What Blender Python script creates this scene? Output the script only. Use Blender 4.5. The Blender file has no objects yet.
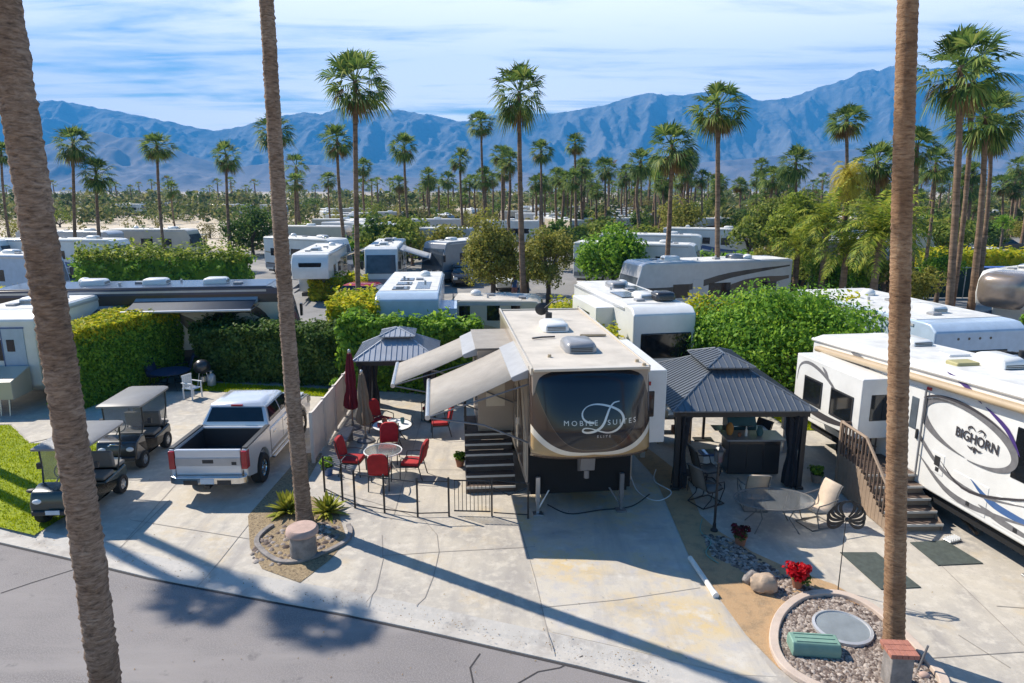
import bpy, math, random
import numpy as np
from mathutils import Vector, Matrix, Euler
random.seed(7); rng = np.random.default_rng(7)
R = math.radians
scene = bpy.context.scene
COL = scene.collection
# ------------------------------------------------------------------ camera
CAM_H, FPX, HOR = 7.8, 683.0, 190.0
PITCH = math.atan((341.5-HOR)/FPX)
cd = bpy.data.cameras.new('camera'); cam = bpy.data.objects.new('camera', cd); COL.objects.link(cam)
cam.location = (0, 0, CAM_H); cam.rotation_euler = (R(90)-PITCH, 0, 0)
cd.lens = 24.0; cd.sensor_width = 36*1024/1024.5; cd.clip_start = .1; cd.clip_end = 40000
scene.camera = cam
# ------------------------------------------------------------------ sky, sun, exposure
SUN_EL, SHX, SHY = R(45), .853, -.522            # shadows fall towards (SHX, SHY)
world = bpy.data.worlds.new('World'); scene.world = world; world.use_nodes = True
def build_world():
    nt = world.node_tree; N = nt.nodes; Lk = nt.links; N.clear()
    out = N.new('ShaderNodeOutputWorld'); bg = N.new('ShaderNodeBackground'); bg.inputs['Strength'].default_value = .06
    sky = N.new('ShaderNodeTexSky'); sky.sky_type = 'NISHITA'; sky.sun_disc = False
    sky.sun_elevation = SUN_EL; sky.sun_rotation = math.atan2(-SHX, -SHY)
    sky.altitude = 100; sky.air_density = 1.0; sky.dust_density = .35; sky.ozone_density = 2.2
    tc = N.new('ShaderNodeTexCoord'); sep = N.new('ShaderNodeSeparateXYZ'); Lk.new(tc.outputs['Generated'], sep.inputs[0])
    def M(op, a, b=None):
        n = N.new('ShaderNodeMath'); n.operation = op
        for i, v in enumerate((a, b)):
            if v is None: continue
            if isinstance(v, (int, float)): n.inputs[i].default_value = v
            else: Lk.new(v, n.inputs[i])
        return n.outputs[0]
    zz = M('ADD', M('MAXIMUM', sep.outputs[2], 0.0), .055)
    cx = M('DIVIDE', sep.outputs[0], zz); cy = M('DIVIDE', sep.outputs[1], zz)
    cmb = N.new('ShaderNodeCombineXYZ'); Lk.new(cx, cmb.inputs[0]); Lk.new(cy, cmb.inputs[1])
    def cloud(scale, rot, stretch, det, dist):
        mp = N.new('ShaderNodeMapping'); mp.inputs['Rotation'].default_value = (0, 0, R(rot)); mp.inputs['Scale'].default_value = (1, stretch, 1)
        Lk.new(cmb.outputs[0], mp.inputs[0])
        n = N.new('ShaderNodeTexNoise'); n.inputs['Scale'].default_value = scale; n.inputs['Detail'].default_value = det
        n.inputs['Roughness'].default_value = .58; n.inputs['Distortion'].default_value = dist; Lk.new(mp.outputs[0], n.inputs['Vector'])
        return n.outputs[0]
    a = cloud(.21, 8, 1.9, 8, .5); b = cloud(.75, -6, 3.2, 9, .9)
    s = M('ADD', M('MULTIPLY', a, .68), M('MULTIPLY', b, .32))
    mr = N.new('ShaderNodeMapRange'); mr.interpolation_type = 'SMOOTHSTEP'
    mr.inputs['From Min'].default_value = .37; mr.inputs['From Max'].default_value = .53; mr.inputs['To Max'].default_value = .95; Lk.new(s, mr.inputs['Value'])
    clear = N.new('ShaderNodeMapRange'); clear.inputs['From Min'].default_value = .30; clear.inputs['From Max'].default_value = .55; clear.inputs['To Min'].default_value = 1; clear.inputs['To Max'].default_value = 0; Lk.new(sep.outputs[2], clear.inputs['Value'])
    back = N.new('ShaderNodeMapRange'); back.inputs['From Min'].default_value = -.3; back.inputs['From Max'].default_value = .2; Lk.new(sep.outputs[1], back.inputs['Value'])   # the far side of the sky is clear
    mx = N.new('ShaderNodeMix'); mx.data_type = 'RGBA'; Lk.new(M('MULTIPLY', M('MULTIPLY', mr.outputs[0], clear.outputs[0]), back.outputs[0]), mx.inputs['Factor'])
    sat = N.new('ShaderNodeHueSaturation'); sat.inputs['Saturation'].default_value = 1.35; sat.inputs['Value'].default_value = 1.5
    Lk.new(sky.outputs[0], sat.inputs['Color']); Lk.new(sat.outputs[0], mx.inputs[6]); mx.inputs[7].default_value = (19.5, 19.3, 19.5, 1)
    Lk.new(mx.outputs[2], bg.inputs['Color']); Lk.new(bg.outputs[0], out.inputs[0])
build_world()
sd = bpy.data.lights.new('sun', 'SUN'); sun = bpy.data.objects.new('sun', sd); COL.objects.link(sun)
sd.energy = 5.0; sd.angle = R(.5); sd.color = (1, .93, .82)
sun.rotation_euler = Vector((SHX*math.cos(SUN_EL), SHY*math.cos(SUN_EL), -math.sin(SUN_EL))).to_track_quat('-Z', 'Y').to_euler()
vs = scene.view_settings; vs.view_transform = 'Standard'; vs.look = 'None'; vs.exposure = 0.84; vs.gamma = 1; vs.use_curve_mapping = False
cy = scene.cycles; cy.max_bounces = 6; cy.transparent_max_bounces = 8; cy.volume_bounces = 0; cy.use_denoising = True
# ------------------------------------------------------------------ where things stand on the ground, read off the photo
_c, _s = math.cos(PITCH), math.sin(PITCH)
def ray(x, y):
    u = (x-512)/FPX; v = (341.5-y)/FPX
    return u, _c+v*_s, -_s+v*_c
def g(x, y, z=0):
    r = ray(x, y); t = (z-CAM_H)/r[2]; return (r[0]*t, r[1]*t)
def at(x, y, Y):
    r = ray(x, y); t = Y/r[1]; return Vector((r[0]*t, Y, CAM_H+r[2]*t))
def locf(ox, oy, h):
    h = R(h); return lambda X, Y: ((X-ox)*math.cos(h)+(Y-oy)*math.sin(h), -(X-ox)*math.sin(h)+(Y-oy)*math.cos(h))
# ------------------------------------------------------------------ object helpers
def tag(o, label=None, cat=None, group=None, kind=None):
    if label: o['label'] = label
    if cat: o['category'] = cat
    if group: o['group'] = group
    if kind: o['kind'] = kind
    return o
def thing(name, label, cat, loc=(0, 0, 0), rz=0, group=None):
    o = bpy.data.objects.new(name, None); COL.objects.link(o); o.empty_display_size = .2
    if len(loc) == 2: loc = (*loc, 0)
    o.location = loc; o.rotation_euler = (0, 0, R(rz)); return tag(o, label, cat, group)
def kids(o): return [c for c in bpy.data.objects if c.parent == o]
_KID = {}
def dup(root, loc, rz=0, label=None, group=None, sc=None):
    r = root.copy(); COL.objects.link(r)
    r.location = loc if len(loc) == 3 else (*loc, 0); r.rotation_euler = (0, 0, R(rz))
    if sc: r.scale = (sc, sc, sc) if isinstance(sc, (int, float)) else sc
    if label: r['label'] = label
    if group: r['group'] = group
    if root not in _KID: _KID[root] = [(c, kids(c)) for c in kids(root)]
    for ch, gs in _KID[root]:
        c = ch.copy(); COL.objects.link(c); c.parent = r
        for q in gs:
            d = q.copy(); COL.objects.link(d); d.parent = c
    return r
class MB:
    def __init__(s): s.v = []; s.f = []; s.mi = []; s.m = 0
    def add(s, vs, fs):
        b = len(s.v); s.v += [tuple(p) for p in vs]
        for f in fs: s.f.append(tuple(i+b for i in f)); s.mi.append(s.m)
        return s
    def box(s, x0, x1, y0, y1, z0, z1, rz=0, rx=0, ry=0):
        c = Vector(((x0+x1)/2, (y0+y1)/2, (z0+z1)/2)); h = Vector((abs(x1-x0)/2, abs(y1-y0)/2, abs(z1-z0)/2))
        m = Euler((R(rx), R(ry), R(rz))).to_matrix()
        vs = [c+m@Vector((h.x*a, h.y*b, h.z*d)) for d in (-1, 1) for b in (-1, 1) for a in (-1, 1)]
        return s.add(vs, [(0, 2, 3, 1), (4, 5, 7, 6), (0, 1, 5, 4), (2, 6, 7, 3), (0, 4, 6, 2), (1, 3, 7, 5)])
    def loft(s, rings, cap=True, closed=False):
        n = len(rings[0]); vs = [p for r in rings for p in r]; fs = []
        k = len(rings)
        for i in range(k if closed else k-1):
            a = i*n; b = ((i+1) % k)*n
            for j in range(n): fs.append((a+j, a+(j+1) % n, b+(j+1) % n, b+j))
        if cap and not closed: fs.append(tuple(range(n-1, -1, -1))); fs.append(tuple(range((k-1)*n, k*n)))
        return s.add(vs, fs)
    def tube(s, pts, r, n=8, cap=True, closed=False, flat=1.0):
        pts = [Vector(p) for p in pts]; k = len(pts); rs = r if isinstance(r, (list, tuple)) else [r]*k
        rings = []; up = Vector((0, 0, 1)); prev = None
        for i, p in enumerate(pts):
            if closed: t = pts[(i+1) % k]-pts[i-1]
            else: t = pts[min(i+1, k-1)]-pts[max(i-1, 0)]
            if t.length < 1e-9: t = Vector((0, 0, 1))
            t.normalize()
            if prev is None:
                a = t.cross(up if abs(t.z) < .95 else Vector((0, 1, 0))).normalized()
            else:
                a = prev-t*prev.dot(t); a = a.normalized() if a.length > 1e-6 else t.orthogonal().normalized()
            prev = a; b = t.cross(a)
            rings.append([p+a*rs[i]*math.cos(2*math.pi*j/n)+b*rs[i]*flat*math.sin(2*math.pi*j/n) for j in range(n)])
        return s.loft(rings, cap, closed)
    def cyl(s, p0, p1, r, r1=None, n=14, cap=True): return s.tube([p0, p1], [r, r if r1 is None else r1], n, cap)
    def lathe(s, prof, c=(0, 0, 0), n=16, axis='z', cap=True):
        rings = []
        for r, h in prof:
            ring = []
            for j in range(n):
                a = 2*math.pi*j/n; u, w = r*math.cos(a), r*math.sin(a)
                ring.append((c[0]+u, c[1]+w, c[2]+h) if axis == 'z' else (c[0]+h, c[1]+u, c[2]+w) if axis == 'x' else (c[0]+w, c[1]+h, c[2]+u))
            rings.append(ring)
        return s.loft(rings, cap)
    def ell(s, c, r, n=12, k=8):
        return s.lathe([(max(math.sin(math.pi*i/k), .002), -math.cos(math.pi*i/k)) for i in range(k+1)], (0, 0, 0), n).xf_last(n*(k+1), c, r)
    def xf_last(s, cnt, c, r):
        for i in range(len(s.v)-cnt, len(s.v)): p = s.v[i]; s.v[i] = (c[0]+p[0]*r[0], c[1]+p[1]*r[1], c[2]+p[2]*r[2])
        return s
    def prism(s, pts, a, b, axis='x'):
        n = len(pts)
        f = {'x': lambda p, h: (h, p[0], p[1]), 'y': lambda p, h: (p[0], h, p[1]), 'z': lambda p, h: (p[0], p[1], h)}[axis]
        vs = [f(p, a) for p in pts]+[f(p, b) for p in pts]
        fs = [tuple(range(n-1, -1, -1)), tuple(range(n, 2*n))]+[(i, (i+1) % n, n+(i+1) % n, n+i) for i in range(n)]
        return s.add(vs, fs)
    def ribbon(s, A, B):
        n = len(A); return s.add(list(A)+list(B), [(i, i+1, n+i+1, n+i) for i in range(n-1)])
    def build(s, name, mats, parent=None, smooth=0, bevel=0, bseg=2, fixn=True):
        me = bpy.data.meshes.new(name); me.from_pydata(s.v, [], s.f); 
        for m in (mats if isinstance(mats, (list, tuple)) else [mats]): me.materials.append(M[m] if isinstance(m, str) else m)
        if any(s.mi): me.polygons.foreach_set('material_index', s.mi)
        if fixn:
            import bmesh
            bm = bmesh.new(); bm.from_mesh(me); bmesh.ops.recalc_face_normals(bm, faces=bm.faces); bm.to_mesh(me); bm.free()
        if smooth:
            me.polygons.foreach_set('use_smooth', [True]*len(me.polygons)); me.set_sharp_from_angle(angle=R(smooth))
        me.update()
        o = bpy.data.objects.new(name, me); COL.objects.link(o)
        if bevel:
            b = o.modifiers.new('bevel', 'BEVEL'); b.width = bevel; b.segments = bseg; b.limit_method = 'ANGLE'; b.angle_limit = R(40)
            if not smooth: me.polygons.foreach_set('use_smooth', [True]*len(me.polygons)); b.harden_normals = True
        if parent: o.parent = parent
        return o
def npmesh(name, V, F, mats, parent=None, mi=None, smooth=False):
    """V (n,3), F (m,k) quads or tris"""
    me = bpy.data.meshes.new(name); k = F.shape[1]; m = len(F)
    me.vertices.add(len(V)); me.vertices.foreach_set('co', np.ascontiguousarray(V, np.float32).ravel())
    me.loops.add(m*k); me.loops.foreach_set('vertex_index', np.ascontiguousarray(F, np.int32).ravel())
    me.polygons.add(m); me.polygons.foreach_set('loop_start', np.arange(m, dtype=np.int32)*k); me.polygons.foreach_set('loop_total', np.full(m, k, np.int32))
    for q in (mats if isinstance(mats, (list, tuple)) else [mats]): me.materials.append(M[q])
    if mi is not None: me.polygons.foreach_set('material_index', np.asarray(mi, np.int32))
    if smooth: me.polygons.foreach_set('use_smooth', np.ones(m, bool))
    me.update(calc_edges=True); me.validate()
    o = bpy.data.objects.new(name, me); COL.objects.link(o)
    if parent: o.parent = parent
    return o
def sheet(name, pts, z, m, kind='structure', thick=0, parent=None, label=None):
    b = MB()
    if thick: b.prism(pts, z-thick, z, 'z')
    else: b.add([(p[0], p[1], z) for p in pts], [tuple(range(len(pts)))])
    o = b.build(name, m, parent); return tag(o, kind=kind) if kind else o
# ------------------------------------------------------------------ materials
M = {}
def mat(name, col, rough=.6, metal=0, var=.12, scale=3, bump=0, bscale=40, coat=0, spec=.5, col2=None, det=4, trans=0):
    m = bpy.data.materials.new(name); m.use_nodes = True; nt = m.node_tree; N = nt.nodes; L = nt.links; p = N['Principled BSDF']
    p.inputs['Roughness'].default_value = rough; p.inputs['Metallic'].default_value = metal; p.inputs['Specular IOR Level'].default_value = spec
    if coat: p.inputs['Coat Weight'].default_value = coat; p.inputs['Coat Roughness'].default_value = .08
    if trans: p.inputs['Transmission Weight'].default_value = trans
    c2 = col2 or tuple(min(1, c*(1-var)) for c in col)
    tc = N.new('ShaderNodeTexCoord'); n = N.new('ShaderNodeTexNoise'); n.inputs['Scale'].default_value = scale; n.inputs['Detail'].default_value = det; n.inputs['Roughness'].default_value = .62
    L.new(tc.outputs['Object'], n.inputs['Vector'])
    r = N.new('ShaderNodeValToRGB'); r.color_ramp.elements[0].position = .35; r.color_ramp.elements[1].position = .65
    r.color_ramp.elements[0].color = (*c2, 1); r.color_ramp.elements[1].color = (*col, 1)
    L.new(n.outputs[0], r.inputs[0]); L.new(r.outputs[0], p.inputs['Base Color'])
    if bump:
        n2 = N.new('ShaderNodeTexNoise'); n2.inputs['Scale'].default_value = bscale; n2.inputs['Detail'].default_value = 5; L.new(tc.outputs['Object'], n2.inputs['Vector'])
        b = N.new('ShaderNodeBump'); b.inputs['Strength'].default_value = bump; b.inputs['Distance'].default_value = .03; L.new(n2.outputs[0], b.inputs['Height']); L.new(b.outputs[0], p.inputs['Normal'])
    M[name] = m; return m
def foliage(name, cols, rough=.55, trans=.35):
    m = bpy.data.materials.new(name); m.use_nodes = True; nt = m.node_tree; N = nt.nodes; L = nt.links; p = N['Principled BSDF']; out = N['Material Output']
    ge = N.new('ShaderNodeNewGeometry'); r = N.new('ShaderNodeValToRGB'); cr = r.color_ramp
    while len(cr.elements) < len(cols): cr.elements.new(.5)
    for i, c in enumerate(cols): cr.elements[i].position = i/(len(cols)-1); cr.elements[i].color = (*c, 1)
    L.new(ge.outputs['Random Per Island'], r.inputs[0]); L.new(r.outputs[0], p.inputs['Base Color'])
    p.inputs['Roughness'].default_value = rough; p.inputs['Specular IOR Level'].default_value = .14
    t = N.new('ShaderNodeBsdfTranslucent'); L.new(r.outputs[0], t.inputs[0]); mx = N.new('ShaderNodeMixShader'); mx.inputs[0].default_value = trans
    L.new(p.outputs[0], mx.inputs[1]); L.new(t.outputs[0], mx.inputs[2]); L.new(mx.outputs[0], out.inputs[0]); M[name] = m
def patchy(name, layers, rough=.85, bump=0, bscale=60, vor=None):
    """layers: [(colour, scale, lo, hi, stretch)] mixed one over the other by noise; the first is the base"""
    m = bpy.data.materials.new(name); m.use_nodes = True; nt = m.node_tree; N = nt.nodes; L = nt.links; p = N['Principled BSDF']; p.inputs['Roughness'].default_value = rough
    tc = N.new('ShaderNodeTexCoord'); cur = None
    for i, (c, sc, lo, hi, st) in enumerate(layers):
        if cur is None:
            rgb = N.new('ShaderNodeRGB'); rgb.outputs[0].default_value = (*c, 1); cur = rgb.outputs[0]; continue
        mp = N.new('ShaderNodeMapping'); mp.inputs['Scale'].default_value = st; mp.inputs['Location'].default_value = (i*7.3, i*3.1, 0); L.new(tc.outputs['Object'], mp.inputs[0])
        n = N.new('ShaderNodeTexNoise'); n.inputs['Scale'].default_value = sc; n.inputs['Detail'].default_value = 6; n.inputs['Roughness'].default_value = .65; L.new(mp.outputs[0], n.inputs['Vector'])
        mr = N.new('ShaderNodeMapRange'); mr.inputs['From Min'].default_value = lo; mr.inputs['From Max'].default_value = hi; L.new(n.outputs[0], mr.inputs['Value'])
        mx = N.new('ShaderNodeMix'); mx.data_type = 'RGBA'; L.new(mr.outputs[0], mx.inputs['Factor']); L.new(cur, mx.inputs[6]); mx.inputs[7].default_value = (*c, 1); cur = mx.outputs[2]
    L.new(cur, p.inputs['Base Color'])
    if bump:
        if vor: n2 = N.new('ShaderNodeTexVoronoi'); n2.inputs['Scale'].default_value = bscale
        else: n2 = N.new('ShaderNodeTexNoise'); n2.inputs['Scale'].default_value = bscale; n2.inputs['Detail'].default_value = 6
        L.new(tc.outputs['Object'], n2.inputs['Vector'])
        b = N.new('ShaderNodeBump'); b.inputs['Strength'].default_value = bump; b.inputs['Distance'].default_value = .04; L.new(n2.outputs[0], b.inputs['Height']); L.new(b.outputs[0], p.inputs['Normal'])
    M[name] = m; return m
S1 = (1, 1, 1)
patchy('concrete', [((.48, .43, .355), 1, 0, 1, S1), ((.36, .33, .295), .30, .42, .62, S1), ((.52, .42, .28), .7, .55, .70, S1), ((.30, .275, .25), 1.3, .54, .74, (1, .4, 1)), ((.54, .49, .415), 4, .48, .68, S1), ((.33, .30, .27), .8, .52, .74, (1.8, .2, 1)), ((.33, .30, .27), 14, .58, .75, S1)], .8, .15, 45)
patchy('pad_concrete', [((.51, .46, .385), 1, 0, 1, S1), ((.55, .42, .23), .38, .46, .62, S1), ((.33, .31, .29), .8, .53, .70, (.6, 1, 1)), ((.42, .40, .39), 3, .48, .68, S1), ((.56, .52, .46), 1.7, .55, .7, S1), ((.36, .33, .30), .9, .52, .74, (1.8, .22, 1)), ((.30, .28, .26), 12, .6, .76, S1)], .8, .15, 45)
patchy('gutter', [((.46, .43, .39), 1, 0, 1, S1), ((.34, .31, .28), 1.2, .5, .66, S1), ((.52, .48, .43), 6, .5, .7, S1)], .85, .15, 40)
patchy('asphalt', [((.22, .20, .19), 1, 0, 1, S1), ((.165, .152, .148), .3, .42, .62, S1), ((.27, .247, .232), .7, .52, .68, (.25, 1, 1)), ((.15, .138, .135), 1.1, .55, .72, (.18, 1, 1)), ((.26, .235, .23), 40, .45, .6, S1), ((.12, .11, .11), 2.2, .62, .74, S1)], .85, .25, 120)
patchy('park_paving', [((.22, .21, .20), 1, 0, 1, S1), ((.33, .30, .26), .12, .5, .6, S1), ((.16, .155, .15), .5, .5, .7, S1)], .9)
patchy('desert', [((.44, .35, .25), 1, 0, 1, S1), ((.52, .43, .31), .02, .45, .6, S1), ((.25, .22, .14), .09, .56, .68, S1), ((.36, .30, .21), .4, .5, .7, S1)], .95)
patchy('granite_gravel', [((.46, .29, .15), 1, 0, 1, S1), ((.31, .21, .12), 3, .48, .62, S1), ((.48, .34, .2), 60, .5, .62, S1), ((.26, .17, .1), 90, .58, .66, S1)], .95, .5, 90)
patchy('mulch', [((.26, .19, .11), 1, 0, 1, S1), ((.36, .27, .16), 14, .45, .6, S1), ((.10, .075, .05), 22, .52, .64, S1), ((.40, .31, .19), 50, .56, .66, S1)], .95, .6, 60)
patchy('grass_base', [((.20, .25, .004), 1, 0, 1, S1), ((.28, .32, .006), 1.5, .45, .65, S1), ((.13, .18, .004), 9, .5, .7, S1)], .95)
patchy('mountain_rock', [((.135, .14, .15), 1, 0, 1, S1), ((.21, .20, .195), .0012, .45, .62, S1), ((.075, .085, .095), .005, .5, .62, S1), ((.25, .245, .24), .02, .58, .70, S1)], 1, 1.0, .011)
M['mountain_rock'].node_tree.nodes['Bump'].inputs['Distance'].default_value = 28
patchy('sand', [((.56, .47, .35), 1, 0, 1, S1), ((.48, .39, .28), .1, .5, .65, S1), ((.40, .33, .22), .5, .58, .7, S1)], .95)
patchy('foothill_rock', [((.17, .145, .14), 1, 0, 1, S1), ((.25, .21, .19), .002, .45, .62, S1), ((.10, .09, .095), .007, .5, .62, S1)], 1)
patchy('paving_brick', [((.51, .46, .385), 1, 0, 1, S1), ((.40, .36, .31), 6, .45, .6, S1)], .85, .2, 30)
def bark(name, c1, c2, c3, ring):
    m = bpy.data.materials.new(name); m.use_nodes = True; nt = m.node_tree; N = nt.nodes; L = nt.links; p = N['Principled BSDF']; p.inputs['Roughness'].default_value = .9
    tc = N.new('ShaderNodeTexCoord'); mp = N.new('ShaderNodeMapping'); mp.inputs['Scale'].default_value = (ring*.28, ring*.28, ring); L.new(tc.outputs['Object'], mp.inputs[0])
    n = N.new('ShaderNodeTexNoise'); n.inputs['Scale'].default_value = 1.0; n.inputs['Detail'].default_value = 6; n.inputs['Roughness'].default_value = .7; n.inputs['Distortion'].default_value = .4; L.new(mp.outputs[0], n.inputs['Vector'])
    r = N.new('ShaderNodeValToRGB'); cr = r.color_ramp; cr.elements.new(.5)
    for e, pos, c in zip(cr.elements, (.33, .5, .68), (c1, c2, c3)): e.position = pos; e.color = (*c, 1)
    n2 = N.new('ShaderNodeTexNoise'); n2.inputs['Scale'].default_value = 1.1; n2.inputs['Detail'].default_value = 3; L.new(tc.outputs['Object'], n2.inputs['Vector'])
    mx = N.new('ShaderNodeMix'); mx.data_type = 'RGBA'; mx.blend_type = 'MULTIPLY'; mx.inputs['Factor'].default_value = .8; L.new(n.outputs[0], r.inputs[0]); L.new(r.outputs[0], mx.inputs[6])
    r2 = N.new('ShaderNodeValToRGB'); r2.color_ramp.elements[0].position = .35; r2.color_ramp.elements[0].color = (.6, .52, .45, 1); r2.color_ramp.elements[1].position = .65; L.new(n2.outputs[0], r2.inputs[0]); L.new(r2.outputs[0], mx.inputs[7])
    L.new(mx.outputs[2], p.inputs['Base Color'])
    b = N.new('ShaderNodeBump'); b.inputs['Strength'].default_value = .9; b.inputs['Distance'].default_value = .03; L.new(n.outputs[0], b.inputs['Height']); L.new(b.outputs[0], p.inputs['Normal']); M[name] = m
bark('palm_bark', (.11, .075, .052), (.30, .215, .155), (.46, .36, .275), 26)
bark('palm_bark_smooth', (.17, .095, .052), (.36, .215, .12), (.48, .32, .19), 24)
bark('palm_bark_far', (.10, .065, .04), (.22, .145, .095), (.31, .21, .135), 7)
bark('tree_bark', (.06, .045, .035), (.14, .105, .08), (.22, .17, .13), 3)
foliage('palm_leaf', [(0.032, 0.070, 0.022), (0.072, 0.138, 0.035), (0.145, 0.217, 0.046), (0.304, 0.334, 0.087)], trans=0.45)
foliage('palm_dead', [(.16, .10, .045), (.26, .17, .075), (.34, .24, .11)], trans=.2)
foliage('palm_yellow', [(.38, .31, .03), (.50, .42, .05), (.30, .28, .04)], trans=.3)
foliage('queen_leaf', [(.10, .16, .02), (.22, .30, .03), (.40, .40, .05), (.06, .11, .02)])
foliage('hedge_leaf', [(0.070, 0.158, 0.026), (0.140, 0.280, 0.035), (0.228, 0.403, 0.038), (0.350, 0.507, 0.052)], trans=0.45)
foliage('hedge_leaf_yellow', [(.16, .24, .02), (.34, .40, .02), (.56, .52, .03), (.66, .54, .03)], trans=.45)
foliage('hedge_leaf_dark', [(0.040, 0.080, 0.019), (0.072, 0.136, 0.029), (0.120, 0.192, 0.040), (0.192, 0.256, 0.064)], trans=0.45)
foliage('tree_leaf', [(0.075, 0.120, 0.022), (0.150, 0.210, 0.033), (0.240, 0.285, 0.045), (0.345, 0.360, 0.075)], trans=0.45)
foliage('olive_leaf', [(0.143, 0.156, 0.026), (0.260, 0.260, 0.046), (0.390, 0.351, 0.078), (0.169, 0.195, 0.046)], trans=0.45)
foliage('far_leaf', [(0.045, 0.075, 0.022), (0.090, 0.128, 0.038), (0.165, 0.180, 0.053), (0.270, 0.240, 0.090)], trans=0.45)
foliage('far_leaf_olive', [(0.169, 0.156, 0.052), (0.273, 0.234, 0.091), (0.104, 0.117, 0.039)], trans=0.45)
foliage('agave_leaf', [(.24, .28, .03), (.42, .40, .06), (.15, .20, .03)])
foliage('ficus_leaf', [(0.068, 0.115, 0.016), (0.162, 0.230, 0.027), (0.284, 0.351, 0.041), (0.446, 0.459, 0.095)], trans=0.45)
foliage('grass_blade', [(0.216, 0.284, 0.003), (0.365, 0.419, 0.004), (0.513, 0.540, 0.008)], trans=0.45)
foliage('poinsettia_red', [(.45, .006, .012), (.60, .01, .02), (.32, .004, .01)], trans=.2)
foliage('maroon_flower', [(.10, .01, .02), (.17, .015, .03), (.04, .06, .02)], trans=.2)
foliage('pebble', [(.08, .06, .052), (.17, .13, .11), (.29, .24, .205), (.44, .38, .33), (.12, .085, .07)], rough=.8, trans=0)
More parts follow.
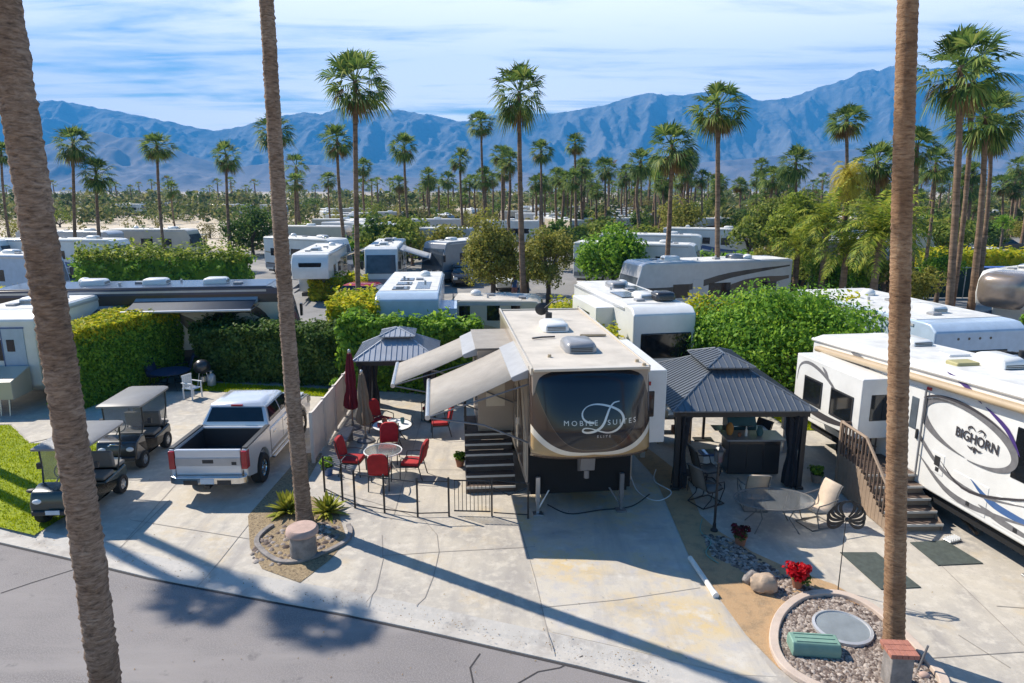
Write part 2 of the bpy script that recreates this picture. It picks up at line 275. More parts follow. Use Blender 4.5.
for n_, c_, kw in [
    ('rv_white', (.78, .77, .74), dict(rough=.3, var=.13, scale=1.1, coat=.3, det=8)), ('rv_roof', (.60, .54, .46), dict(rough=.75, var=.24, scale=1.3, bump=.05, det=8)),
    ('rv_roof_white', (.70, .69, .66), dict(rough=.7, var=.28, scale=1.6, det=8)), ('rv_taupe', (.36, .29, .23), dict(rough=.3, var=.1, scale=1, coat=.3)),
    ('rv_tan', (.50, .38, .24), dict(rough=.3, var=.12, scale=1.5, coat=.4)), ('rv_cream', (.60, .52, .41), dict(rough=.3, var=.08, scale=1.5, coat=.4)),
    ('rv_grey', (.28, .28, .29), dict(rough=.35, var=.1, coat=.3)), ('rv_silver', (.50, .50, .51), dict(rough=.3, var=.1, coat=.3, metal=.2)), ('rv_dark', (.035, .033, .035), dict(rough=.3, coat=.4)),
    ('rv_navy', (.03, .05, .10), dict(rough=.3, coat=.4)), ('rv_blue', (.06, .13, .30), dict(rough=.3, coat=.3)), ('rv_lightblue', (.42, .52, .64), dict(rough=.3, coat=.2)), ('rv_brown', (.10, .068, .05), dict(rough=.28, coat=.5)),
    ('rv_purple', (.07, .04, .18), dict(rough=.35)), ('decal_grey', (.19, .185, .19), dict(rough=.4, var=.25, scale=6)), ('decal_dark', (.055, .05, .055), dict(rough=.4)),
    ('glass_dark', (.012, .014, .017), dict(rough=.06, coat=.2, var=.3, spec=.6)), ('glass_grey', (.10, .12, .14), dict(rough=.08, var=.4, scale=1.5)), ('glass_table', (.55, .56, .55), dict(rough=.08, var=.1, trans=.85)),
    ('chrome', (.62, .62, .62), dict(rough=.15, metal=1)), ('alu', (.55, .55, .56), dict(rough=.35, metal=.85)), ('black_metal', (.022, .022, .024), dict(rough=.42)), ('grey_metal', (.20, .20, .21), dict(rough=.5, metal=.3)),
    ('void_black', (.008, .008, .009), dict(rough=.9)), ('rubber', (.022, .021, .02), dict(rough=.85)), ('black_plastic', (.03, .03, .032), dict(rough=.55)), ('charcoal_fabric', (.03, .03, .036), dict(rough=.95, var=.3, scale=4)),
    ('white_paint', (.78, .78, .76), dict(rough=.5)), ('white_plastic', (.80, .80, .79), dict(rough=.4)), ('truck_paint', (.66, .67, .69), dict(rough=.22, coat=.7, var=.03, metal=.3)),
    ('truck_silver', (.42, .43, .45), dict(rough=.3, metal=.5, coat=.5)), ('tail_red', (.38, .008, .012), dict(rough=.15, coat=.6)), ('amber', (.8, .25, .02), dict(rough=.2)), ('plate', (.55, .62, .70), dict(rough=.5)),
    ('awning', (.34, .31, .275), dict(rough=.9, var=.16, scale=2.2, bump=.06)), ('awning_grey', (.36, .37, .39), dict(rough=.85)), ('awning_tan', (.46, .37, .25), dict(rough=.9)), ('awning_dark', (.06, .07, .09), dict(rough=.8)),
    ('fence_beige', (.70, .62, .54), dict(rough=.7, var=.1)), ('deck_brown', (.13, .088, .066), dict(rough=.75, var=.25, scale=6)), ('deck_tan', (.33, .24, .17), dict(rough=.75, var=.18, scale=5)), ('tread_edge', (.62, .58, .52), dict(rough=.7)),
    ('red_fabric', (.42, .018, .022), dict(rough=.85, var=.3, scale=5)), ('maroon_fabric', (.20, .014, .026), dict(rough=.9, var=.3, scale=4)), ('tan_fabric', (.27, .20, .14), dict(rough=.9, var=.2, scale=5)), ('sling_beige', (.58, .46, .35), dict(rough=.8, var=.15, scale=5)), ('navy_fabric', (.03, .04, .09), dict(rough=.9)),
    ('gazebo_roof', (.155, .17, .19), dict(rough=.38, metal=.35, var=.12)), ('gazebo_roof_grey', (.40, .42, .46), dict(rough=.45, metal=.35)), ('stone', (.40, .30, .24), dict(rough=.85, var=.3, scale=5, bump=.4, bscale=12)), ('stone_cap', (.50, .35, .29), dict(rough=.85, var=.2, scale=6)), ('stone_rough', (.30, .27, .25), dict(rough=.9, var=.4, scale=5, bump=.6, bscale=9)),
    ('brick', (.42, .17, .12), dict(rough=.85, var=.25, scale=8, bump=.2)), ('boulder', (.48, .36, .26), dict(rough=.9, var=.3, scale=4, bump=.7, bscale=6)), ('kerb_stone', (.56, .45, .37), dict(rough=.85, var=.15, scale=3, bump=.15)),
    ('utility_green', (.20, .34, .27), dict(rough=.55, var=.15, scale=4)), ('lid_blue', (.22, .25, .27), dict(rough=.7, var=.2, scale=3, bump=.15)), ('mat_green', (.07, .085, .075), dict(rough=.95, var=.3, scale=8)), ('pvc', (.74, .73, .68), dict(rough=.5)),
    ('terracotta', (.33, .14, .08), dict(rough=.8)), ('leaf_plain', (.05, .10, .03), dict(rough=.7)), ('teal_paint', (.05, .16, .19), dict(rough=.5)), ('vent_olive', (.40, .36, .17), dict(rough=.6)), ('orange_cloth', (.55, .25, .06), dict(rough=.8)), ('fence_green', (.018, .04, .034), dict(rough=.85, var=.3, scale=.8)),
    ('cart_green', (.03, .045, .04), dict(rough=.25, coat=.6)), ('cart_black', (.028, .028, .032), dict(rough=.25, coat=.6)), ('cart_roof', (.22, .21, .20), dict(rough=.45)), ('seat_grey', (.16, .15, .14), dict(rough=.7)), ('car_red', (.35, .02, .02), dict(rough=.25, coat=.6)), ('car_grey', (.16, .17, .18), dict(rough=.25, coat=.6)), ('car_blue', (.05, .11, .26), dict(rough=.25, coat=.6)), ('skin', (.50, .30, .22), dict(rough=.6)), ('shirt_blue', (.06, .14, .36), dict(rough=.9)), ('shorts', (.45, .22, .20), dict(rough=.9)), ('hair', (.05, .035, .025), dict(rough=.8)),
    ('blue_box', (.03, .10, .40), dict(rough=.5)), ('silver_cap', (.34, .28, .24), dict(rough=.25, metal=.5, coat=.4)), ('joint', (.30, .27, .24), dict(rough=.95)), ('crack_and_shade', (.05, .045, .045), dict(rough=.95)), ('white_wall', (.70, .68, .64), dict(rough=.8)), ('tail_light', (.4, .02, .02), dict(rough=.3)),
    ]:
    mat(n_, c_, **kw)
def hazemat():
    m = bpy.data.materials.new('haze_air'); m.use_nodes = True; N = m.node_tree.nodes; N.remove(N['Principled BSDF'])
    v = N.new('ShaderNodeVolumePrincipled'); v.inputs['Color'].default_value = HAZE_COL; v.inputs['Density'].default_value = HAZE_D; v.inputs['Anisotropy'].default_value = 0
    m.node_tree.links.new(v.outputs[0], N['Material Output'].inputs['Volume']); M['haze_air'] = m
HAZE_COL = (.07, .42, .98, 1); HAZE_D = 1.6e-4
hazemat()
# ================================================================== noise for the hills
def perlin(x, y, seed=0):
    r = np.random.default_rng(seed); G = r.uniform(0, 2*np.pi, (256, 256)); xi = np.floor(x).astype(int); yi = np.floor(y).astype(int); xf = x-xi; yf = y-yi
    def d(a, b): t = G[(xi+a) & 255, (yi+b) & 255]; return np.cos(t)*(xf-a)+np.sin(t)*(yf-b)
    u = xf*xf*xf*(xf*(xf*6-15)+10); v = yf*yf*yf*(yf*(yf*6-15)+10)
    return (d(0, 0)*(1-u)+d(1, 0)*u)*(1-v)+(d(0, 1)*(1-u)+d(1, 1)*u)*v
def ridged(x, y, oct=6, seed=0):
    a = 1; s = 0; w = 1; n = 0
    for i in range(oct):
        v = 1-np.abs(perlin(x, y, seed+i))*1.9; v = v*v*w; s = s+v*a; n += a; w = np.clip(v*1.4, 0, 1); x = x*2.03; y = y*2.03; a *= .5
    return s/n
# ================================================================== SETTING
tag(sheet('desert_ground', [(-9000, -300), (9000, -300), (9000, 7800), (-9000, 7800)], -.16, 'desert'), kind='structure')
sheet('park_paving', [(-60, 20), (75, 20), (95, 120), (-75, 82), (-60, 60)], -.02, 'park_paving')
KERB = [g(*q) for q in ((0, 540), (75, 557), (150, 575), (250, 594), (350, 612), (430, 629), (500, 645), (580, 663), (660, 683))]
KERB = [(-40, KERB[0][1]+ (40+KERB[0][0])*.27), (-20, KERB[0][1]+(20+KERB[0][0])*.29)]+KERB+[(6.0, 8.15), (11, 6.2), (20, 3.0), (40, -3)]
def off(line, d):
    out = []
    for i, p in enumerate(line):
        a = Vector(line[max(i-1, 0)]); b = Vector(line[min(i+1, len(line)-1)]); t = (b-a).normalized(); out.append((p[0]-t.y*d, p[1]+t.x*d))
    return out
APR = off(KERB, .62); GUT = off(KERB, .30)
def strips(name, lines, w, z, m):
    b = MB()
    for L in lines:
        L = [Vector(p) for p in L]; A = [(p.x, p.y) for p in L]; l = off(A, w/2); r = off(A, -w/2)
        b.ribbon([(x, y, z) for x, y in l], [(x, y, z) for x, y in r])
    o = b.build(name, m); tag(o, kind='structure')
# the lots: one concrete slab from the kerb back to the hedges
sheet('driveway', APR+[(40, 26), (-40, 26)], 0, 'concrete')
b = MB(); b.ribbon([(x, y, 0) for x, y in APR], [(x, y, -.075) for x, y in GUT]); b.ribbon([(x, y, -.075) for x, y in GUT], [(x, y, -.055) for x, y in KERB]); b.ribbon([(x, y, -.055) for x, y in KERB], [(x, y, -.085) for x, y in off(KERB, -.01)])
b.build('gutter', 'gutter').__setitem__('kind', 'structure')
FAR = off(KERB, -8.2)
sheet('road', off(KERB, -.01)+FAR[::-1], -.075, 'asphalt')
strips('gutter_lip_shade', [off(KERB, -.03)], .06, -.069, 'crack_and_shade')  # dark strip paints the shade of the gutter lip onto the road edge
sheet('near_verge', FAR+[(40, -25), (-40, -25)], -.04, 'granite_gravel')
# the middle pad under the fifth wheel and its stained front
PAD = [g(519, 523), g(546, 625), *[(x, float(np.interp(x, [q[0] for q in APR], [q[1] for q in APR]))+.02) for x in (.72, 1.6, 2.6, 3.6)], (4.35, 9.75), (4.16, 10.83), (3.84, 13.38), (3.94, 17.54), (3.4, 24), (-.8, 24)]
sheet('motorhome_pad', PAD, .004, 'pad_concrete')
arc = [g(*q) for q in ((340, 493), (375, 503), (405, 513), (425, 521), (437, 535), (439, 552), (434, 575), (425, 598), (416, 606))]
strips('concrete_joint', [[g(519, 523), g(535, 578), g(546, 625), g(552, 652)], [g(382, 556), g(440, 552), g(535, 547)], [g(540, 608), g(620, 600), g(700, 588)], arc,
    [g(382, 535), g(383, 560), g(376, 590), g(366, 603)], [g(262, 508), g(207, 577), g(196, 588)], [g(170, 500), g(120, 548)], [g(130, 520), g(255, 540)], [g(905, 660), g(1024, 652)], [g(958, 635), g(1010, 668)], [(-9.6, 26), (-9.3, 19), (-8.8, 14.2)], [(-12, 21.5), (-6.2, 21.8)],
    [(6.7, 14.9), (8.5, 14.8)], [(-5.4, 18.3), (.1, 18.2)], [(-2.9, 15.5), (-3.2, 24)], [(8.9, 9.3), (9.2, 14.4)], [(9.3, 11.7), (13, 11.2)]], .016, .009, 'joint')
strips('road_crack', [[g(583, 652), g(560, 664), g(538, 668), g(512, 683)], [g(0, 590), g(30, 580), g(75, 566)], [g(480, 650), g(470, 664), g(474, 683)]], .028, -.070, 'crack_and_shade')
# strips of tan decomposed granite, lawn, mulch
TAN = [g(655, 478), (3.86, 13.38), (4.2, 10.83), (4.45, 9.95), (4.75, 9.55), (5.15, 9.6), g(880, 612), g(835, 585), g(792, 570), g(752, 552), g(718, 531), g(700, 515), g(690, 488), g(676, 470), (3.6, 22), (3.2, 22)]
sheet('gravel_strip', TAN, .010, 'granite_gravel')
sheet('mulch_bed', [g(248, 516), g(250, 548), g(262, 569), g(300, 583), g(330, 560), g(347, 540), g(338, 512), g(300, 490), (-5.6, 17.4), (-5.75, 19.5), (-6.35, 19.5)], .010, 'mulch')
LAWN = [(-11.05, 14.45), (-10.9, 15.6), (-11.6, 18.1), (-12.0, 20.6), (-15.2, 20.3), (-17, 22.0), (-30, 22.4), (-30, 19.6), (-12.3, 14.9)]
sheet('lawn', LAWN, .010, 'grass_base')
sheet('garden_path', [(-15.2, 20.35), (-13.2, 22.6), (-14.2, 24.5), (-22, 24.6), (-30, 22.5), (-17, 22.05)], .016, 'concrete')
STRIP2 = [(-13.4, 27.4), (-7.3, 26.3), (-7.2, 25.3), (-13.2, 26.2)]
sheet('lawn', STRIP2, .010, 'grass_base'); LAWN3 = [(9.0, 24.5), (12.2, 24.5), (12.2, 21.5), (9.3, 21.5)]; sheet('lawn', LAWN3, .010, 'grass_base')
def inpoly(P, X, Y):
    ins = np.zeros(len(X), bool); n = len(P)
    for i in range(n):
        (x1, y1), (x2, y2) = P[i], P[(i+1) % n]; c = ((y1 > Y) != (y2 > Y)) & (X < (x2-x1)*(Y-y1)/((y2-y1) if y2 != y1 else 1e-9)+x1); ins ^= c
    return ins
def blades(name, P, n, h, w, m, z=.012):
    P = [(p[0], p[1]) for p in P]; xs = [p[0] for p in P]; ys = [p[1] for p in P]
    X = rng.uniform(min(xs), max(xs), n); Y = rng.uniform(min(ys), max(ys), n); k = inpoly(P, X, Y); X, Y = X[k], Y[k]; n = len(X)
    a = rng.uniform(0, 6.28, n); hh = h*rng.uniform(.6, 1.3, n); lx = rng.normal(0, .5, n)*hh; ly = rng.normal(0, .5, n)*hh
    V = np.stack([np.stack([X-np.cos(a)*w, Y-np.sin(a)*w, np.full(n, z)], 1), np.stack([X+np.cos(a)*w, Y+np.sin(a)*w, np.full(n, z)], 1), np.stack([X+lx, Y+ly, z+hh], 1)], 1).reshape(-1, 3)
    return tag(npmesh(name, V, np.arange(3*n).reshape(-1, 3), m), kind='stuff')
blades('lawn_grass', [p for p in LAWN], 60000, .06, .014, 'grass_blade'); blades('lawn_grass', STRIP2, 9000, .07, .016, 'grass_blade'); blades('lawn_grass', LAWN3, 9000, .07, .016, 'grass_blade')
# river stones
PEB = []
def pebbles(name, P, n, r, z=.012):
    P = [(p[0], p[1]) for p in P]; xs = [p[0] for p in P]; ys = [p[1] for p in P]
    X = rng.uniform(min(xs), max(xs), n); Y = rng.uniform(min(ys), max(ys), n); k = inpoly(P, X, Y); X, Y = X[k], Y[k]; n = len(X)
    t = np.array([(0, 0, 1), (1, 0, 0), (.5, .87, 0), (-.5, .87, 0), (-1, 0, 0), (-.5, -.87, 0), (.5, -.87, 0), (.45, .1, .75), (-.3, .35, .75), (-.3, -.4, .75)], float)
    F = np.array([(1, 2, 7), (2, 3, 8), (2, 8, 7), (3, 4, 8), (4, 5, 9), (4, 9, 8), (5, 6, 9), (6, 1, 7), (6, 7, 9), (7, 8, 0), (8, 9, 0), (9, 7, 0)])
    a = rng.uniform(0, 6.28, n); s = r*rng.uniform(.55, 1.35, n); e = rng.uniform(.55, 1, n); V = np.empty((n, 10, 3))
    px = t[None, :, 0]*s[:, None]; py = t[None, :, 1]*(s*e)[:, None]
    V[:, :, 0] = X[:, None]+px*np.cos(a)[:, None]-py*np.sin(a)[:, None]; V[:, :, 1] = Y[:, None]+px*np.sin(a)[:, None]+py*np.cos(a)[:, None]; V[:, :, 2] = z+t[None, :, 2]*(s*.6)[:, None]
    FF = (F[None]+10*np.arange(n)[:, None, None]).reshape(-1, 3)
    return tag(npmesh(name, V.reshape(-1, 3), FF, 'pebble', smooth=False), kind='stuff')
pebbles('river_stones', [g(703, 535), g(712, 556), g(750, 575), g(778, 598), g(810, 612), g(832, 595), g(800, 585), g(760, 560), g(728, 538)], 2600, .05)
RING = [(4.72, 9.75), (4.62, 10.3), (4.85, 10.95), (5.25, 11.5), (5.8, 11.9), (6.4, 11.95), (6.75, 11.6), (6.9, 10.9), (6.95, 10.2), (6.85, 9.5), (6.2, 9.15), (5.3, 9.3)]
pebbles('river_stones', RING, 6500, .052, .016); sheet('stone_bed', RING, .014, 'mulch')
pebbles('river_stones', [(-5.75, 13.35), (-5.15, 13.0), (-4.25, 13.6), (-3.95, 14.5), (-4.2, 15.2), (-5.3, 15.0), (-5.8, 14.3)], 260, .07)
# ------------------------------------------------------------------ mountains: three ranges
def interp(px, tab): return np.interp(px, [t[0] for t in tab], [t[1] for t in tab])
SKY1 = [(-400, 118), (0, 106), (40, 102), (60, 100), (94, 100), (132, 107), (160, 112), (193, 119), (233, 127), (259, 123), (290, 114), (320, 110), (335, 112), (351, 106), (375, 110), (399, 107), (439, 113), (465, 119), (490, 113), (544, 111), (570, 109), (601, 103), (620, 97), (636, 93), (660, 95), (684, 93), (715, 88), (740, 100), (770, 97), (792, 89), (815, 82), (837, 72), (850, 73), (865, 68), (890, 72), (928, 69), (945, 73), (975, 76), (1024, 76), (1200, 88), (1500, 100)]
SKY2 = [(-400, 150), (0, 150), (60, 148), (90, 140), (110, 134), (128, 132), (145, 138), (165, 137), (190, 146), (215, 156), (250, 165), (290, 160), (330, 163), (380, 172), (440, 176), (500, 168), (560, 172), (640, 165), (720, 158), (800, 150), (900, 145), (1024, 140), (1500, 150)]
def mountains(name, tab, Y0, Y1, Yr, seed, x0, step, scale, rough, m='mountain_rock', shift=0):
    ys = np.arange(Y0, Y1, step); us = np.arange(-1.25, 1.25, step/Yr); U, Y = np.meshgrid(us, ys); X = U*Y
    px = 512+FPX*_c*U; crest = (HOR-interp(px, tab)-shift)/FPX*Yr/.985
    t = np.clip((Y-Y0)/(Yr-Y0), 0, 1); prof = t**1.25; back = np.clip((Y1-Y)/(Y1-Yr), 0, 1); prof = np.where(Y > Yr, back, prof)
    n = ridged(X/scale+.25*perlin(X/900, Y/900, 77), Y/(scale*2.1), 7, seed)-.5; n2 = ridged(X/(scale*.3)+9, Y/(scale*.6)+3, 5, seed+9)-.5
    amp = np.clip(t*(1.0-t)*3.6, 0, 1); Z = crest*prof*(1+rough*n*amp*1.5+rough*.35*n2*amp)+crest*rough*.05*n2*np.clip((t-.8)*5, 0, 1)
    Z = np.maximum(Z, 0)*np.clip((1.25-np.abs(U))*8, 0, 1)-3
    ny, nx = X.shape; idx = np.arange(ny*nx).reshape(ny, nx)
    F = np.stack([idx[:-1, :-1], idx[:-1, 1:], idx[1:, 1:], idx[1:, :-1]], -1).reshape(-1, 4)
    tag(npmesh(name, np.stack([X, Y, Z], -1).reshape(-1, 3), F, m, smooth=True), kind='structure')
mountains('mountains', SKY1, 5000, 7400, 6900, 11, 0, 17, 520, .42, shift=7)
mountains('foothills', SKY2, 3600, 5000, 4600, 41, 0, 15, 380, .5, 'foothill_rock', 2)
b = MB(); b.box(-9300, 9300, -400, 8000, -1.2, 1420); tag(b.build('haze', 'haze_air'), kind='stuff')
# ================================================================== VEGETATION
def quads(P, N, size, asp=.55, bend=.0, seed=0):
    """leaf quads: centres P, rough normals N, sizes"""
    r = np.random.default_rng(seed); n = len(P); N = N/np.maximum(np.linalg.norm(N, axis=1, keepdims=True), 1e-6)
    a = r.normal(size=(n, 3)); u = a-N*(a*N).sum(1, keepdims=True); u /= np.maximum(np.linalg.norm(u, axis=1, keepdims=True), 1e-6); w = np.cross(N, u)
    s = (size if np.ndim(size) else np.full(n, size))[:, None]
    V = np.stack([P-u*s, P-w*s*asp+N*s*.15, P+u*s, P+w*s*asp+N*s*.15], 1).reshape(-1, 3)
    return V, np.arange(4*n).reshape(-1, 4)
def leafball(n, rad, clumps, csize, leaf, seed, squash=.85, under=.25):
    r = np.random.default_rng(seed); C = r.normal(size=(clumps, 3)); C /= np.linalg.norm(C, axis=1, keepdims=True); C[:, 2] = np.where(C[:, 2] < -under, -C[:, 2]*.5, C[:, 2])
    rr = r.uniform(.55, 1.0, clumps)[:, None]; C = C*rr*np.array([1, 1, squash])*rad*.82
    cs = csize*r.uniform(.6, 1.25, clumps)
    k = r.integers(0, clumps, n); d = r.normal(size=(n, 3)); d /= np.linalg.norm(d, axis=1, keepdims=True)
    P = C[k]+d*(cs[k]*r.uniform(.35, 1, n)**.6)[:, None]*np.array([1, 1, .8])
    N = d*.6+P/rad*.4+r.normal(size=(n, 3))*.45
    return quads(P, N, leaf*r.uniform(.6, 1.3, n), .55, seed=seed+1)+(C,)
def tree(name, label, cat, loc, crown_r, crown_z, th, leaf='tree_leaf', n=5000, clumps=34, csize=None, lsize=None, seed=1, squash=.85, group=None, trunk_r=.16, multi=3):
    t = thing(name, label, cat, loc, 0, group); csize = csize or crown_r*.36; lsize = lsize or crown_r*.055
    V, F, C = leafball(n, crown_r, clumps, csize, lsize, seed, squash, .75); V[:, 2] += crown_z
    npmesh('crown', V, F, leaf, t)
    b = MB(); r = random.Random(seed)
    b.tube([(0, 0, -.05), (.03, 0, th*.5), (0, .05, th)], [trunk_r*1.25, trunk_r, trunk_r*.85], 9)
    for i in range(multi+4):
        c = Vector(C[r.randrange(len(C))]); c.z += crown_z; m = Vector((c.x*.35+r.uniform(-.2, .2), c.y*.35, th+(c.z-th)*.45))
        b.tube([(0, 0, th-.1), m, c], [trunk_r*.6, trunk_r*.35, .02], 6)
    b.build('trunk', 'tree_bark', t, smooth=60); return t
def inset(Q, d):
    n = len(Q); a = sum(Q[i][0]*Q[(i+1) % n][1]-Q[(i+1) % n][0]*Q[i][1] for i in range(n)); s = 1 if a > 0 else -1; out = []
    for i in range(n):
        p = Vector(Q[i]); e1 = (p-Vector(Q[i-1])).normalized(); e2 = (Vector(Q[(i+1) % n])-p).normalized(); n1 = Vector((-e1.y, e1.x))*s; n2 = Vector((-e2.y, e2.x))*s; m = (n1+n2); m = m/max(m.dot(m)/2, .3); out.append((p.x+m.x*d, p.y+m.y*d))
    return out
def hedge(name, label, poly, h, n, leaf, top=None, ls=.09, seed=3, cat='hedge', rag=.12, group=None):
    """clipped hedge: leaves through a shell over the outline poly"""
    r = np.random.default_rng(seed); cx = sum(p[0] for p in poly)/len(poly); cyy = sum(p[1] for p in poly)/len(poly); t = thing(name, label, cat, (cx, cyy), 0, group); Q = [(p[0]-cx, p[1]-cyy) for p in poly]
    E = [(Vector(Q[i]), Vector(Q[(i+1) % len(Q)])) for i in range(len(Q))]; area = abs(sum(a.x*c.y-c.x*a.y for a, c in E))/2; sgn = 1 if sum(a.x*c.y-c.x*a.y for a, c in E) > 0 else -1
    per = sum((c-a).length for a, c in E); nt = int(n*area/(area+per*h)); ns = n-nt
    lens = np.array([(c-a).length for a, c in E]); k = r.choice(len(E), ns, p=lens/lens.sum()); u = r.uniform(0, 1, ns)
    A = np.array([(a.x, a.y) for a, c in E]); B = np.array([(c.x, c.y) for a, c in E]); d = B-A; nn = np.stack([d[:, 1], -d[:, 0]], 1)*sgn; nn /= np.linalg.norm(nn, axis=1, keepdims=True)
    xy = A[k]+d[k]*u[:, None]; z = r.uniform(0, h, ns); bump = perlin(xy[:, 0]*1.3+xy[:, 1]*.9+31, z*1.4+5, seed)*rag*2.2-np.abs(r.normal(0, rag, ns))
    P1 = np.column_stack([xy+nn[k]*bump[:, None], z]); N1 = np.column_stack([nn[k], np.full(ns, .35)])+r.normal(0, .45, (ns, 3))
    xs = [p[0] for p in Q]; ys = [p[1] for p in Q]; X = r.uniform(min(xs), max(xs), nt*3); Y = r.uniform(min(ys), max(ys), nt*3); m = inpoly(Q, X, Y); X, Y = X[m][:nt], Y[m][:nt]
    Z = h+perlin(X*1.1+7, Y*1.1+3, seed+2)*rag*2.5+r.normal(0, rag*.6, len(X)); P2 = np.column_stack([X, Y, Z]); N2 = np.array([0, 0, 1.])+r.normal(0, .5, (len(X), 3))
    P = np.vstack([P1, P2]); N = np.vstack([N1, N2]); sz = ls*r.uniform(.6, 1.35, len(P)); V, F = quads(P, N, sz, .55, seed=seed)
    mi = np.zeros(len(F), int)
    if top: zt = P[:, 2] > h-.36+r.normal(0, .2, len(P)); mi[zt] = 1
    npmesh('foliage', V, F, [leaf]+([top] if top else []), t, mi)
    c = MB(); ins = inset(Q, .32); c.prism(ins, 0, h-.25, 'z'); c.build('branches', leaf, t)
    return t
# ---- fan palms
def fan_crown(seed, n=40, lo=-42, dead=0, size=1.0):
    r = random.Random(seed); V = []; F = []; MI = []
    def blade(p0, p1, p2, wdt, side, m):
        b = len(V); V.extend([p0, p1-side*wdt, p1+side*wdt, p2]); F.append((b, b+1, b+3, b+2)); MI.append(m)
    def frond(az, el, m, pl, fr, droop):
        d = Vector((math.cos(az)*math.cos(el), math.sin(az)*math.cos(el), math.sin(el))); side = d.cross(Vector((0, 0, 1)));
        if side.length < .1: side = Vector((1, 0, 0))
        side.normalize(); up = side.cross(d).normalized(); rl = r.uniform(-.5, .5); s2 = side*math.cos(rl)+up*math.sin(rl); up2 = s2.cross(d)
        o = d*.12; hub = d*pl+Vector((0, 0, -.10*pl*math.cos(el)*(1+droop)))
        b = len(V); V.extend([o-s2*.035, o+s2*.035, hub+s2*.022, hub-s2*.022]); F.append((b, b+1, b+2, b+3)); MI.append(m)
        K = 15
        for i in range(K):
            a = (i/(K-1)-.5)*2*R(78)+r.uniform(-.03, .03); L = fr*(1-.26*abs(a/R(78))**2)*r.uniform(.88, 1.06)
            dd = d*math.cos(a)+s2*math.sin(a)+up2*(.16*abs(math.sin(a))+r.uniform(-.06, .06)); mid = hub+dd*L*.55; tip = hub+dd*L+Vector((0, 0, -L*(.12+droop*.42+r.uniform(0, .25))))
            sd = dd.cross(up2).normalized(); blade(hub, mid, tip, .043*size, sd, m)
    for i in range(n):
        u = (i+.5)/n; el = R(84)+(R(lo)-R(84))*u**.9; az = i*2.39996+r.uniform(-.25, .25)
        frond(az, el, 0 if r.random() > .03 else 1, r.uniform(.62, 1.02)*size*(1 if u > .2 else .85), r.uniform(.80, 1.02)*size, max(0, u-.3))
    for i in range(dead): frond(i*2.39996*1.3+r.uniform(-.3, .3), R(r.uniform(-80, -52)), 1, r.uniform(.5, .8)*size, r.uniform(.6, .85)*size, .5)
    V = np.array([tuple(v) for v in V]); return V, np.array(F), np.array(MI)
CROWN = []
for sd_, n_, lo_, de_ in ((1, 38, -58, 4), (2, 34, -50, 9), (3, 42, -64, 3), (4, 32, -48, 14)):
    V, F, MI = fan_crown(sd_, n_, lo_, de_); o = npmesh('crown', V, F, ['palm_leaf', 'palm_dead'], None, MI); CROWN.append(o.data); bpy.data.objects.remove(o)
V, F, MI = fan_crown(9, 16, -20, 0, 1.0); o = npmesh('crown', V, F, ['palm_leaf', 'palm_dead'], None, MI); SMALLCROWN = o.data; bpy.data.objects.remove(o)
def ringtrunk(path, r0, r1, m, parent, seg=.10, n=20, seed=0, rag=.018):
    """trunk with the ring scars and ragged leaf bases of a fan palm"""
    r = np.random.default_rng(seed); path = [Vector(p) for p in path]; L = sum((path[i+1]-path[i]).length for i in range(len(path)-1)); k = max(int(L/seg), 4)
    cum = [0]; 
    for i in range(len(path)-1): cum.append(cum[-1]+(path[i+1]-path[i]).length)
    V = []; F = []
    for i in range(k+1):
        s = L*i/k; j = min(max(np.searchsorted(cum, s)-1, 0), len(path)-2); f = (s-cum[j])/(cum[j+1]-cum[j]); p = path[j].lerp(path[j+1], f); rad = r0+(r1-r0)*(i/k)**.8
        rad *= 1+.25*max(0, 1-s/.5)**2
        for q in range(n):
            a = 2*math.pi*q/n; rr = rad*(1+(.055 if i % 2 else -.015)+r.normal(0, rag)+(rag > .02)*(.10*(r.random() < .05)+.03*math.sin(i*.37+q*.3)*math.sin(i*.11+2))); V.append((p.x+rr*math.cos(a), p.y+rr*math.sin(a), p.z+r.normal(0, seg*.12)))
    for i in range(k):
        for q in range(n): F.append((i*n+q, i*n+(q+1) % n, (i+1)*n+(q+1) % n, (i+1)*n+q))
    return npmesh('trunk', np.array(V), np.array(F), m, parent, smooth=True)
def fan_palm(label, base, top, r0, r1, crown_scale, ci=0, group=None, seg=.5, n=8, rz=0, bend=0, m='palm_bark_far', seed=0, name='fan_palm'):
    b = Vector((base[0], base[1], 0)); t = Vector(top); rel = t-b; p = thing(name, label, 'palm tree', b, 0, group)
    mid = rel*.5+Vector((bend, 0, 0)); q1 = rel*.25+Vector((bend*.75, 0, 0)); q3 = rel*.75+Vector((bend*.75, 0, 0))
    ringtrunk([(0, 0, 0), q1, mid, q3, rel], r0*.80, r1*.80, m, p, seg, n, seed)
    c = bpy.data.objects.new('crown', CROWN[ci % len(CROWN)]); COL.objects.link(c); c.parent = p; c.location = rel-Vector((0, 0, .1)); s = crown_scale/1.75; c.scale = (s*(.88+.26*((seed*3) % 5)/5), s*(.9+.22*((seed*4) % 5)/5), s*(.85+.36*((seed*5) % 7)/7)); c.rotation_euler = (.2*math.sin(seed*3.1), .2*math.cos(seed*1.7), rz)
    return p
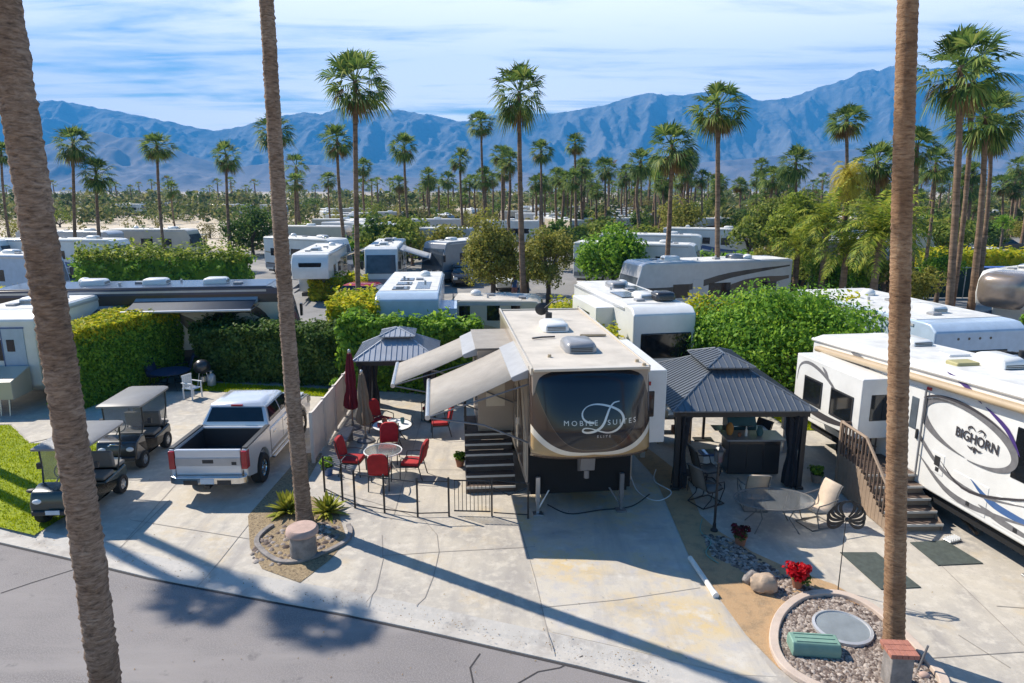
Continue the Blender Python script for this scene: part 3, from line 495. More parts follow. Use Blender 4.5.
# ================================================================== VEHICLES
def lineval(nodes, links, op, a, b):
    n = nodes.new('ShaderNodeMath'); n.operation = op
    for i, v in enumerate((a, b)):
        if isinstance(v, (int, float)): n.inputs[i].default_value = v
        elif v is not None: links.new(v, n.inputs[i])
    return n.outputs[0]
def capmat():
    m = bpy.data.materials.new('dark_curved_cap'); m.use_nodes = True; nt = m.node_tree; N = nt.nodes; L = nt.links; p = N['Principled BSDF']
    tc = N.new('ShaderNodeTexCoord'); sp = N.new('ShaderNodeSeparateXYZ'); L.new(tc.outputs['Object'], sp.inputs[0]); f = lambda op, a, b=None: lineval(N, L, op, a, b)
    u = f('MULTIPLY', f('ABSOLUTE', sp.outputs[0]), 1/1.27); z = sp.outputs[2]
    def mixc(mask, a, c):
        mx = N.new('ShaderNodeMix'); mx.data_type = 'RGBA'; L.new(mask, mx.inputs['Factor'])
        if isinstance(a, tuple): mx.inputs[6].default_value = (*a, 1)
        else: L.new(a, mx.inputs[6])
        mx.inputs[7].default_value = (*c, 1); return mx.outputs[2]
    zb = f('ADD', 2.13, f('MULTIPLY', .52, f('POWER', u, 3.0))); zu = f('ADD', 2.20, f('MULTIPLY', 1.5, f('POWER', u, 2.9)))
    c = mixc(f('GREATER_THAN', z, f('SUBTRACT', f('SUBTRACT', zb, .05), f('MULTIPLY', u, .13))), (.40, .27, .13), (.70, .63, .52))       # tan foot, cream curve
    c = mixc(f('LESS_THAN', z, f('ADD', 1.99, f('MULTIPLY', .05, u))), c, (.16, .11, .07))
    c = mixc(f('GREATER_THAN', z, zb), c, (.055, .038, .030))                                       # brown border
    c = mixc(f('GREATER_THAN', z, f('SUBTRACT', zu, .022)), c, (.10, .08, .065)); c = mixc(f('GREATER_THAN', z, zu), c, (.012, .015, .021))
    L.new(c, p.inputs['Base Color']); p.inputs['Roughness'].default_value = .16; p.inputs['Specular IOR Level'].default_value = .4; p.inputs['Coat Weight'].default_value = .25; p.inputs['Coat Roughness'].default_value = .06; M['cap'] = m
capmat()
def wheel(parent, x, y, r, w, side, name='wheel', rim='chrome', z=None):
    """side: +1 the hub faces +x"""
    z = r if z is None else z
    b = MB(); b.lathe([(r*.60, -w/2), (r*.93, -w/2), (r, -w*.36), (r, w*.36), (r*.93, w/2), (r*.60, w/2), (r*.58, w*.3), (r*.58, -w*.3)], (0, 0, 0), 22, 'x', cap=False)
    o = b.build(name, 'rubber', parent, smooth=35); o.location = (x, y, z)
    c = MB(); e = side*w*.30; c.lathe([(r*.60, 0), (r*.56, side*.02), (r*.50, -side*.02), (r*.2, -side*.01), (r*.14, side*.03), (.004, side*.035)], (e, 0, 0), 20, 'x')
    for i in range(6):
        a = i*math.pi/3; q = Vector((e+side*.015, math.cos(a)*r*.34, math.sin(a)*r*.34)); c.box(q.x-.012, q.x+.012, q.y-r*.2, q.y+r*.2, q.z-r*.055, q.z+r*.055, rx=math.degrees(a))
    c.build('rim', rim, o, smooth=35); return o
def textmesh(txt, size, name, m, parent, fn, ext=0, spacing=1.0, bold=0.0):
    cu = bpy.data.curves.new('lettering', 'FONT'); cu.body = txt; cu.size = size; cu.align_x = 'CENTER'; cu.align_y = 'CENTER'; cu.space_character = spacing; cu.offset = bold; cu.resolution_u = 3
    o = bpy.data.objects.new('lettering', cu); COL.objects.link(o); dg = bpy.context.evaluated_depsgraph_get(); me = bpy.data.meshes.new_from_object(o.evaluated_get(dg)); bpy.data.objects.remove(o)
    for v in me.vertices: v.co = fn(v.co.x, v.co.y)
    me.materials.clear(); me.materials.append(M[m]); o = bpy.data.objects.new(name, me); COL.objects.link(o); o.parent = parent; return o
def stroke(b, pts, w, fn, thick=0.012, sm=4):
    """a brush stroke of varying width laid on a surface by fn(u, v)"""
    P = []
    for i in range(len(pts)-1):
        p0, p1, p2, p3 = (Vector(pts[max(i-1, 0)]), Vector(pts[i]), Vector(pts[i+1]), Vector(pts[min(i+2, len(pts)-1)]))
        for j in range(sm):
            t = j/sm; P.append(.5*((2*p1)+(p2-p0)*t+(2*p0-5*p1+4*p2-p3)*t*t+(3*p1-p0-3*p2+p3)*t**3))
    P.append(Vector(pts[-1])); n = len(P); A = []; B = []
    for i, p in enumerate(P):
        t = (P[min(i+1, n-1)]-P[max(i-1, 0)]).normalized(); ww = w(i/(n-1)) if callable(w) else w; q = Vector((-t.y, t.x))*ww/2; A.append(fn(*(p+q))); B.append(fn(*(p-q)))
    b.ribbon(A, B)
def ac_unit(parent, x, y, z, m='rv_white', sx=.36, sy=.5, h=.26, name='air_conditioner'):
    b = MB(); pr = lambda k, hh: [(x+sx*k*a, y+sy*k*c, z+hh) for a, c in ((-1, -.8), (-.8, -1), (.8, -1), (1, -.8), (1, .8), (.8, 1), (-.8, 1), (-1, .8))]
    b.loft([pr(1, 0), pr(1, h*.55), pr(.9, h*.85), pr(.72, h)]); o = b.build(name, m, parent, smooth=40)
    c = MB(); [c.box(x-sx*.7, x+sx*.7, y-sy-.004-.002*i, y-sy+.02, z+.05+.04*i, z+.07+.04*i) for i in range(3)]; c.build('grille', 'black_plastic', o); return o
# ------------------------------------------------------------------ the fifth wheel on the middle pad
t = thing('fifth_wheel_trailer', 'large tan fifth wheel with dark curved front cap lettered MOBILE SUITES, on the middle pad', 'RV trailer', (1.82, 14.2, 0), 6.2)
DRV = t; t.scale = (1.045, 1, 1)
b = MB(); b.prism([(.45, 1.95), (1.5, 1.92), (1.5, .74), (8.35, .74), (8.35, 3.86), (.5, 3.93)], -1.27, 1.27); b.build('body', 'rv_taupe', t, bevel=.05)
def capy(x, z):
    u = min(abs(x)/1.27, 1); v = (z-1.95)/2.0; return .38*max(0, v-.15)**1.5+.44-.46*(1-u**3.2)*(1-.35*max(0, v)**2)*(.62+.38*min(1, max(0, v)*3)) - .06*(1-u**6)
nx, nz = 40, 30; V = []; F = []
for j in range(nz+1):
    for i in range(nx+1):
        x = -1.27+2.54*i/nx; z = 1.93+2.03*j/nz; yy = capy(x, z); zz = z
        k = max(0, (j-nz+4)/4); yy += .16*k*k; zz -= .03*k
        k = max(0, (2-j)/2); yy += .10*k
        V.append((x*1.03, yy-.03, zz))
for j in range(nz):
    for i in range(nx): a = j*(nx+1)+i; F.append((a, a+1, a+nx+2, a+nx+1))
cap = MB().add(V, F).build('front_cap', 'cap', t, smooth=180, fixn=False)
so = cap.modifiers.new('thickness', 'SOLIDIFY'); so.thickness = .05; so.offset = -1
fnc = lambda x, z: (x, capy(x, z)-.046, z)
C_ = lambda X, Y: ((X-305)*.00498, 1.93+(440-Y)*.0049)
b = MB(); D_ = [(412, 166), (386, 172), (368, 195), (355, 225), (343, 255), (326, 278), (298, 293), (268, 297), (250, 290), (258, 278), (287, 280), (322, 292), (360, 300), (395, 290), (418, 268), (428, 240), (415, 212), (385, 192), (345, 179), (305, 175), (272, 184), (252, 206), (252, 232), (270, 250), (300, 255)]
stroke(b, [C_(*q) for q in D_], lambda s: .018+.034*abs(math.sin(s*7.5)), fnc); em = b.build('script_emblem', 'alu', cap)
textmesh('MOBILE  SUITES', .155, 'lettering', 'alu', cap, lambda x, y: fnc(x+.12, y+2.83), spacing=1.5)
textmesh('ELITE', .085, 'lettering', 'rv_silver', cap, lambda x, y: fnc(x+.18, y+2.53), spacing=1.6)
b = MB(); b.add([(-1.24, .55, 3.955), (1.24, .55, 3.955), (1.24, 8.33, 3.885), (-1.24, 8.33, 3.885), (-1.24, .55, 3.9), (1.24, .55, 3.9), (1.24, 8.33, 3.83), (-1.24, 8.33, 3.83)], [(0, 1, 2, 3), (7, 6, 5, 4), (0, 4, 5, 1), (1, 5, 6, 2), (2, 6, 7, 3), (3, 7, 4, 0)]); roof = b.build('roof', 'rv_roof', t)
b = MB(); [b.box(s*1.245, s*1.30, .5, 8.36, 3.80, 3.97) for s in (-1, 1)]; b.box(-1.25, 1.25, .38, .56, 3.90, 3.965); b.box(-1.25, 1.25, 8.3, 8.38, 3.8, 3.93); b.build('roof_rail', 'rv_cream', roof, bevel=.015)
LD = locf(1.80, 14.2, 6.2)
def onroof(px, py, z=3.95): return LD(*g(px, py, z))
x, y = onroof(577, 349); ac_unit(roof, x, y, 3.94, 'rv_grey', .36, .48, .27)
x, y = onroof(553, 328); ac_unit(roof, x, y, 3.93, 'rv_white', .35, .5, .24)
x, y = onroof(590, 335); b = MB(); b.prism([(x-.35, y-.1), (x+.35, y-.16), (x+.2, y+.15), (x-.2, y+.15)], 3.94, 4.0, 'z'); b.build('skylight', 'rv_tan', roof, bevel=.02)
x, y = onroof(548, 318); b = MB(); b.cyl((x, y, 3.93), (x, y, 4.12), .1); b.tube([(x, y, 4.1), (x-.1, y+.1, 4.25), (x+.2, y+.1, 4.5)], .02); b.lathe([(.01, 0), (.14, .02), (.2, .07), (.19, .085), (.12, .04), (.01, .03)], (x-.18, y+.15, 4.2), 14, 'y'); b.build('satellite_antenna', 'black_plastic', roof, smooth=40)
for px, py in ((550, 357), (634, 362), (641, 366)): x, y = onroof(px, py); b = MB(); b.cyl((x, y, 3.93), (x, y, 4.02), .05, .04); b.build('vent_pipe', 'rv_tan', roof, smooth=40)
x, y = onroof(533, 339); b = MB(); b.tube([(x, y, 3.97), (x+.25, y+.1, 3.975), (x+.6, y+.15, 3.97)], .025, 6); b.build('cable', 'rv_brown', roof)
b = MB(); b.box(1.25, 2.10, 1.75, 5.3, 1.62, 3.50); sl = b.build('slide_out', 'rv_white', t, bevel=.03)
b = MB(); b.box(1.56, 1.82, 1.738, 1.8, 2.30, 2.98); b.build('window', 'glass_dark', sl, bevel=.06)
b = MB(); b.box(2.09, 2.112, 2.3, 3.6, 2.3, 3.0); b.build('window', 'glass_dark', sl, bevel=.05)
for zz in (3.12, 2.12): b = MB(); b.box(1.66, 1.71, 1.735, 1.76, zz, zz+.1); b.build('marker_light', 'tail_red', sl)
b = MB(); b.box(-2.22, -1.25, 4.3, 6.85, 1.1, 3.52); sl2 = b.build('slide_out', 'rv_taupe', t, bevel=.03)
b = MB(); b.box(-2.27, -1.24, 4.26, 6.9, 3.54, 3.57); b.build('slide_topper', 'awning', sl2)
b = MB(); b.box(-2.232, -2.2, 5.0, 6.2, 1.9, 2.8); b.build('window', 'glass_dark', sl2, bevel=.04)
b = MB(); b.box(-2.0, -1.5, 4.285, 4.31, 1.9, 2.7); b.build('window', 'rv_cream', sl2)
def side(pts, x, m, par, name='graphic_stripe', th=.006): b = MB(); b.prism(pts, x-th, x+th); return b.build(name, m, par)
side([(.62, 2.5), (1.1, 3.8), (1.35, 3.8), (1.0, 2.2)], -1.278, 'rv_brown', t); side([(1.5, 1.0), (1.55, 2.1), (2.3, 3.2), (2.5, 3.1), (1.9, 2.0), (1.85, 1.0)], -1.278, 'rv_cream', t); side([(2.1, 1.0), (2.15, 2.0), (2.8, 2.9), (4.2, 3.1), (4.2, 1.0)], -1.278, 'rv_brown', t)
b = MB(); b.box(-1.296, -1.26, 3.05, 3.72, 1.12, 2.95); dr = b.build('door', 'rv_cream', t, bevel=.02); b = MB(); b.box(-1.306, -1.28, 3.2, 3.57, 1.9, 2.7); b.build('window', 'glass_dark', dr)
b = MB(); b.box(-1.33, -1.29, 3.12, 3.17, 1.75, 1.95); b.build('handle', 'chrome', dr)
b = MB(); b.box(-1.22, 1.22, 1.482, 1.52, .60, 1.93); b.box(-1.15, 1.15, 1.5, 8.2, .5, .8); b.build('underbody', 'void_black', t)
b = MB(); b.prism([(.55, 1.93), (.62, 1.45), (.95, 1.3), (1.1, 1.93)], -.16, .16); b.cyl((0, .72, 1.42), (0, .72, 1.22), .06); b.box(-.4, .4, .58, 1.2, 1.86, 1.94); b.build('hitch', 'grey_metal', t, bevel=.01)
for s in (-1, 1):
    b = MB(); x = s*1.0; b.box(x-.05, x+.05, 1.35, 1.45, .35, 1.0); b.box(x-.035, x+.035, 1.365, 1.435, .05, .5); b.box(x-.12, x+.12, 1.28, 1.52, .0, .045); b.tube([(x, 1.4, .12), (x-s*.28, 1.5, .6)], .025, 6); b.build('landing_leg', 'alu' if s < 0 else 'grey_metal', t, bevel=.008)
    for yy in (5.9, 6.85): wheel(t, s*1.12, yy, .40, .24, s, rim='alu')
# the two side awnings
def awning(par, xi, xo, y0, y1, zi, zo, m='awning', name='awning', arms=True):
    a = thing(name, None, None); a.parent = par
    b = MB(); n = 8; top = [[(xi+(xo-xi)*i/n, y, zi+(zo-zi)*i/n-.03*math.sin(math.pi*i/n)) for i in range(n+1)] for y in (y0, y1)]
    b.ribbon(top[0], top[1]); o = b.build('canopy', m, a, smooth=180, fixn=False); s = o.modifiers.new('t', 'SOLIDIFY'); s.thickness = .012
    b = MB(); b.cyl((xo, y0-.06, zo), (xo, y1+.06, zo), .06); b.build('roller', 'alu', a, smooth=40)
    b = MB(); d = 1 if xi > xo else -1; b.prism([(xi+.03*d, zi-.16), (xi-.34*d, zi-.24), (xi-.40*d, zi-.13), (xi+.03*d, zi+.07)], y0-.03, y1+.03, 'y'); b.build('housing', 'awning_grey', a, bevel=.03)
    if arms:
        for y in (y0-.03, y1+.03): b = MB(); b.tube([(xi+.05*d, y, zi-1.75), (xi-(xi-xo)*.45, y, zi-1.25), (xo, y, zo)], .022, 6); b.tube([(xi, y, zi-.3), (xo, y, zo)], .018, 6); b.build('arm', 'grey_metal', a)
    return a
awning(t, -1.27, -3.5, 1.1, 4.15, 3.74, 2.72); awning(t, -2.22, -4.45, 4.42, 6.8, 3.5, 2.55)
# ------------------------------------------------------------------ the white fifth wheel on the right
BH = (10.32, 13.14); t = thing('fifth_wheel_trailer', 'white fifth wheel lettered BIGHORN with grey swoosh graphics, along the right edge', 'RV trailer', (*BH, 0), 7.9)
zr = lambda y: 3.83-.0547*y
b = MB(); b.prism([(-1.0, .72), (7.5, .70), (7.5, zr(7.5)-.04), (-3.6, zr(-3.6)-.04), (-3.75, 3.3), (-3.5, 2.1), (-1.0, 1.98)], 0, 2.5); b.build('body', 'rv_white', t, bevel=.07, bseg=3)
b = MB(); b.add([(.02, -3.5, zr(-3.5)-.05), (2.48, -3.5, zr(-3.5)-.05), (2.48, 7.48, zr(7.5)-.05), (.02, 7.48, zr(7.5)-.05), (.25, -3.4, zr(-3.5)+.05), (2.25, -3.4, zr(-3.5)+.05), (2.25, 7.4, zr(7.5)+.05), (.25, 7.4, zr(7.5)+.05)], [(4, 5, 6, 7), (3, 2, 1, 0), (0, 1, 5, 4), (1, 2, 6, 5), (2, 3, 7, 6), (3, 0, 4, 7)]); roof = b.build('roof', 'rv_roof_white', t)
b = MB(); b.tube([(-.012, -3.4, zr(-3.4)-.1), (-.012, 7.5, zr(7.5)-.1)], .05, 8); b.tube([(.0, 7.5, zr(7.5)-.1), (2.5, 7.5, zr(7.5)-.1)], .04, 8); b.build('roof_rail', 'rv_white', roof, smooth=40)
b = MB(); za = lambda y: zr(y)-.33; b.tube([(-.11, -3, za(-3)), (-.11, 7.1, za(7.1))], .085, 12); b.box(-.05, .01, -3, 7.1, za(2)-.06, za(2)+.08, rx=-3.13); aw = b.build('rolled_awning', 'rv_tan', t, smooth=40)
LB = locf(*BH, 7.9)
def on2(px, py, z=3.85): return LB(*g(px, py, z))
x, y = on2(999, 362); ac_unit(roof, x, y, zr(y)+.03, 'rv_white', .34, .46, .3)
x, y = on2(912, 334); ac_unit(roof, x, y, zr(y)+.03, 'rv_white', .36, .5, .2)
x, y = on2(963, 360); b = MB(); b.box(x-.3, x+.3, y-.2, y+.2, zr(y)+.02, zr(y)+.14); b.build('roof_vent', 'vent_olive', roof, bevel=.04)
x, y = on2(955, 349); b = MB(); b.box(x-.3, x+.3, y-.2, y+.2, zr(y)+.02, zr(y)+.12); b.build('roof_vent', 'rv_white', roof, bevel=.03)
x, y = on2(1012, 352); b = MB(); b.tube([(x+.45*math.cos(a*.3), y+.35*math.sin(a*.3), zr(y)+.06+.012*(a % 5)) for a in range(60)], .03, 5); b.cyl((x+.3, y, zr(y)), (x+.3, y, zr(y)+.22), .08); b.build('coiled_cable', 'black_plastic', roof)
b = MB(); b.prism([(3.72, 1.5), (6.8, 1.3), (6.8, 3.08), (3.72, 3.10)], -.9, .03); sl = b.build('slide_out', 'rv_white', t, bevel=.03)
for (a0, a1) in ((5.45, 6.25), (4.05, 4.95)):
    b = MB(); b.box(-.916, -.89, a0, a1, 1.82, 2.5); w = b.build('window', 'glass_dark', sl, bevel=.02); b = MB(); [b.box(-.922, -.9, y0, y1, z0, z1) for y0, y1, z0, z1 in ((a0-.04, a1+.04, 2.5, 2.54), (a0-.04, a1+.04, 1.78, 1.82), (a0-.04, a0, 1.82, 2.5), (a1, a1+.04, 1.82, 2.5))]; b.build('window_frame', 'black_plastic', w)
b = MB(); b.box(-.62, -.06, 3.705, 3.73, 1.98, 2.68); b.build('window', 'glass_dark', sl, bevel=.04)
fl = lambda x0: (lambda y, z: (x0, y, z))
def sw(par, pts, w, x0, m='decal_grey'): b = MB(); stroke(b, pts, w, fl(x0)); return b.build('graphic_stripe', m, par)
tp = lambda a: (lambda s: a*math.sin(math.pi*min(max(s, .02), .98))+.004)
sw(sl, [(6.7, 2.3), (6.6, 2.75), (6.2, 2.93), (5.6, 2.85), (5.0, 2.6), (4.5, 2.2), (4.2, 1.75)], tp(.10), -.905); sw(sl, [(5.5, 2.98), (5.3, 2.85), (5.1, 2.6)], tp(.1), -.906); sw(sl, [(6.75, 1.75), (6.0, 1.62), (5.0, 1.6), (3.8, 1.75)], tp(.2), -.905, 'decal_dark')
sw(t, [(6.75, 1.15), (6.0, 1.0), (5.0, .95), (4.1, 1.1)], tp(.16), -.006, 'decal_dark')
# the ellipse, the name and the horns
ev = lambda a, k=1: (1.36+1.36*k*math.cos(a), 2.5+.56*k*math.sin(a)+.14*k*math.cos(a))
sw(t, [ev(a) for a in np.linspace(R(25), R(262), 30)], lambda s: .02+.17*math.sin(math.pi*s)**1.2, -.017); sw(t, [ev(a, .96) for a in np.linspace(R(-95), R(75), 26)], lambda s: .015+.21*math.sin(math.pi*s)**1.4, -.017)
sw(t, [ev(a, 1.09) for a in np.linspace(R(20), R(140), 20)], tp(.07), -.0175, 'decal_dark')
sw(t, [(3.4, 2.75), (3.0, 2.3), (2.4, 1.75), (1.6, 1.35), (.6, 1.3), (-.6, 1.6)], tp(.10), -.017); sw(t, [(2.6, 1.5), (1.7, 1.02), (.8, .95), (-.6, 1.2)], tp(.14), -.0165); sw(t, [(1.9, 1.6), (1.2, 1.25), (.2, 1.45), (-1.5, 2.2)], tp(.06), -.0175, 'decal_dark')
sw(t, [(2.1, 3.72), (1.5, 3.55), (1.0, 3.28)], tp(.10), -.017, 'rv_purple'); sw(t, [(.9, 3.25), (.3, 2.95), (-.1, 2.5)], tp(.10), -.017, 'rv_purple'); sw(t, [(1.0, 1.55), (.45, 1.28), (-.3, 1.22), (-1.5, 1.3)], tp(.15), -.0162, 'rv_blue'); sw(t, [(.7, 1.08), (.1, .98), (-.9, .95)], tp(.14), -.0162, 'decal_grey'); sw(t, [(5.6, 3.35), (5.1, 3.25), (4.7, 3.02)], tp(.16), -.017)
textmesh('BIGHORN', .31, 'lettering', 'decal_dark', t, lambda x, y: (-.02, 1.0-x*.86, 2.44+y-.02*x), bold=.007)
for s in (1, -1): sw(t, [(1.03+s*.03, 2.63), (1.03+s*.12, 2.70), (1.03+s*.22, 2.66), (1.03+s*.2, 2.58)], tp(.04), -.0205, 'decal_dark'); sw(t, [(1.02+s*.03, 2.28), (1.02+s*.1, 2.22), (1.02+s*.2, 2.25)], tp(.045), -.0205, 'decal_dark')
sw(t, [(1.02, 2.29), (1.02, 2.14)], tp(.07), -.0205, 'decal_dark')
b = MB(); b.box(-.02, .02, 2.66, 3.34, 1.0, 3.12); dr = b.build('door', 'rv_white', t, bevel=.015)
b = MB(); b.box(-.032, 0, 2.8, 3.05, 2.05, 2.85); b.build('window', 'glass_grey', dr, bevel=.02); b = MB(); b.box(-.06, 0, 2.70, 2.76, 1.85, 2.1); b.build('handle', 'black_plastic', dr, bevel=.01); b = MB(); b.cyl((-.05, 2.58, .95), (-.05, 2.58, 3.15), .018); b.build('grab_rail', 'grey_metal', t)
b = MB(); b.box(-.05, 0, 2.46, 2.6, 3.14, 3.22); b.build('porch_light', 'tail_red', t, bevel=.02)
b = MB(); b.box(-.016, .02, -1.0, .06, 2.0, 3.1); b.build('window', 'glass_dark', t, bevel=.02)
for a0, a1, z0, z1 in ((.5, 1.5, .85, 1.55), (-.8, .3, .85, 1.5), (1.8, 2.2, 1.25, 1.75)):
    b = MB(); b.box(-.012, .02, a0, a1, z0, z1); st = b.build('storage_hatch', 'rv_white', t, bevel=.01)
    b = MB(); b.box(-.02, 0, (a0+a1)/2-.07, (a0+a1)/2+.03, z0+.06, z0+.16); b.build('latch', 'black_plastic', st)
b = MB(); b.box(-.025, 0, 1.92, 2.08, 1.45, 1.68); b.build('outlet_box', 'black_plastic', t)
b = MB(); b.box(.15, 2.35, -.9, 7.4, .45, .74); b.build('underbody', 'void_black', t)
for x in (.32, 2.2): b = MB(); b.box(x-.06, x+.06, -.62, -.5, .05, 1.2); b.box(x-.16, x+.16, -.72, -.4, 0, .05); b.build('landing_leg', 'alu', t, bevel=.01)
for yy in (4.6, 5.6): wheel(t, .2, yy, .40, .24, -1, rim='alu'); wheel(t, 2.3, yy, .40, .24, 1, rim='alu')
# ------------------------------------------------------------------ pickup
t = thing('pickup_truck', 'white crew cab pickup with silver tailgate band, parked on the left driveway', 'pickup truck', (-7.72, 16.25, 0), .7)
def arch(y, z0, r): return [(y+r*math.cos(a), z0+r*math.sin(a)) for a in np.linspace(math.pi, 0, 9)]
low = [(.12, .60)]+arch(1.2, .46, .50)+[(1.75, .45), (4.3, .45)]+arch(4.88, .46, .50)+[(5.75, .5), (5.86, .7), (5.88, 1.05)]
b = MB(); b.prism([(1.86, .45), (4.3, .45)]+arch(4.88, .46, .5)+[(5.72, .5), (5.86, .7), (5.86, 1.0), (5.7, 1.14), (4.25, 1.27), (1.86, 1.27)], -.97, .97); b.build('body', 'truck_paint', t, bevel=.05)
b = MB(); bedp = [(.06, .62)]+arch(1.2, .46, .5)+[(1.85, .46), (1.85, 1.38), (.06, 1.38)]
for s in (-1, 1): b.prism(bedp, s*.86, s*.975)
b.box(-.86, .86, .2, 1.85, .72, .80); b.box(-.86, .86, 1.78, 1.85, .72, 1.37); b.build('truck_bed', 'truck_paint', t, bevel=.03)
b = MB(); b.box(-.85, .85, .16, 1.77, .805, .83); b.box(-.855, -.835, .16, 1.77, .83, 1.3); b.box(.835, .855, .16, 1.77, .83, 1.3); b.box(-.83, .83, 1.755, 1.775, .83, 1.33); b.build('bed_liner', 'black_plastic', t)
b = MB(); b.box(-.83, .83, .02, .12, .70, 1.38); tg = b.build('tailgate', 'truck_paint', t, bevel=.025)
b = MB(); b.box(-.825, .825, .004, .03, .95, 1.17); b.build('applique', 'truck_silver', tg, bevel=.01); b = MB(); b.box(-.14, .14, -.004, .02, 1.02, 1.12); b.build('handle', 'black_plastic', tg, bevel=.01)
b = MB(); b.box(.6, .72, -.004, .02, .98, 1.06); b.build('badge', 'black_plastic', tg)
[MB().box(s*.855, s*.985, .10, 1.84, 1.38, 1.42).build('bed_rail', 'black_plastic', t, bevel=.01) for s in (-1, 1)]
b = MB(); b.prism([(-.97, -.05), (-.8, -.13), (.8, -.13), (.97, -.05), (.97, .1), (-.97, .1)], .50, .70, 'z'); bp = b.build('rear_bumper', 'chrome', t, bevel=.03); b = MB(); b.box(-.17, .17, -.142, -.12, .52, .66); b.build('number_plate', 'plate', bp)
b = MB(); [MB().box(x, x+.35, -.14, -.1, .50, .62).build('step_pad', 'black_plastic', bp) for x in (-.6, .25)]; b = MB(); b.box(-.06, .06, -.16, .1, .40, .49); b.build('tow_hitch', 'black_metal', t)
for s in (-1, 1):
    b = MB(); b.box(s*.84, s*.99, .0, .22, .86, 1.34); b.build('tail_light', 'tail_red', t, bevel=.02)
    for yy in (1.2, 4.88): wheel(t, s*.86, yy, .41, .27, s)
    b = MB(); b.box(s*.96, s*1.06, 1.9, 4.25, .40, .46); b.build('running_board', 'chrome', t, bevel=.02)
    b = MB(); b.box(s*.99, s*1.20, 3.9, 4.05, 1.30, 1.52); b.build('wing_mirror', 'black_plastic', t, bevel=.03)
    for yy in (2.15, 3.15): b = MB(); b.box(s*.965, s*.99, yy, yy+.2, 1.08, 1.12); b.build('door_handle', 'chrome', t, bevel=.008)
    b = MB(); b.box(s*.968, s*.975, 1.9, 4.3, .58, .68); b.build('body_moulding', 'chrome', t)
    for yy in (1.87, 2.95, 4.1): b = MB(); b.box(s*.968, s*.974, yy, yy+.012, .5, 1.26); b.build('door_seam', 'black_plastic', t)
    b = MB(); b.prism([(5.55, .85), (5.87, .85), (5.87, 1.05), (5.5, 1.1)], s*.62, s*.985); b.build('headlight', 'glass_grey', t, bevel=.02)
ring = lambda z, x, y0, y1: [(-x, y0, z), (x, y0, z), (x, y1, z), (-x, y1, z)]
b = MB(); b.loft([ring(1.26, .95, 1.88, 4.55), ring(1.42, .935, 1.9, 4.36), ring(1.86, .76, 2.16, 3.62)]); cab = b.build('cab', 'truck_paint', t, bevel=.05)
b = MB(); b.loft([ring(1.85, .77, 2.13, 3.64), ring(1.93, .70, 2.2, 3.5), ring(1.955, .5, 2.4, 3.3)]); b.build('roof', 'truck_paint', cab, smooth=50)
def pane(par, pts, m='glass_dark', name='window', off_=(0, 0, 0), th=.012):
    v = [Vector(p)+Vector(off_) for p in pts]; n = (v[1]-v[0]).cross(v[2]-v[0]).normalized(); b = MB(); k = len(v)
    b.add([p+n*th for p in v]+[p-n*th for p in v], [tuple(range(k)), tuple(range(2*k-1, k-1, -1))]+[(i, (i+1) % k, k+(i+1) % k, k+i) for i in range(k)]); return b.build(name, m, par)
pane(cab, [(-.80, 1.93, 1.47), (.80, 1.93, 1.47), (.69, 2.13, 1.82), (-.69, 2.13, 1.82)], name='rear_window')
pane(cab, [(-.84, 4.30, 1.44), (.84, 4.30, 1.44), (.70, 3.69, 1.82), (-.70, 3.69, 1.82)], name='windshield')
for s in (-1, 1): pane(cab, [(s*.930, 2.02, 1.45), (s*.930, 2.93, 1.45), (s*.795, 2.93, 1.79), (s*.795, 2.26, 1.79)]); pane(cab, [(s*.930, 3.03, 1.45), (s*.930, 4.18, 1.45), (s*.795, 3.58, 1.79), (s*.795, 3.03, 1.79)])
b = MB(); b.box(-.16, .16, 2.12, 2.18, 1.86, 1.90); b.build('brake_light', 'tail_red', cab)
b = MB(); b.prism([(-.9, 4.35), (.9, 4.35), (.86, 5.6), (-.86, 5.6)], 1.19, 1.235, 'z'); b.build('hood', 'truck_paint', t, bevel=.05); b = MB(); b.box(-.6, .6, 5.82, 5.9, .72, 1.08); b.build('grille', 'chrome', t, bevel=.03)
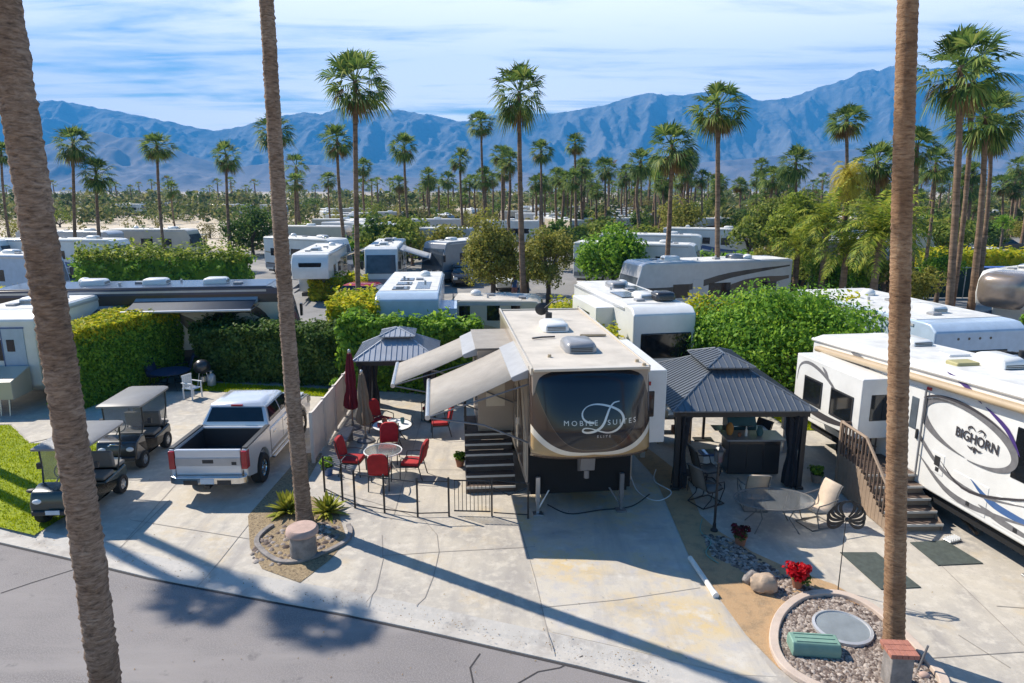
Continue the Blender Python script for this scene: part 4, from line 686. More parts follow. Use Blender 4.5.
# ------------------------------------------------------------------ golf carts
def make_cart(label, loc, rz, paint, roofm, wind=True):
    t = thing('golf_cart', label, 'golf cart', loc, rz)
    b = MB(); b.prism([(.02, .35), (.0, .62), (.1, .88), (.42, .98), (.6, .95), (.72, .5), (.78, .36), (1.25, .34), (1.25, .62), (1.95, .66), (2.3, .7), (2.35, .42), (2.2, .34), (1.7, .3), (.7, .26)], -.56, .56); b.build('body', paint, t, bevel=.06, bseg=3)
    b = MB(); b.box(-.52, .52, 1.25, 1.78, .64, .76); b.box(-.52, .52, 1.74, 1.86, .80, 1.25, rx=10); b.box(-.52, .52, 1.95, 2.35, .70, .80); b.build('seat', 'seat_grey', t, bevel=.05)
    b = MB(); r = [[(x, y, z+.02*math.cos(x*2)) for x, y in ((-.6, .42), (.6, .42), (.62, .6), (.62, 2.3), (.55, 2.42), (-.55, 2.42), (-.62, 2.3), (-.62, .6))] for z in (1.78, 1.83)]; r2 = [(x*.86, .1+y*.93, 1.88) for x, y, z in r[0]]; b.loft([r[0], r[1], r2]); b.build('roof', roofm, t, smooth=50)
    for s in (-1, 1):
        b = MB(); b.tube([(s*.5, .55, .92), (s*.54, .66, 1.3), (s*.54, .62, 1.8)], .022, 7); b.build('roof_post', 'black_metal', t); b = MB(); b.tube([(s*.54, 1.9, .7), (s*.55, 2.15, 1.3), (s*.55, 2.2, 1.8)], .022, 7); b.build('roof_post', 'black_metal', t)
        b = MB(); b.ell((s*.38, .05, .68), (.12, .06, .07)); b.build('headlight', 'white_plastic', t, smooth=60); b = MB(); b.ell((s*.5, .09, .70), (.05, .05, .06)); b.build('indicator', 'amber', t, smooth=60)
        wheel(t, s*.5, .42, .25, .2, s, rim='alu'); wheel(t, s*.5, 1.98, .25, .2, s, rim='alu')
        b = MB(); b.box(s*.62, s*.72, .72, .8, 1.22, 1.36); b.tube([(s*.54, .68, 1.25), (s*.66, .75, 1.28)], .012, 5); b.build('mirror', 'black_plastic', t)
    if wind: pane(t, [(-.5, .60, 1.0), (.5, .60, 1.0), (.52, .64, 1.74), (-.52, .64, 1.74)], 'glass_table', 'windshield', th=.006)
    b = MB(); b.tube([(-.28+.17*math.cos(a), .98-.04+.06*math.sin(a), 1.08+.16*math.sin(a)) for a in np.linspace(0, 6.0, 16)], .015, 6, closed=True); b.tube([(-.28, .95, 1.08), (-.28, .62, .85)], .02, 6); b.build('steering_wheel', 'black_plastic', t)
    b = MB(); b.box(-.5, .5, -.06, .03, .36, .48); b.build('bumper', 'black_plastic', t, bevel=.03); b = MB(); b.box(-.16, .16, -.075, -.055, .40, .50); b.build('plate', 'plate', t)
    return t
c1 = make_cart('dark golf cart with white roof, nearest the street behind the leftmost palm trunk', (-10.72, 14.75), 3, 'cart_green', 'cart_roof')
c2 = make_cart('black golf cart with beige roof and rear side curtain, behind the other cart', (-11.1, 18.0), 4, 'cart_black', 'cart_roof')
pane(c2, [(-.5, 2.26, .85), (.5, 2.26, .85), (.52, 2.24, 1.74), (-.52, 2.24, 1.74)], 'glass_table', 'rear_curtain', th=.006); b = MB(); b.tube([(.18*math.cos(a), -.005-.012*(1-abs(math.cos(a))), .80+.06*math.sin(a)) for a in np.linspace(.2, 2.94, 10)], .02, 6); b.build('badge', 'chrome', c2)
b = MB(); b.ell((-.62, .3, .85), (.14, .08, .05)); b.tube([(-.62, .3, .85), (-.6, .32, .3)], .02, 6); b.build('side_mirror_bracket', 'black_plastic', c1)
# ================================================================== GAZEBOS, FENCES, STAIRS
def hip(b, x0, x1, y0, y1, z0, tx0, tx1, ty0, ty1, z1, rib=.17, rh=.022, th=.03):
    lo = [Vector(p) for p in ((x0, y0, z0), (x1, y0, z0), (x1, y1, z0), (x0, y1, z0))]; hi = [Vector(p) for p in ((tx0, ty0, z1), (tx1, ty0, z1), (tx1, ty1, z1), (tx0, ty1, z1))]
    dz = Vector((0, 0, th)); b.loft([[p-dz for p in lo], lo, hi], True)
    for i in range(4):
        A, B, C, D = lo[i], lo[(i+1) % 4], hi[i], hi[(i+1) % 4]; e = (B-A).normalized(); L = (B-A).length; o1 = (C-A).dot(e); o2 = (B-D).dot(e); s1 = (C-A)-e*o1; h = s1.length; sd = s1.normalized(); nn = e.cross(sd).normalized()
        k = int(L/rib)
        for j in range(1, k):
            s = L*j/k; q = h if o1 <= s <= L-o2 else h*(s/o1 if s < o1 else (L-s)/o2)
            if q < .1: continue
            p0 = A+e*s; p1 = p0+sd*q; w = e*.008; u = nn*rh
            b.add([p0-w, p0+w, p0+w+u, p0-w+u, p1-w, p1+w, p1+w+u, p1-w+u], [(0, 1, 2, 3), (7, 6, 5, 4), (0, 4, 5, 1), (1, 5, 6, 2), (2, 6, 7, 3), (3, 7, 4, 0)])
        b.tube([A+nn*.005, C+nn*.005], .028, 6)
def gazebo(label, loc, rz, W, D, ez, mz, az, rm, topw, topd, curtains=True, post=.13):
    t = thing('gazebo', label, 'gazebo', loc, rz); w, d = W/2, D
    b = MB(); hip(b, -w, w, 0, d, ez, -topw/2, topw/2, d/2-topd/2, d/2+topd/2, mz); b.build('roof', rm, t)
    b = MB(); tw, td = topw/2+.16, topd/2+.16; r = topd/2-topw/2 if topd > topw else .08; hip(b, -tw, tw, d/2-td, d/2+td, mz+.10, -.04, .04, d/2-max(r, .08), d/2+max(r, .08), az); b.build('cupola', rm, t)
    b = MB(); b.box(-topw/2, topw/2, d/2-topd/2, d/2+topd/2, mz-.02, mz+.085); b.build('vent_band', 'rv_dark', t)
    ins = .22
    for sx in (-1, 1):
        for y in (ins, d-ins):
            x = sx*(w-ins); b = MB(); b.box(x-post/2, x+post/2, y-post/2, y+post/2, 0, ez-.05); b.box(x-post*.8, x+post*.8, y-post*.8, y+post*.8, 0, .08); b.build('post', 'black_metal', t, bevel=.01)
            b = MB(); sy = 1 if y < d/2 else -1; b.tube([(x, y, ez-.6), (x-sx*.45, y, ez-.12)], .03, 6); b.tube([(x, y, ez-.6), (x, y+sy*.45, ez-.12)], .03, 6); b.build('brace', 'black_metal', t)
            if curtains:
                b = MB(); cxx, cyy = x-sx*.16, y+sy*.18; rings = []
                for k in range(9):
                    z = .05+(ez-.25)*k/8; rr = .17*(1-.42*math.exp(-((k-3.6)/1.5)**2))+.03*(k > 7); rings.append([(cxx+rr*(1+.22*math.cos(7*a))*math.cos(a), cyy+rr*1.35*(1+.22*math.cos(7*a))*math.sin(a), z) for a in np.linspace(0, 2*math.pi, 29)[:-1]])
                b.loft(rings); b.build('curtain', 'charcoal_fabric', t, smooth=80)
    b = MB(); bw = .12
    b.box(-w+.1, w-.1, ins-.06, ins+.06, ez-.22, ez-.04); b.box(-w+.1, w-.1, d-ins-.06, d-ins+.06, ez-.22, ez-.04); b.box(-w+ins-.06, -w+ins+.06, .29, d-.29, ez-.215, ez-.045); b.box(w-ins-.06, w-ins+.06, .29, d-.29, ez-.215, ez-.045); b.build('beam', 'black_metal', t, bevel=.01)
    return t
gazebo('black gazebo with dark blue grey metal roof and tied curtains, beside the big fifth wheel', (6.0, 16.75), 1, 3.75, 4.5, 2.25, 2.98, 3.32, 'gazebo_roof', 1.0, 1.7)
gazebo('grey metal roofed gazebo in the left patio corner, by the hedge', (-3.86, 22.0), 5, 2.85, 2.8, 2.28, 2.82, 3.12, 'gazebo_roof_grey', .9, .9, True, .12)
# beige slat fence
def bar_between(b, p, q, r, n=6): b.tube([p, q], r, n)
t = thing('slat_fence', 'beige slatted fence between the pickup driveway and the left patio', 'fence', (-5.80, 18.75), 1.2)
n = 4; L = 5.6
for i in range(n+1):
    y = L*i/n; b = MB(); b.box(-.05, .05, y-.05, y+.05, 0, 1.56); b.build('post', 'fence_beige', t, bevel=.01)
    if i < n:
        b = MB(); [b.box(-.012, .012, y+.06+.12*k, y+.06+.12*k+.085, .06, 1.46) for k in range(11)]; b.build('slat_panel', 'fence_beige', t)
        b = MB(); b.box(-.03, .03, y+.05, y+L/n-.05, 1.462, 1.52); b.build('rail', 'fence_beige', t); b = MB(); b.box(-.03, -.014, y+.05, y+L/n-.05, .2, .28); b.build('rail', 'fence_beige', t)
# low black fence with gate
FP = [(-4.95, 16.78), (-4.35, 16.25), (-3.94, 15.85), (-3.15, 15.58), (-2.3, 15.36), (-1.54, 15.40)]
t = thing('metal_fence', 'low black metal fence with thin wires around the red chair patio', 'fence', (*FP[0], 0))
r0 = Vector((*FP[0], 0))
for i, p in enumerate(FP):
    q = Vector((*p, 0))-r0; b = MB(); b.box(q.x-.022, q.x+.022, q.y-.022, q.y+.022, 0, .98); b.ell((q.x, q.y, 1.0), (.03, .03, .03), 8, 5); b.build('post', 'black_metal', t)
    if i: 
        o = Vector((*FP[i-1], 0))-r0; up = Vector((0, 0, 1)); b = MB(); bar_between(b, o+up*.92, q+up*.92, .016); b.build('rail', 'black_metal', t); b = MB(); bar_between(b, o+up*.10, q+up*.10, .014); b.build('rail', 'black_metal', t)
t = thing('metal_gate', 'black barred garden gate at the foot of the brown entry stairs', 'gate', (-1.42, 15.46), -3)
b = MB(); [b.box(x-.02, x+.02, -.02, .02, 0, h) for x, h in ((.93, 1.0),)]; b.build('post', 'black_metal', t)
b = MB(); bar_between(b, (0, 0, .92), (.9, 0, .92), .018); bar_between(b, (0, 0, .12), (.9, 0, .12), .018); [bar_between(b, (.02+.86*k/9, 0, .12), (.02+.86*k/9, 0, .92), .009, 5) for k in range(10)]; b.build('barred_leaf', 'black_metal', t)
t = thing('metal_fence', 'short black metal railing between the gate and the big fifth wheel', 'fence', (-.45, 15.40), -8)
b = MB(); bar_between(b, (0, 0, .75), (.38, 0, .58), .014); bar_between(b, (.38, 0, .58), (.8, 0, .78), .014); bar_between(b, (0, 0, .1), (.85, 0, .1), .014); bar_between(b, (0, 0, .95), (.85, 0, .92), .014); b.build('panel', 'black_metal', t); b = MB(); b.box(.83, .87, -.02, .02, 0, .95); b.build('post', 'black_metal', t)
# entry stairs
def stairs(name, label, loc, rz, w, n, rise, run, plat, m, sidem):
    t = thing(name, label, 'stairs', loc, rz)
    for i in range(n):
        z = rise*(i+1); b = MB(); b.box(-w/2, w/2, run*i, run*(i+1)+.03, z-.045, z); o = b.build('tread', m, t, bevel=.006)
        b = MB(); b.box(-w/2+.002, w/2-.002, run*i-.022, run*i-.002, z-.055, z+.002); b.build('nosing', 'tread_edge', o); b = MB(); b.box(-w/2+.03, w/2-.03, run*i+.035, run*i+.055, z-rise, z-.047); b.build('riser', sidem, o)
    z = rise*n; b = MB(); b.box(-w/2, w/2, run*n+.032, run*n+plat, z-.05, z+.001); b.build('landing', m, t, bevel=.006)
    for s in (-1, 1): b = MB(); b.prism([(0, 0), (.0, rise*.9), (run*n, rise*n-.055), (run*n+plat, rise*n-.055), (run*n+plat, rise*n-.3), (run*n+.1, rise*n-.3)], s*(w/2-.028), s*(w/2-.004)); b.build('stringer', sidem, t)
    for x in (-w/2+.06, w/2-.06):
        for y in (run*n+.1, run*n+plat-.06): b = MB(); b.box(x-.045, x+.045, y-.045, y+.045, 0, z-.055); b.build('leg', sidem, t)
    return t
st = stairs('entry_stairs', 'brown wooden entry stairs with pale nosings beside the big fifth wheel', (-.55, 16.72), 5, 1.30, 6, .195, .27, 1.3, 'deck_brown', 'deck_brown')
for y in (1.7, 2.85): b = MB(); b.box(-.64, -.59, y-.025, y+.025, 1.17, 2.1); b.build('railing_post', 'black_metal', st)
b = MB(); b.cyl((-.615, 1.7, 2.08), (-.615, 2.85, 2.08), .025); b.cyl((-.615, 1.7, 1.65), (-.615, 2.85, 1.65), .015); b.cyl((-.615, 2.85, 2.08), (.5, 2.9, 2.08), .02); b.build('railing', 'black_metal', st)
st = stairs('entry_stairs', 'brown deck stairs with slatted side railing at the door of the white fifth wheel', (9.42, 14.62), 2, 1.3, 5, .195, .27, 1.05, 'deck_brown', 'deck_tan')
b = MB(); [b.box(-.70, -.675, .05+.155*k, .05+.155*k+.145, .03, max(.30, min(1.02, .25+.62*(.155*k)))) for k in range(15)]; b.build('side_boards', 'deck_tan', st)
b = MB(); [b.box(-.70, -.665, .06+.16*k, .10+.16*k, min(1.0, .25+.62*(.16*k)), min(1.85, .95+.75*.16*k)) for k in range(15)]; b.build('balusters', 'deck_brown', st)
b = MB(); b.tube([(-.685, .02, .95), (-.685, 1.22, 1.87), (-.685, 2.4, 1.87)], .04, 6); b.build('handrail', 'deck_tan', st); b = MB(); b.box(-.72, -.64, .0, .08, 0, .98); b.build('newel_post', 'deck_tan', st); b = MB(); b.box(-.72, -.64, 2.36, 2.44, 0, 1.9); b.build('newel_post', 'deck_tan', st)
b = MB(); b.tube([(-.68, 2.38, 1.86), (.35, 2.38, 1.86)], .03, 6); [b.box(-.6+.14*k, -.57+.14*k, 2.37, 2.40, 1.0, 1.85) for k in range(7)]; b.build('back_railing', 'deck_brown', st)
# ================================================================== FURNITURE
def cushion_chair(label, loc, rz, fab='red_fabric', group=None):
    t = thing('patio_chair', label, 'chair', loc, rz, group)
    b = MB(); b.box(-.27, .27, -.26, .26, .40, .50); b.build('seat_cushion', fab, t, bevel=.045, bseg=3)
    P = [(-.26, .50), (.26, .50), (.27, .92), (.22, 1.03), (.12, 1.08), (-.12, 1.08), (-.22, 1.03), (-.27, .92)]; b = MB(); b.loft([[(x, .24+(z-.5)*.22, z) for x, z in P], [(x, .35+(z-.5)*.22, z) for x, z in P]]); b.build('back_cushion', fab, t, bevel=.035, bseg=3)
    for s in (-1, 1):
        b = MB(); b.tube([(s*.27, -.27, 0), (s*.28, -.25, .38), (s*.30, -.22, .62), (s*.30, .05, .66), (s*.29, .28, .64)], .016, 6); b.build('armrest', 'black_metal', t)
        b = MB(); b.tube([(s*.27, .36, 0), (s*.27, .26, .38), (s*.27, .42, 1.05)], .016, 6); b.build('rear_leg', 'black_metal', t)
    b = MB(); b.box(-.26, .26, -.25, .25, .365, .398); b.build('seat_frame', 'black_metal', t); return t
G1 = 'red cushioned chairs around the small glass table'
c0 = cushion_chair('red cushioned chair on the left side of the glass table, by the slatted fence', (-4.45, 18.0), 84, group=G1)
dup(c0, (-2.78, 17.8), -98, 'red cushioned chair on the right side of the glass table, nearest the stairs', G1); dup(c0, (-3.62, 18.85), 4, 'red cushioned chair behind the glass table, seen from the front', G1); dup(c0, (-3.55, 17.15), 184, 'red cushioned chair in front of the glass table with its back to the street', G1)
def round_table(label, loc, r, h, top='glass_table', frame='black_metal', ell=1.0, rz=0):
    t = thing('patio_table', label, 'table', loc, rz)
    b = MB(); ring = lambda k, z: [(r*k*math.cos(a), r*k*ell*math.sin(a), z) for a in np.linspace(0, 2*math.pi, 37)[:-1]]; b.loft([ring(.97, h-.012), ring(.97, h+.004)]); b.build('tabletop', top, t)
    b = MB(); b.tube(ring(1, h), .018, 6, closed=True); b.build('rim', frame, t)
    for i in range(4): a = math.pi/4+i*math.pi/2; x, y = math.cos(a)*r*.8, math.sin(a)*r*.8*ell; b = MB(); b.tube([(x, y, 0), (x*.6, y*.6, h*.45), (x*.85, y*.85, h-.015)], .016, 6); b.build('leg', frame, t)
    return t
round_table('small round glass table among the four red chairs', (-3.6, 17.95), .52, .70, frame='white_paint')
G2 = 'red chairs by the left gazebo'
dup(c0, (-4.25, 21.3), 60, 'red chair with a red seat cushion under the grey gazebo edge', G2); dup(c0, (-2.75, 22.6), -30, 'dark red chair under the far awning, backmost', G2); dup(c0, (-2.35, 21.1), -80, 'red cushioned armchair under the far awning, beside the cluttered table', G2)
tb = round_table('low patio table crowded with dishes beside the closed umbrellas', (-3.75, 20.3), .62, .62, 'white_paint')
for i, (dx, dy, m, h, r, lab, nm) in enumerate([(-.25, .1, 'terracotta', .16, .09, 'small clay pot on the crowded patio table', 'flower_pot'), (.1, -.15, 'rv_cream', .08, .14, 'cream bowl on the crowded patio table', 'bowl'), (.3, .15, 'teal_paint', .18, .07, 'teal jar on the crowded patio table', 'jar'), (-.05, .3, 'rv_white', .05, .15, 'white plate on the crowded patio table', 'plate'), (-.35, -.2, 'red_fabric', .12, .08, 'red cup on the crowded patio table', 'cup')]):
    b = MB(); b.lathe([(r*.6, 0), (r, h*.5), (r*.9, h), (r*.8, h), (r*.7, h*.4), (.002, h*.3)], (0, 0, 0), 14); o = b.build(nm, m, None, smooth=50); o.location = (-3.75+dx, 20.3+dy, .626); tag(o, lab, nm.replace('_', ' '))
def umbrella(label, loc, h, m, lean):
    t = thing('patio_umbrella', label, 'umbrella', loc)
    b = MB(); b.cyl((0, 0, 0), (lean*.9, 0, h), .022); b.build('pole', 'deck_tan', t); b = MB(); b.lathe([(.28, 0), (.28, .05), (.22, .08), (.05, .1), (.04, .25)], (0, 0, 0), 18); b.build('base', 'grey_metal', t, smooth=40)
    b = MB(); rings = []
    for k in range(11):
        f = k/10; z = h*.28+(h*.70)*f; rr = .06+.16*(1-f)**.7-.05*math.exp(-((f-.35)/.12)**2); rings.append([(lean*z/h*.9+rr*(1+.3*math.cos(8*a+k*.12))*math.cos(a), rr*(1+.3*math.cos(8*a+k*.12))*math.sin(a), z+.05*math.cos(8*a)*(k == 0)) for a in np.linspace(0, 2*math.pi, 33)[:-1]])
    b.loft(rings); b.build('folded_canopy', m, t, smooth=70); b = MB(); b.ell((lean*.9, 0, h+.03), (.05, .05, .07)); b.build('finial', 'alu', t); return t
umbrella('closed dark red patio umbrella beside the beige fence, behind the tan one', (*g(353, 428), 0), 2.62, 'maroon_fabric', 0.0)
umbrella('closed tan patio umbrella standing in front of the dark red one', (*g(366, 441), 0), 2.25, 'tan_fabric', -.05)
t = thing('patio_bench', 'low dark bench box along the inside of the beige fence', 'bench', (-5.2, 19.5), 2); b = MB(); b.box(-.2, .2, 0, 1.2, .34, .42); b.build('seat', 'grey_metal', t, bevel=.02); b = MB(); b.box(-.17, .17, .06, .14, 0, .34); b.box(-.17, .17, 1.06, 1.14, 0, .34); b.build('legs', 'grey_metal', t)
# ---- right gazebo: counter, television, chairs
t = thing('bar_counter', 'dark bar counter with pale top edge under the blue grey gazebo', 'bar', (6.75, 17.9), 0)
b = MB(); b.box(-.72, .72, 0, .6, .02, 1.02); b.build('cabinet', 'rv_dark', t, bevel=.02); b = MB(); b.box(-.82, .82, -.12, .68, 1.025, 1.075); b.build('worktop', 'rv_grey', t, bevel=.01); b = MB(); [b.box(x, x+.42, -.012, .01, .15, .9) for x in (-.68, -.21, .26)]; b.build('panel', 'black_plastic', t)
t = thing('gas_grill', 'gas grill with a dark hood and teal cover behind the bar counter', 'grill', (6.75, 19.0), 0)
b = MB(); b.prism([(0, .9), (.0, 1.1), (.12, 1.28), (.38, 1.32), (.55, 1.2), (.55, .9)], -.42, .42); b.build('hood', 'teal_paint', t, bevel=.03); b = MB(); b.box(-.42, .42, .03, .52, .12, .88); b.build('cabinet', 'rv_dark', t, bevel=.02); b = MB(); b.box(-.78, .78, .05, .5, .885, .905); b.build('shelf', 'alu', t)
for s in (-1, 1): wheel(t, s*.36, .3, .09, .05, s)
b = MB(); b.cyl((-.3, -.05, 1.06), (.3, -.05, 1.06), .015); b.build('handle', 'chrome', t)
for lab, nm, x, y, z, m, pr in [('orange cloth lantern on the counter end', 'lantern', 6.12, 18.2, 1.08, 'orange_cloth', [(.06, 0), (.1, .1), (.1, .25), (.05, .34), (.02, .36)]), ('white bottle on the bar counter', 'bottle', 6.55, 18.1, 1.08, 'rv_white', [(.04, 0), (.04, .16), (.015, .22), (.015, .28)]), ('teal jug on the bar counter', 'jug', 6.95, 18.15, 1.08, 'teal_paint', [(.07, 0), (.1, .1), (.06, .22), (.07, .25)]), ('terracotta cup on the bar counter', 'cup', 6.35, 18.05, 1.08, 'terracotta', [(.04, 0), (.05, .1)])]:
    b = MB(); b.lathe(pr, (0, 0, 0), 14); o = b.build(nm, m, None, smooth=50); o.location = (x, y, z); tag(o, lab, nm)
t = thing('patio_television', 'flat television hung high at the back of the gazebo', 'television', (6.1, 20.6, 1.2), 0); b = MB(); b.box(-.5, .5, 0, .05, 0, .6); b.build('screen_case', 'rv_dark', t, bevel=.01); b = MB(); b.box(-.04, .04, .02, .08, -1.2, .0); b.box(-.3, .3, -.1, .2, -1.2, -1.16); b.build('stand', 'rv_dark', t)
t = thing('shelf_unit', 'wooden shelf with cream and orange clutter at the back left of the gazebo', 'shelf', (5.1, 20.3), 0); b = MB(); [b.box(-.5, .5, 0, .35, z, z+.03) for z in (.3, .8, 1.25)]; b.build('shelf', 'deck_tan', t)
for s in (-1, 1): b = MB(); b.box(s*.5, s*.53, 0, .35, 0, 1.5); b.build('side_panel', 'deck_tan', t)
for i, (x, z, m, w) in enumerate([(-.3, .83, 'rv_cream', .18), (.1, .83, 'orange_cloth', .2), (.3, 1.28, 'rv_white', .14), (-.2, 1.28, 'sling_beige', .2), (.05, .33, 'terracotta', .22)]):
    b = MB(); b.box(-w/2, w/2, -.1, .1, 0, .22); o = b.build('storage_box', m, None, bevel=.02); o.location = (5.1+x, 20.45, z); tag(o, ['cream box on the middle gazebo shelf', 'orange box on the middle gazebo shelf', 'white box on the top gazebo shelf', 'beige box on the top gazebo shelf', 'terracotta box on the bottom gazebo shelf'][i], 'box')
def sling_chair(label, loc, rz, m='sling_beige', group=None, frame='seat_grey', high=1.0, rocker=False):
    t = thing('sling_chair', label, 'chair', loc, rz, group)
    prof = [(-.30, .44), (-.22, .42), (.0, .39), (.18, .40), (.26, .50), (.34, .8), (.42, high+.02), (.46, high+.06)]
    b = MB(); b.ribbon([(-.25, y, z) for y, z in prof], [(.25, y, z) for y, z in prof]); o = b.build('sling', m, t, smooth=180, fixn=False); s = o.modifiers.new('t', 'SOLIDIFY'); s.thickness = .035
    for s in (-1, 1):
        b = MB(); b.tube([(s*.27, y, z) for y, z in prof], .016, 6); b.build('side_rail', frame, t)
        b = MB(); b.tube([(s*.30, .33, .72), (s*.33, .0, .66), (s*.33, -.26, .64), (s*.31, -.30, .45), (s*.28, -.16, .05), (s*.28, .1, .02)], .015, 6); b.build('armrest', frame, t)
        b = MB(); b.tube([(s*.28, -.35, .02), (s*.28, .35, .02), (s*.27, .1, .2), (s*.27, .05, .39)], .015, 6); b.build('leg', frame, t)
    b = MB(); b.tube([(-.28, .35, .02), (.28, .35, .02)], .014, 6); b.tube([(-.28, -.35, .02), (.28, -.35, .02)], .014, 6); b.build('stretcher', frame, t); return t
s0 = sling_chair('beige sling chair with its back to the bar counter, behind the glass table', (6.06, 15.95), 176, high=.95)
dup(s0, (7.25, 15.0), -70, 'beige sling chair on the right side of the glass table, tilted back in sunlight')
sling_chair('dark framed sling rocking chair between the lamp post and the gazebo curtain', (4.95, 16.15), 118, 'seat_grey', frame='black_metal'); sling_chair('dark framed sling chair under the gazebo, behind the lamp post', (5.25, 17.35), 100, 'seat_grey', frame='black_metal')
sling_chair('dark chair at the right end of the bar counter, inside the gazebo', (7.25, 19.3), -60, 'charcoal_fabric', frame='black_metal')
round_table('large oval glass patio table with pale metal frame, in front of the gazebo', (6.15, 14.85), .92, .72, frame='seat_grey', ell=.66)
t = thing('lamp_post', 'black lamp post with a lantern beside the gravel strip', 'lamp', (*g(714, 531), 0)); b = MB(); b.cyl((0, 0, 0), (0, 0, 1.72), .032, .028, 10); b.lathe([(.09, 0), (.09, .04), (.045, .08), (.04, .2)], (0, 0, 0), 12); b.build('pole', 'black_metal', t, smooth=40)
b = MB(); b.lathe([(.06, 1.72), (.09, 1.75), (.11, 2.0), (.12, 2.0)], (0, 0, 0), 6); b.build('glass', 'glass_grey', t); b = MB(); b.lathe([(.14, 2.0), (.12, 2.04), (.05, 2.1), (.02, 2.16), (.001, 2.17)], (0, 0, 0), 6); b.build('cap', 'black_metal', t)
for i in range(6): a = i*math.pi/3; b = MB(); b.tube([(.095*math.cos(a), .095*math.sin(a), 1.74), (.118*math.cos(a), .118*math.sin(a), 2.0)], .008, 4); b.build('glazing_bar', 'black_metal', t)
def potplant(label, loc, leaf, r, pot, pr, seed):
    t = thing('potted_plant', label, 'potted plant', loc); b = MB(); b.lathe([(pr*.7, 0), (pr, pr*1.5), (pr*1.08, pr*1.5), (pr*1.08, pr*1.7), (pr*.95, pr*1.7), (pr*.9, pr*1.4), (.003, pr*1.4)], (0, 0, 0), 18); b.build('pot', pot, t, smooth=40)
    V, F, C = leafball(420, r, 14, r*.4, r*.20, seed, .8, under=0); V[:, 2] += pr*1.7+r*.45; npmesh('flowers', V, F, leaf, t); V, F, C = leafball(160, r*.85, 10, r*.4, r*.2, seed+5, .5, under=.6); V[:, 2] += pr*1.7+r*.1; npmesh('leaves', V, F, 'hedge_leaf_dark', t)
potplant('potted plant with dark red flowers in a clay pot, behind the river stones', (*g(740, 545), 0), 'maroon_flower', .23, 'terracotta', .14, 5); potplant('bright red poinsettia in a pot beside the boulder', (*g(797, 588), .02), 'poinsettia_red', .29, 'terracotta', .12, 8)
def rock(label, loc, r, m, seed, sq=.7):
    q = np.random.default_rng(seed); b = MB(); b.ell((0, 0, 0), (1, 1, 1), 18, 12); V = np.array(b.v); d = 1+.35*perlin(V[:, 0]*1.3+seed, V[:, 1]*1.3+V[:, 2], seed)+.22*perlin(V[:, 0]*3+seed, V[:, 2]*3+V[:, 1]*2, seed+1); V = V*d[:, None]*np.array([r, r*.8, r*sq]); b.v = [tuple(v) for v in V]
    o = b.build('boulder', m, None, smooth=35); o.location = (*loc, r*sq*.6); o.rotation_euler = (0, 0, seed); return tag(o, label, 'rock')
rock('pale tan boulder beside the bright red poinsettia', g(764, 590), .27, 'boulder', 3, .8); rock('dark boulder in shade just left of the pale tan boulder', g(751, 581), .2, 'stone_rough', 7, .7)
# wind spinner
t = thing('wind_spinner', 'black metal wind spinner with curved blades on a thin pole', 'wind spinner', (*g(838, 590), 0)); b = MB(); b.cyl((0, 0, 0), (0, 0, 1.55), .011, .008, 8); b.build('pole', 'black_metal', t)
for k in range(12):
    a = (-50+20*(k % 6)) * math.pi/180 + (math.pi if k > 5 else 0); b = MB(); pts = []
    for j in range(7): f = j/6; rr = .05+.31*math.sin(f*1.75)/.98; aa = a+.75*f*f*(1 if math.cos(a) > 0 else -1); pts.append((rr*math.cos(aa), rr*math.sin(aa)))
    stroke(b, pts, lambda s: .016+.05*math.sin(math.pi*min(s*.9+.05, 1)), lambda x, z, k=k: (x, -.03+.015*(k % 2)+.10*(x*x+z*z), 1.55+z)); o = b.build('blade', 'black_metal', t); s = o.modifiers.new('t', 'SOLIDIFY'); s.thickness = .006
b = MB(); b.ell((0, -.04, 1.55), (.05, .03, .05)); b.build('hub', 'black_metal', t)
# ---- bits on the right bed
def kerbring(name, label, P, w, z0, z1, m, closed=True):
    pts = []; n = len(P)
    for i in range(n if closed else n-1):
        p0, p1, p2, p3 = [Vector(P[(i+k) % n if closed else min(max(i+k, 0), n-1)]) for k in (-1, 0, 1, 2)]
        for j in range(4): s = j/4; pts.append(.5*((2*p1)+(p2-p0)*s+(2*p0-5*p1+4*p2-p3)*s*s+(3*p1-p0-3*p2+p3)*s**3))
    o = inset([(p.x, p.y) for p in pts], -w) if closed else off([(p.x, p.y) for p in pts], -w); k = len(pts); b = MB(); rings = []
    for i in range(k): a, c = pts[i], o[i]; rings.append([(a.x, a.y, z0), (a.x, a.y, z1), (c[0], c[1], z1), (c[0], c[1], z0)])
    b.loft(rings, not closed, closed); ob = b.build(name, m, None, bevel=.02); return tag(ob, label, 'edging')
kerbring('garden_edging', 'pale concrete edging ring around the river stones at the right palm', RING, .16, .0, .10, 'kerb_stone')
t = thing('utility_box', 'green plastic utility cover lying on the river stones', 'utility box', (5.2, 10.36, .03), -6); P = [(-.36, 0), (-.36, .16), (-.3, .26), (.3, .26), (.36, .16), (.36, 0)]
b = MB(); b.loft([[(x, -.19, 0), (x, -.2, .14), (x, -.14, .25), (x, .14, .25), (x, .2, .14), (x, .19, 0)] for x in (-.40, -.37, .37, .40)]); b.build('cover', 'utility_green', t, bevel=.025); b = MB(); [b.box(-.33, .33, y, y+.03, .24, .262) for y in (-.12, -.015, .09)]; b.build('rib', 'utility_green', t)
t = thing('access_lid', 'round blue grey access lid with pale rim among the river stones', 'lid', (5.98, 10.95, .03)); b = MB(); b.lathe([(.51, 0), (.51, .06), (.46, .075), (.45, .05), (.43, .045), (.43, 0)], (0, 0, 0), 40); b.build('rim', 'rv_silver', t, smooth=40); b = MB(); b.lathe([(.448, .02), (.448, .05), (.30, .06), (.002, .062)], (0, 0, 0), 40); b.build('lid', 'lid_blue', t, smooth=60)
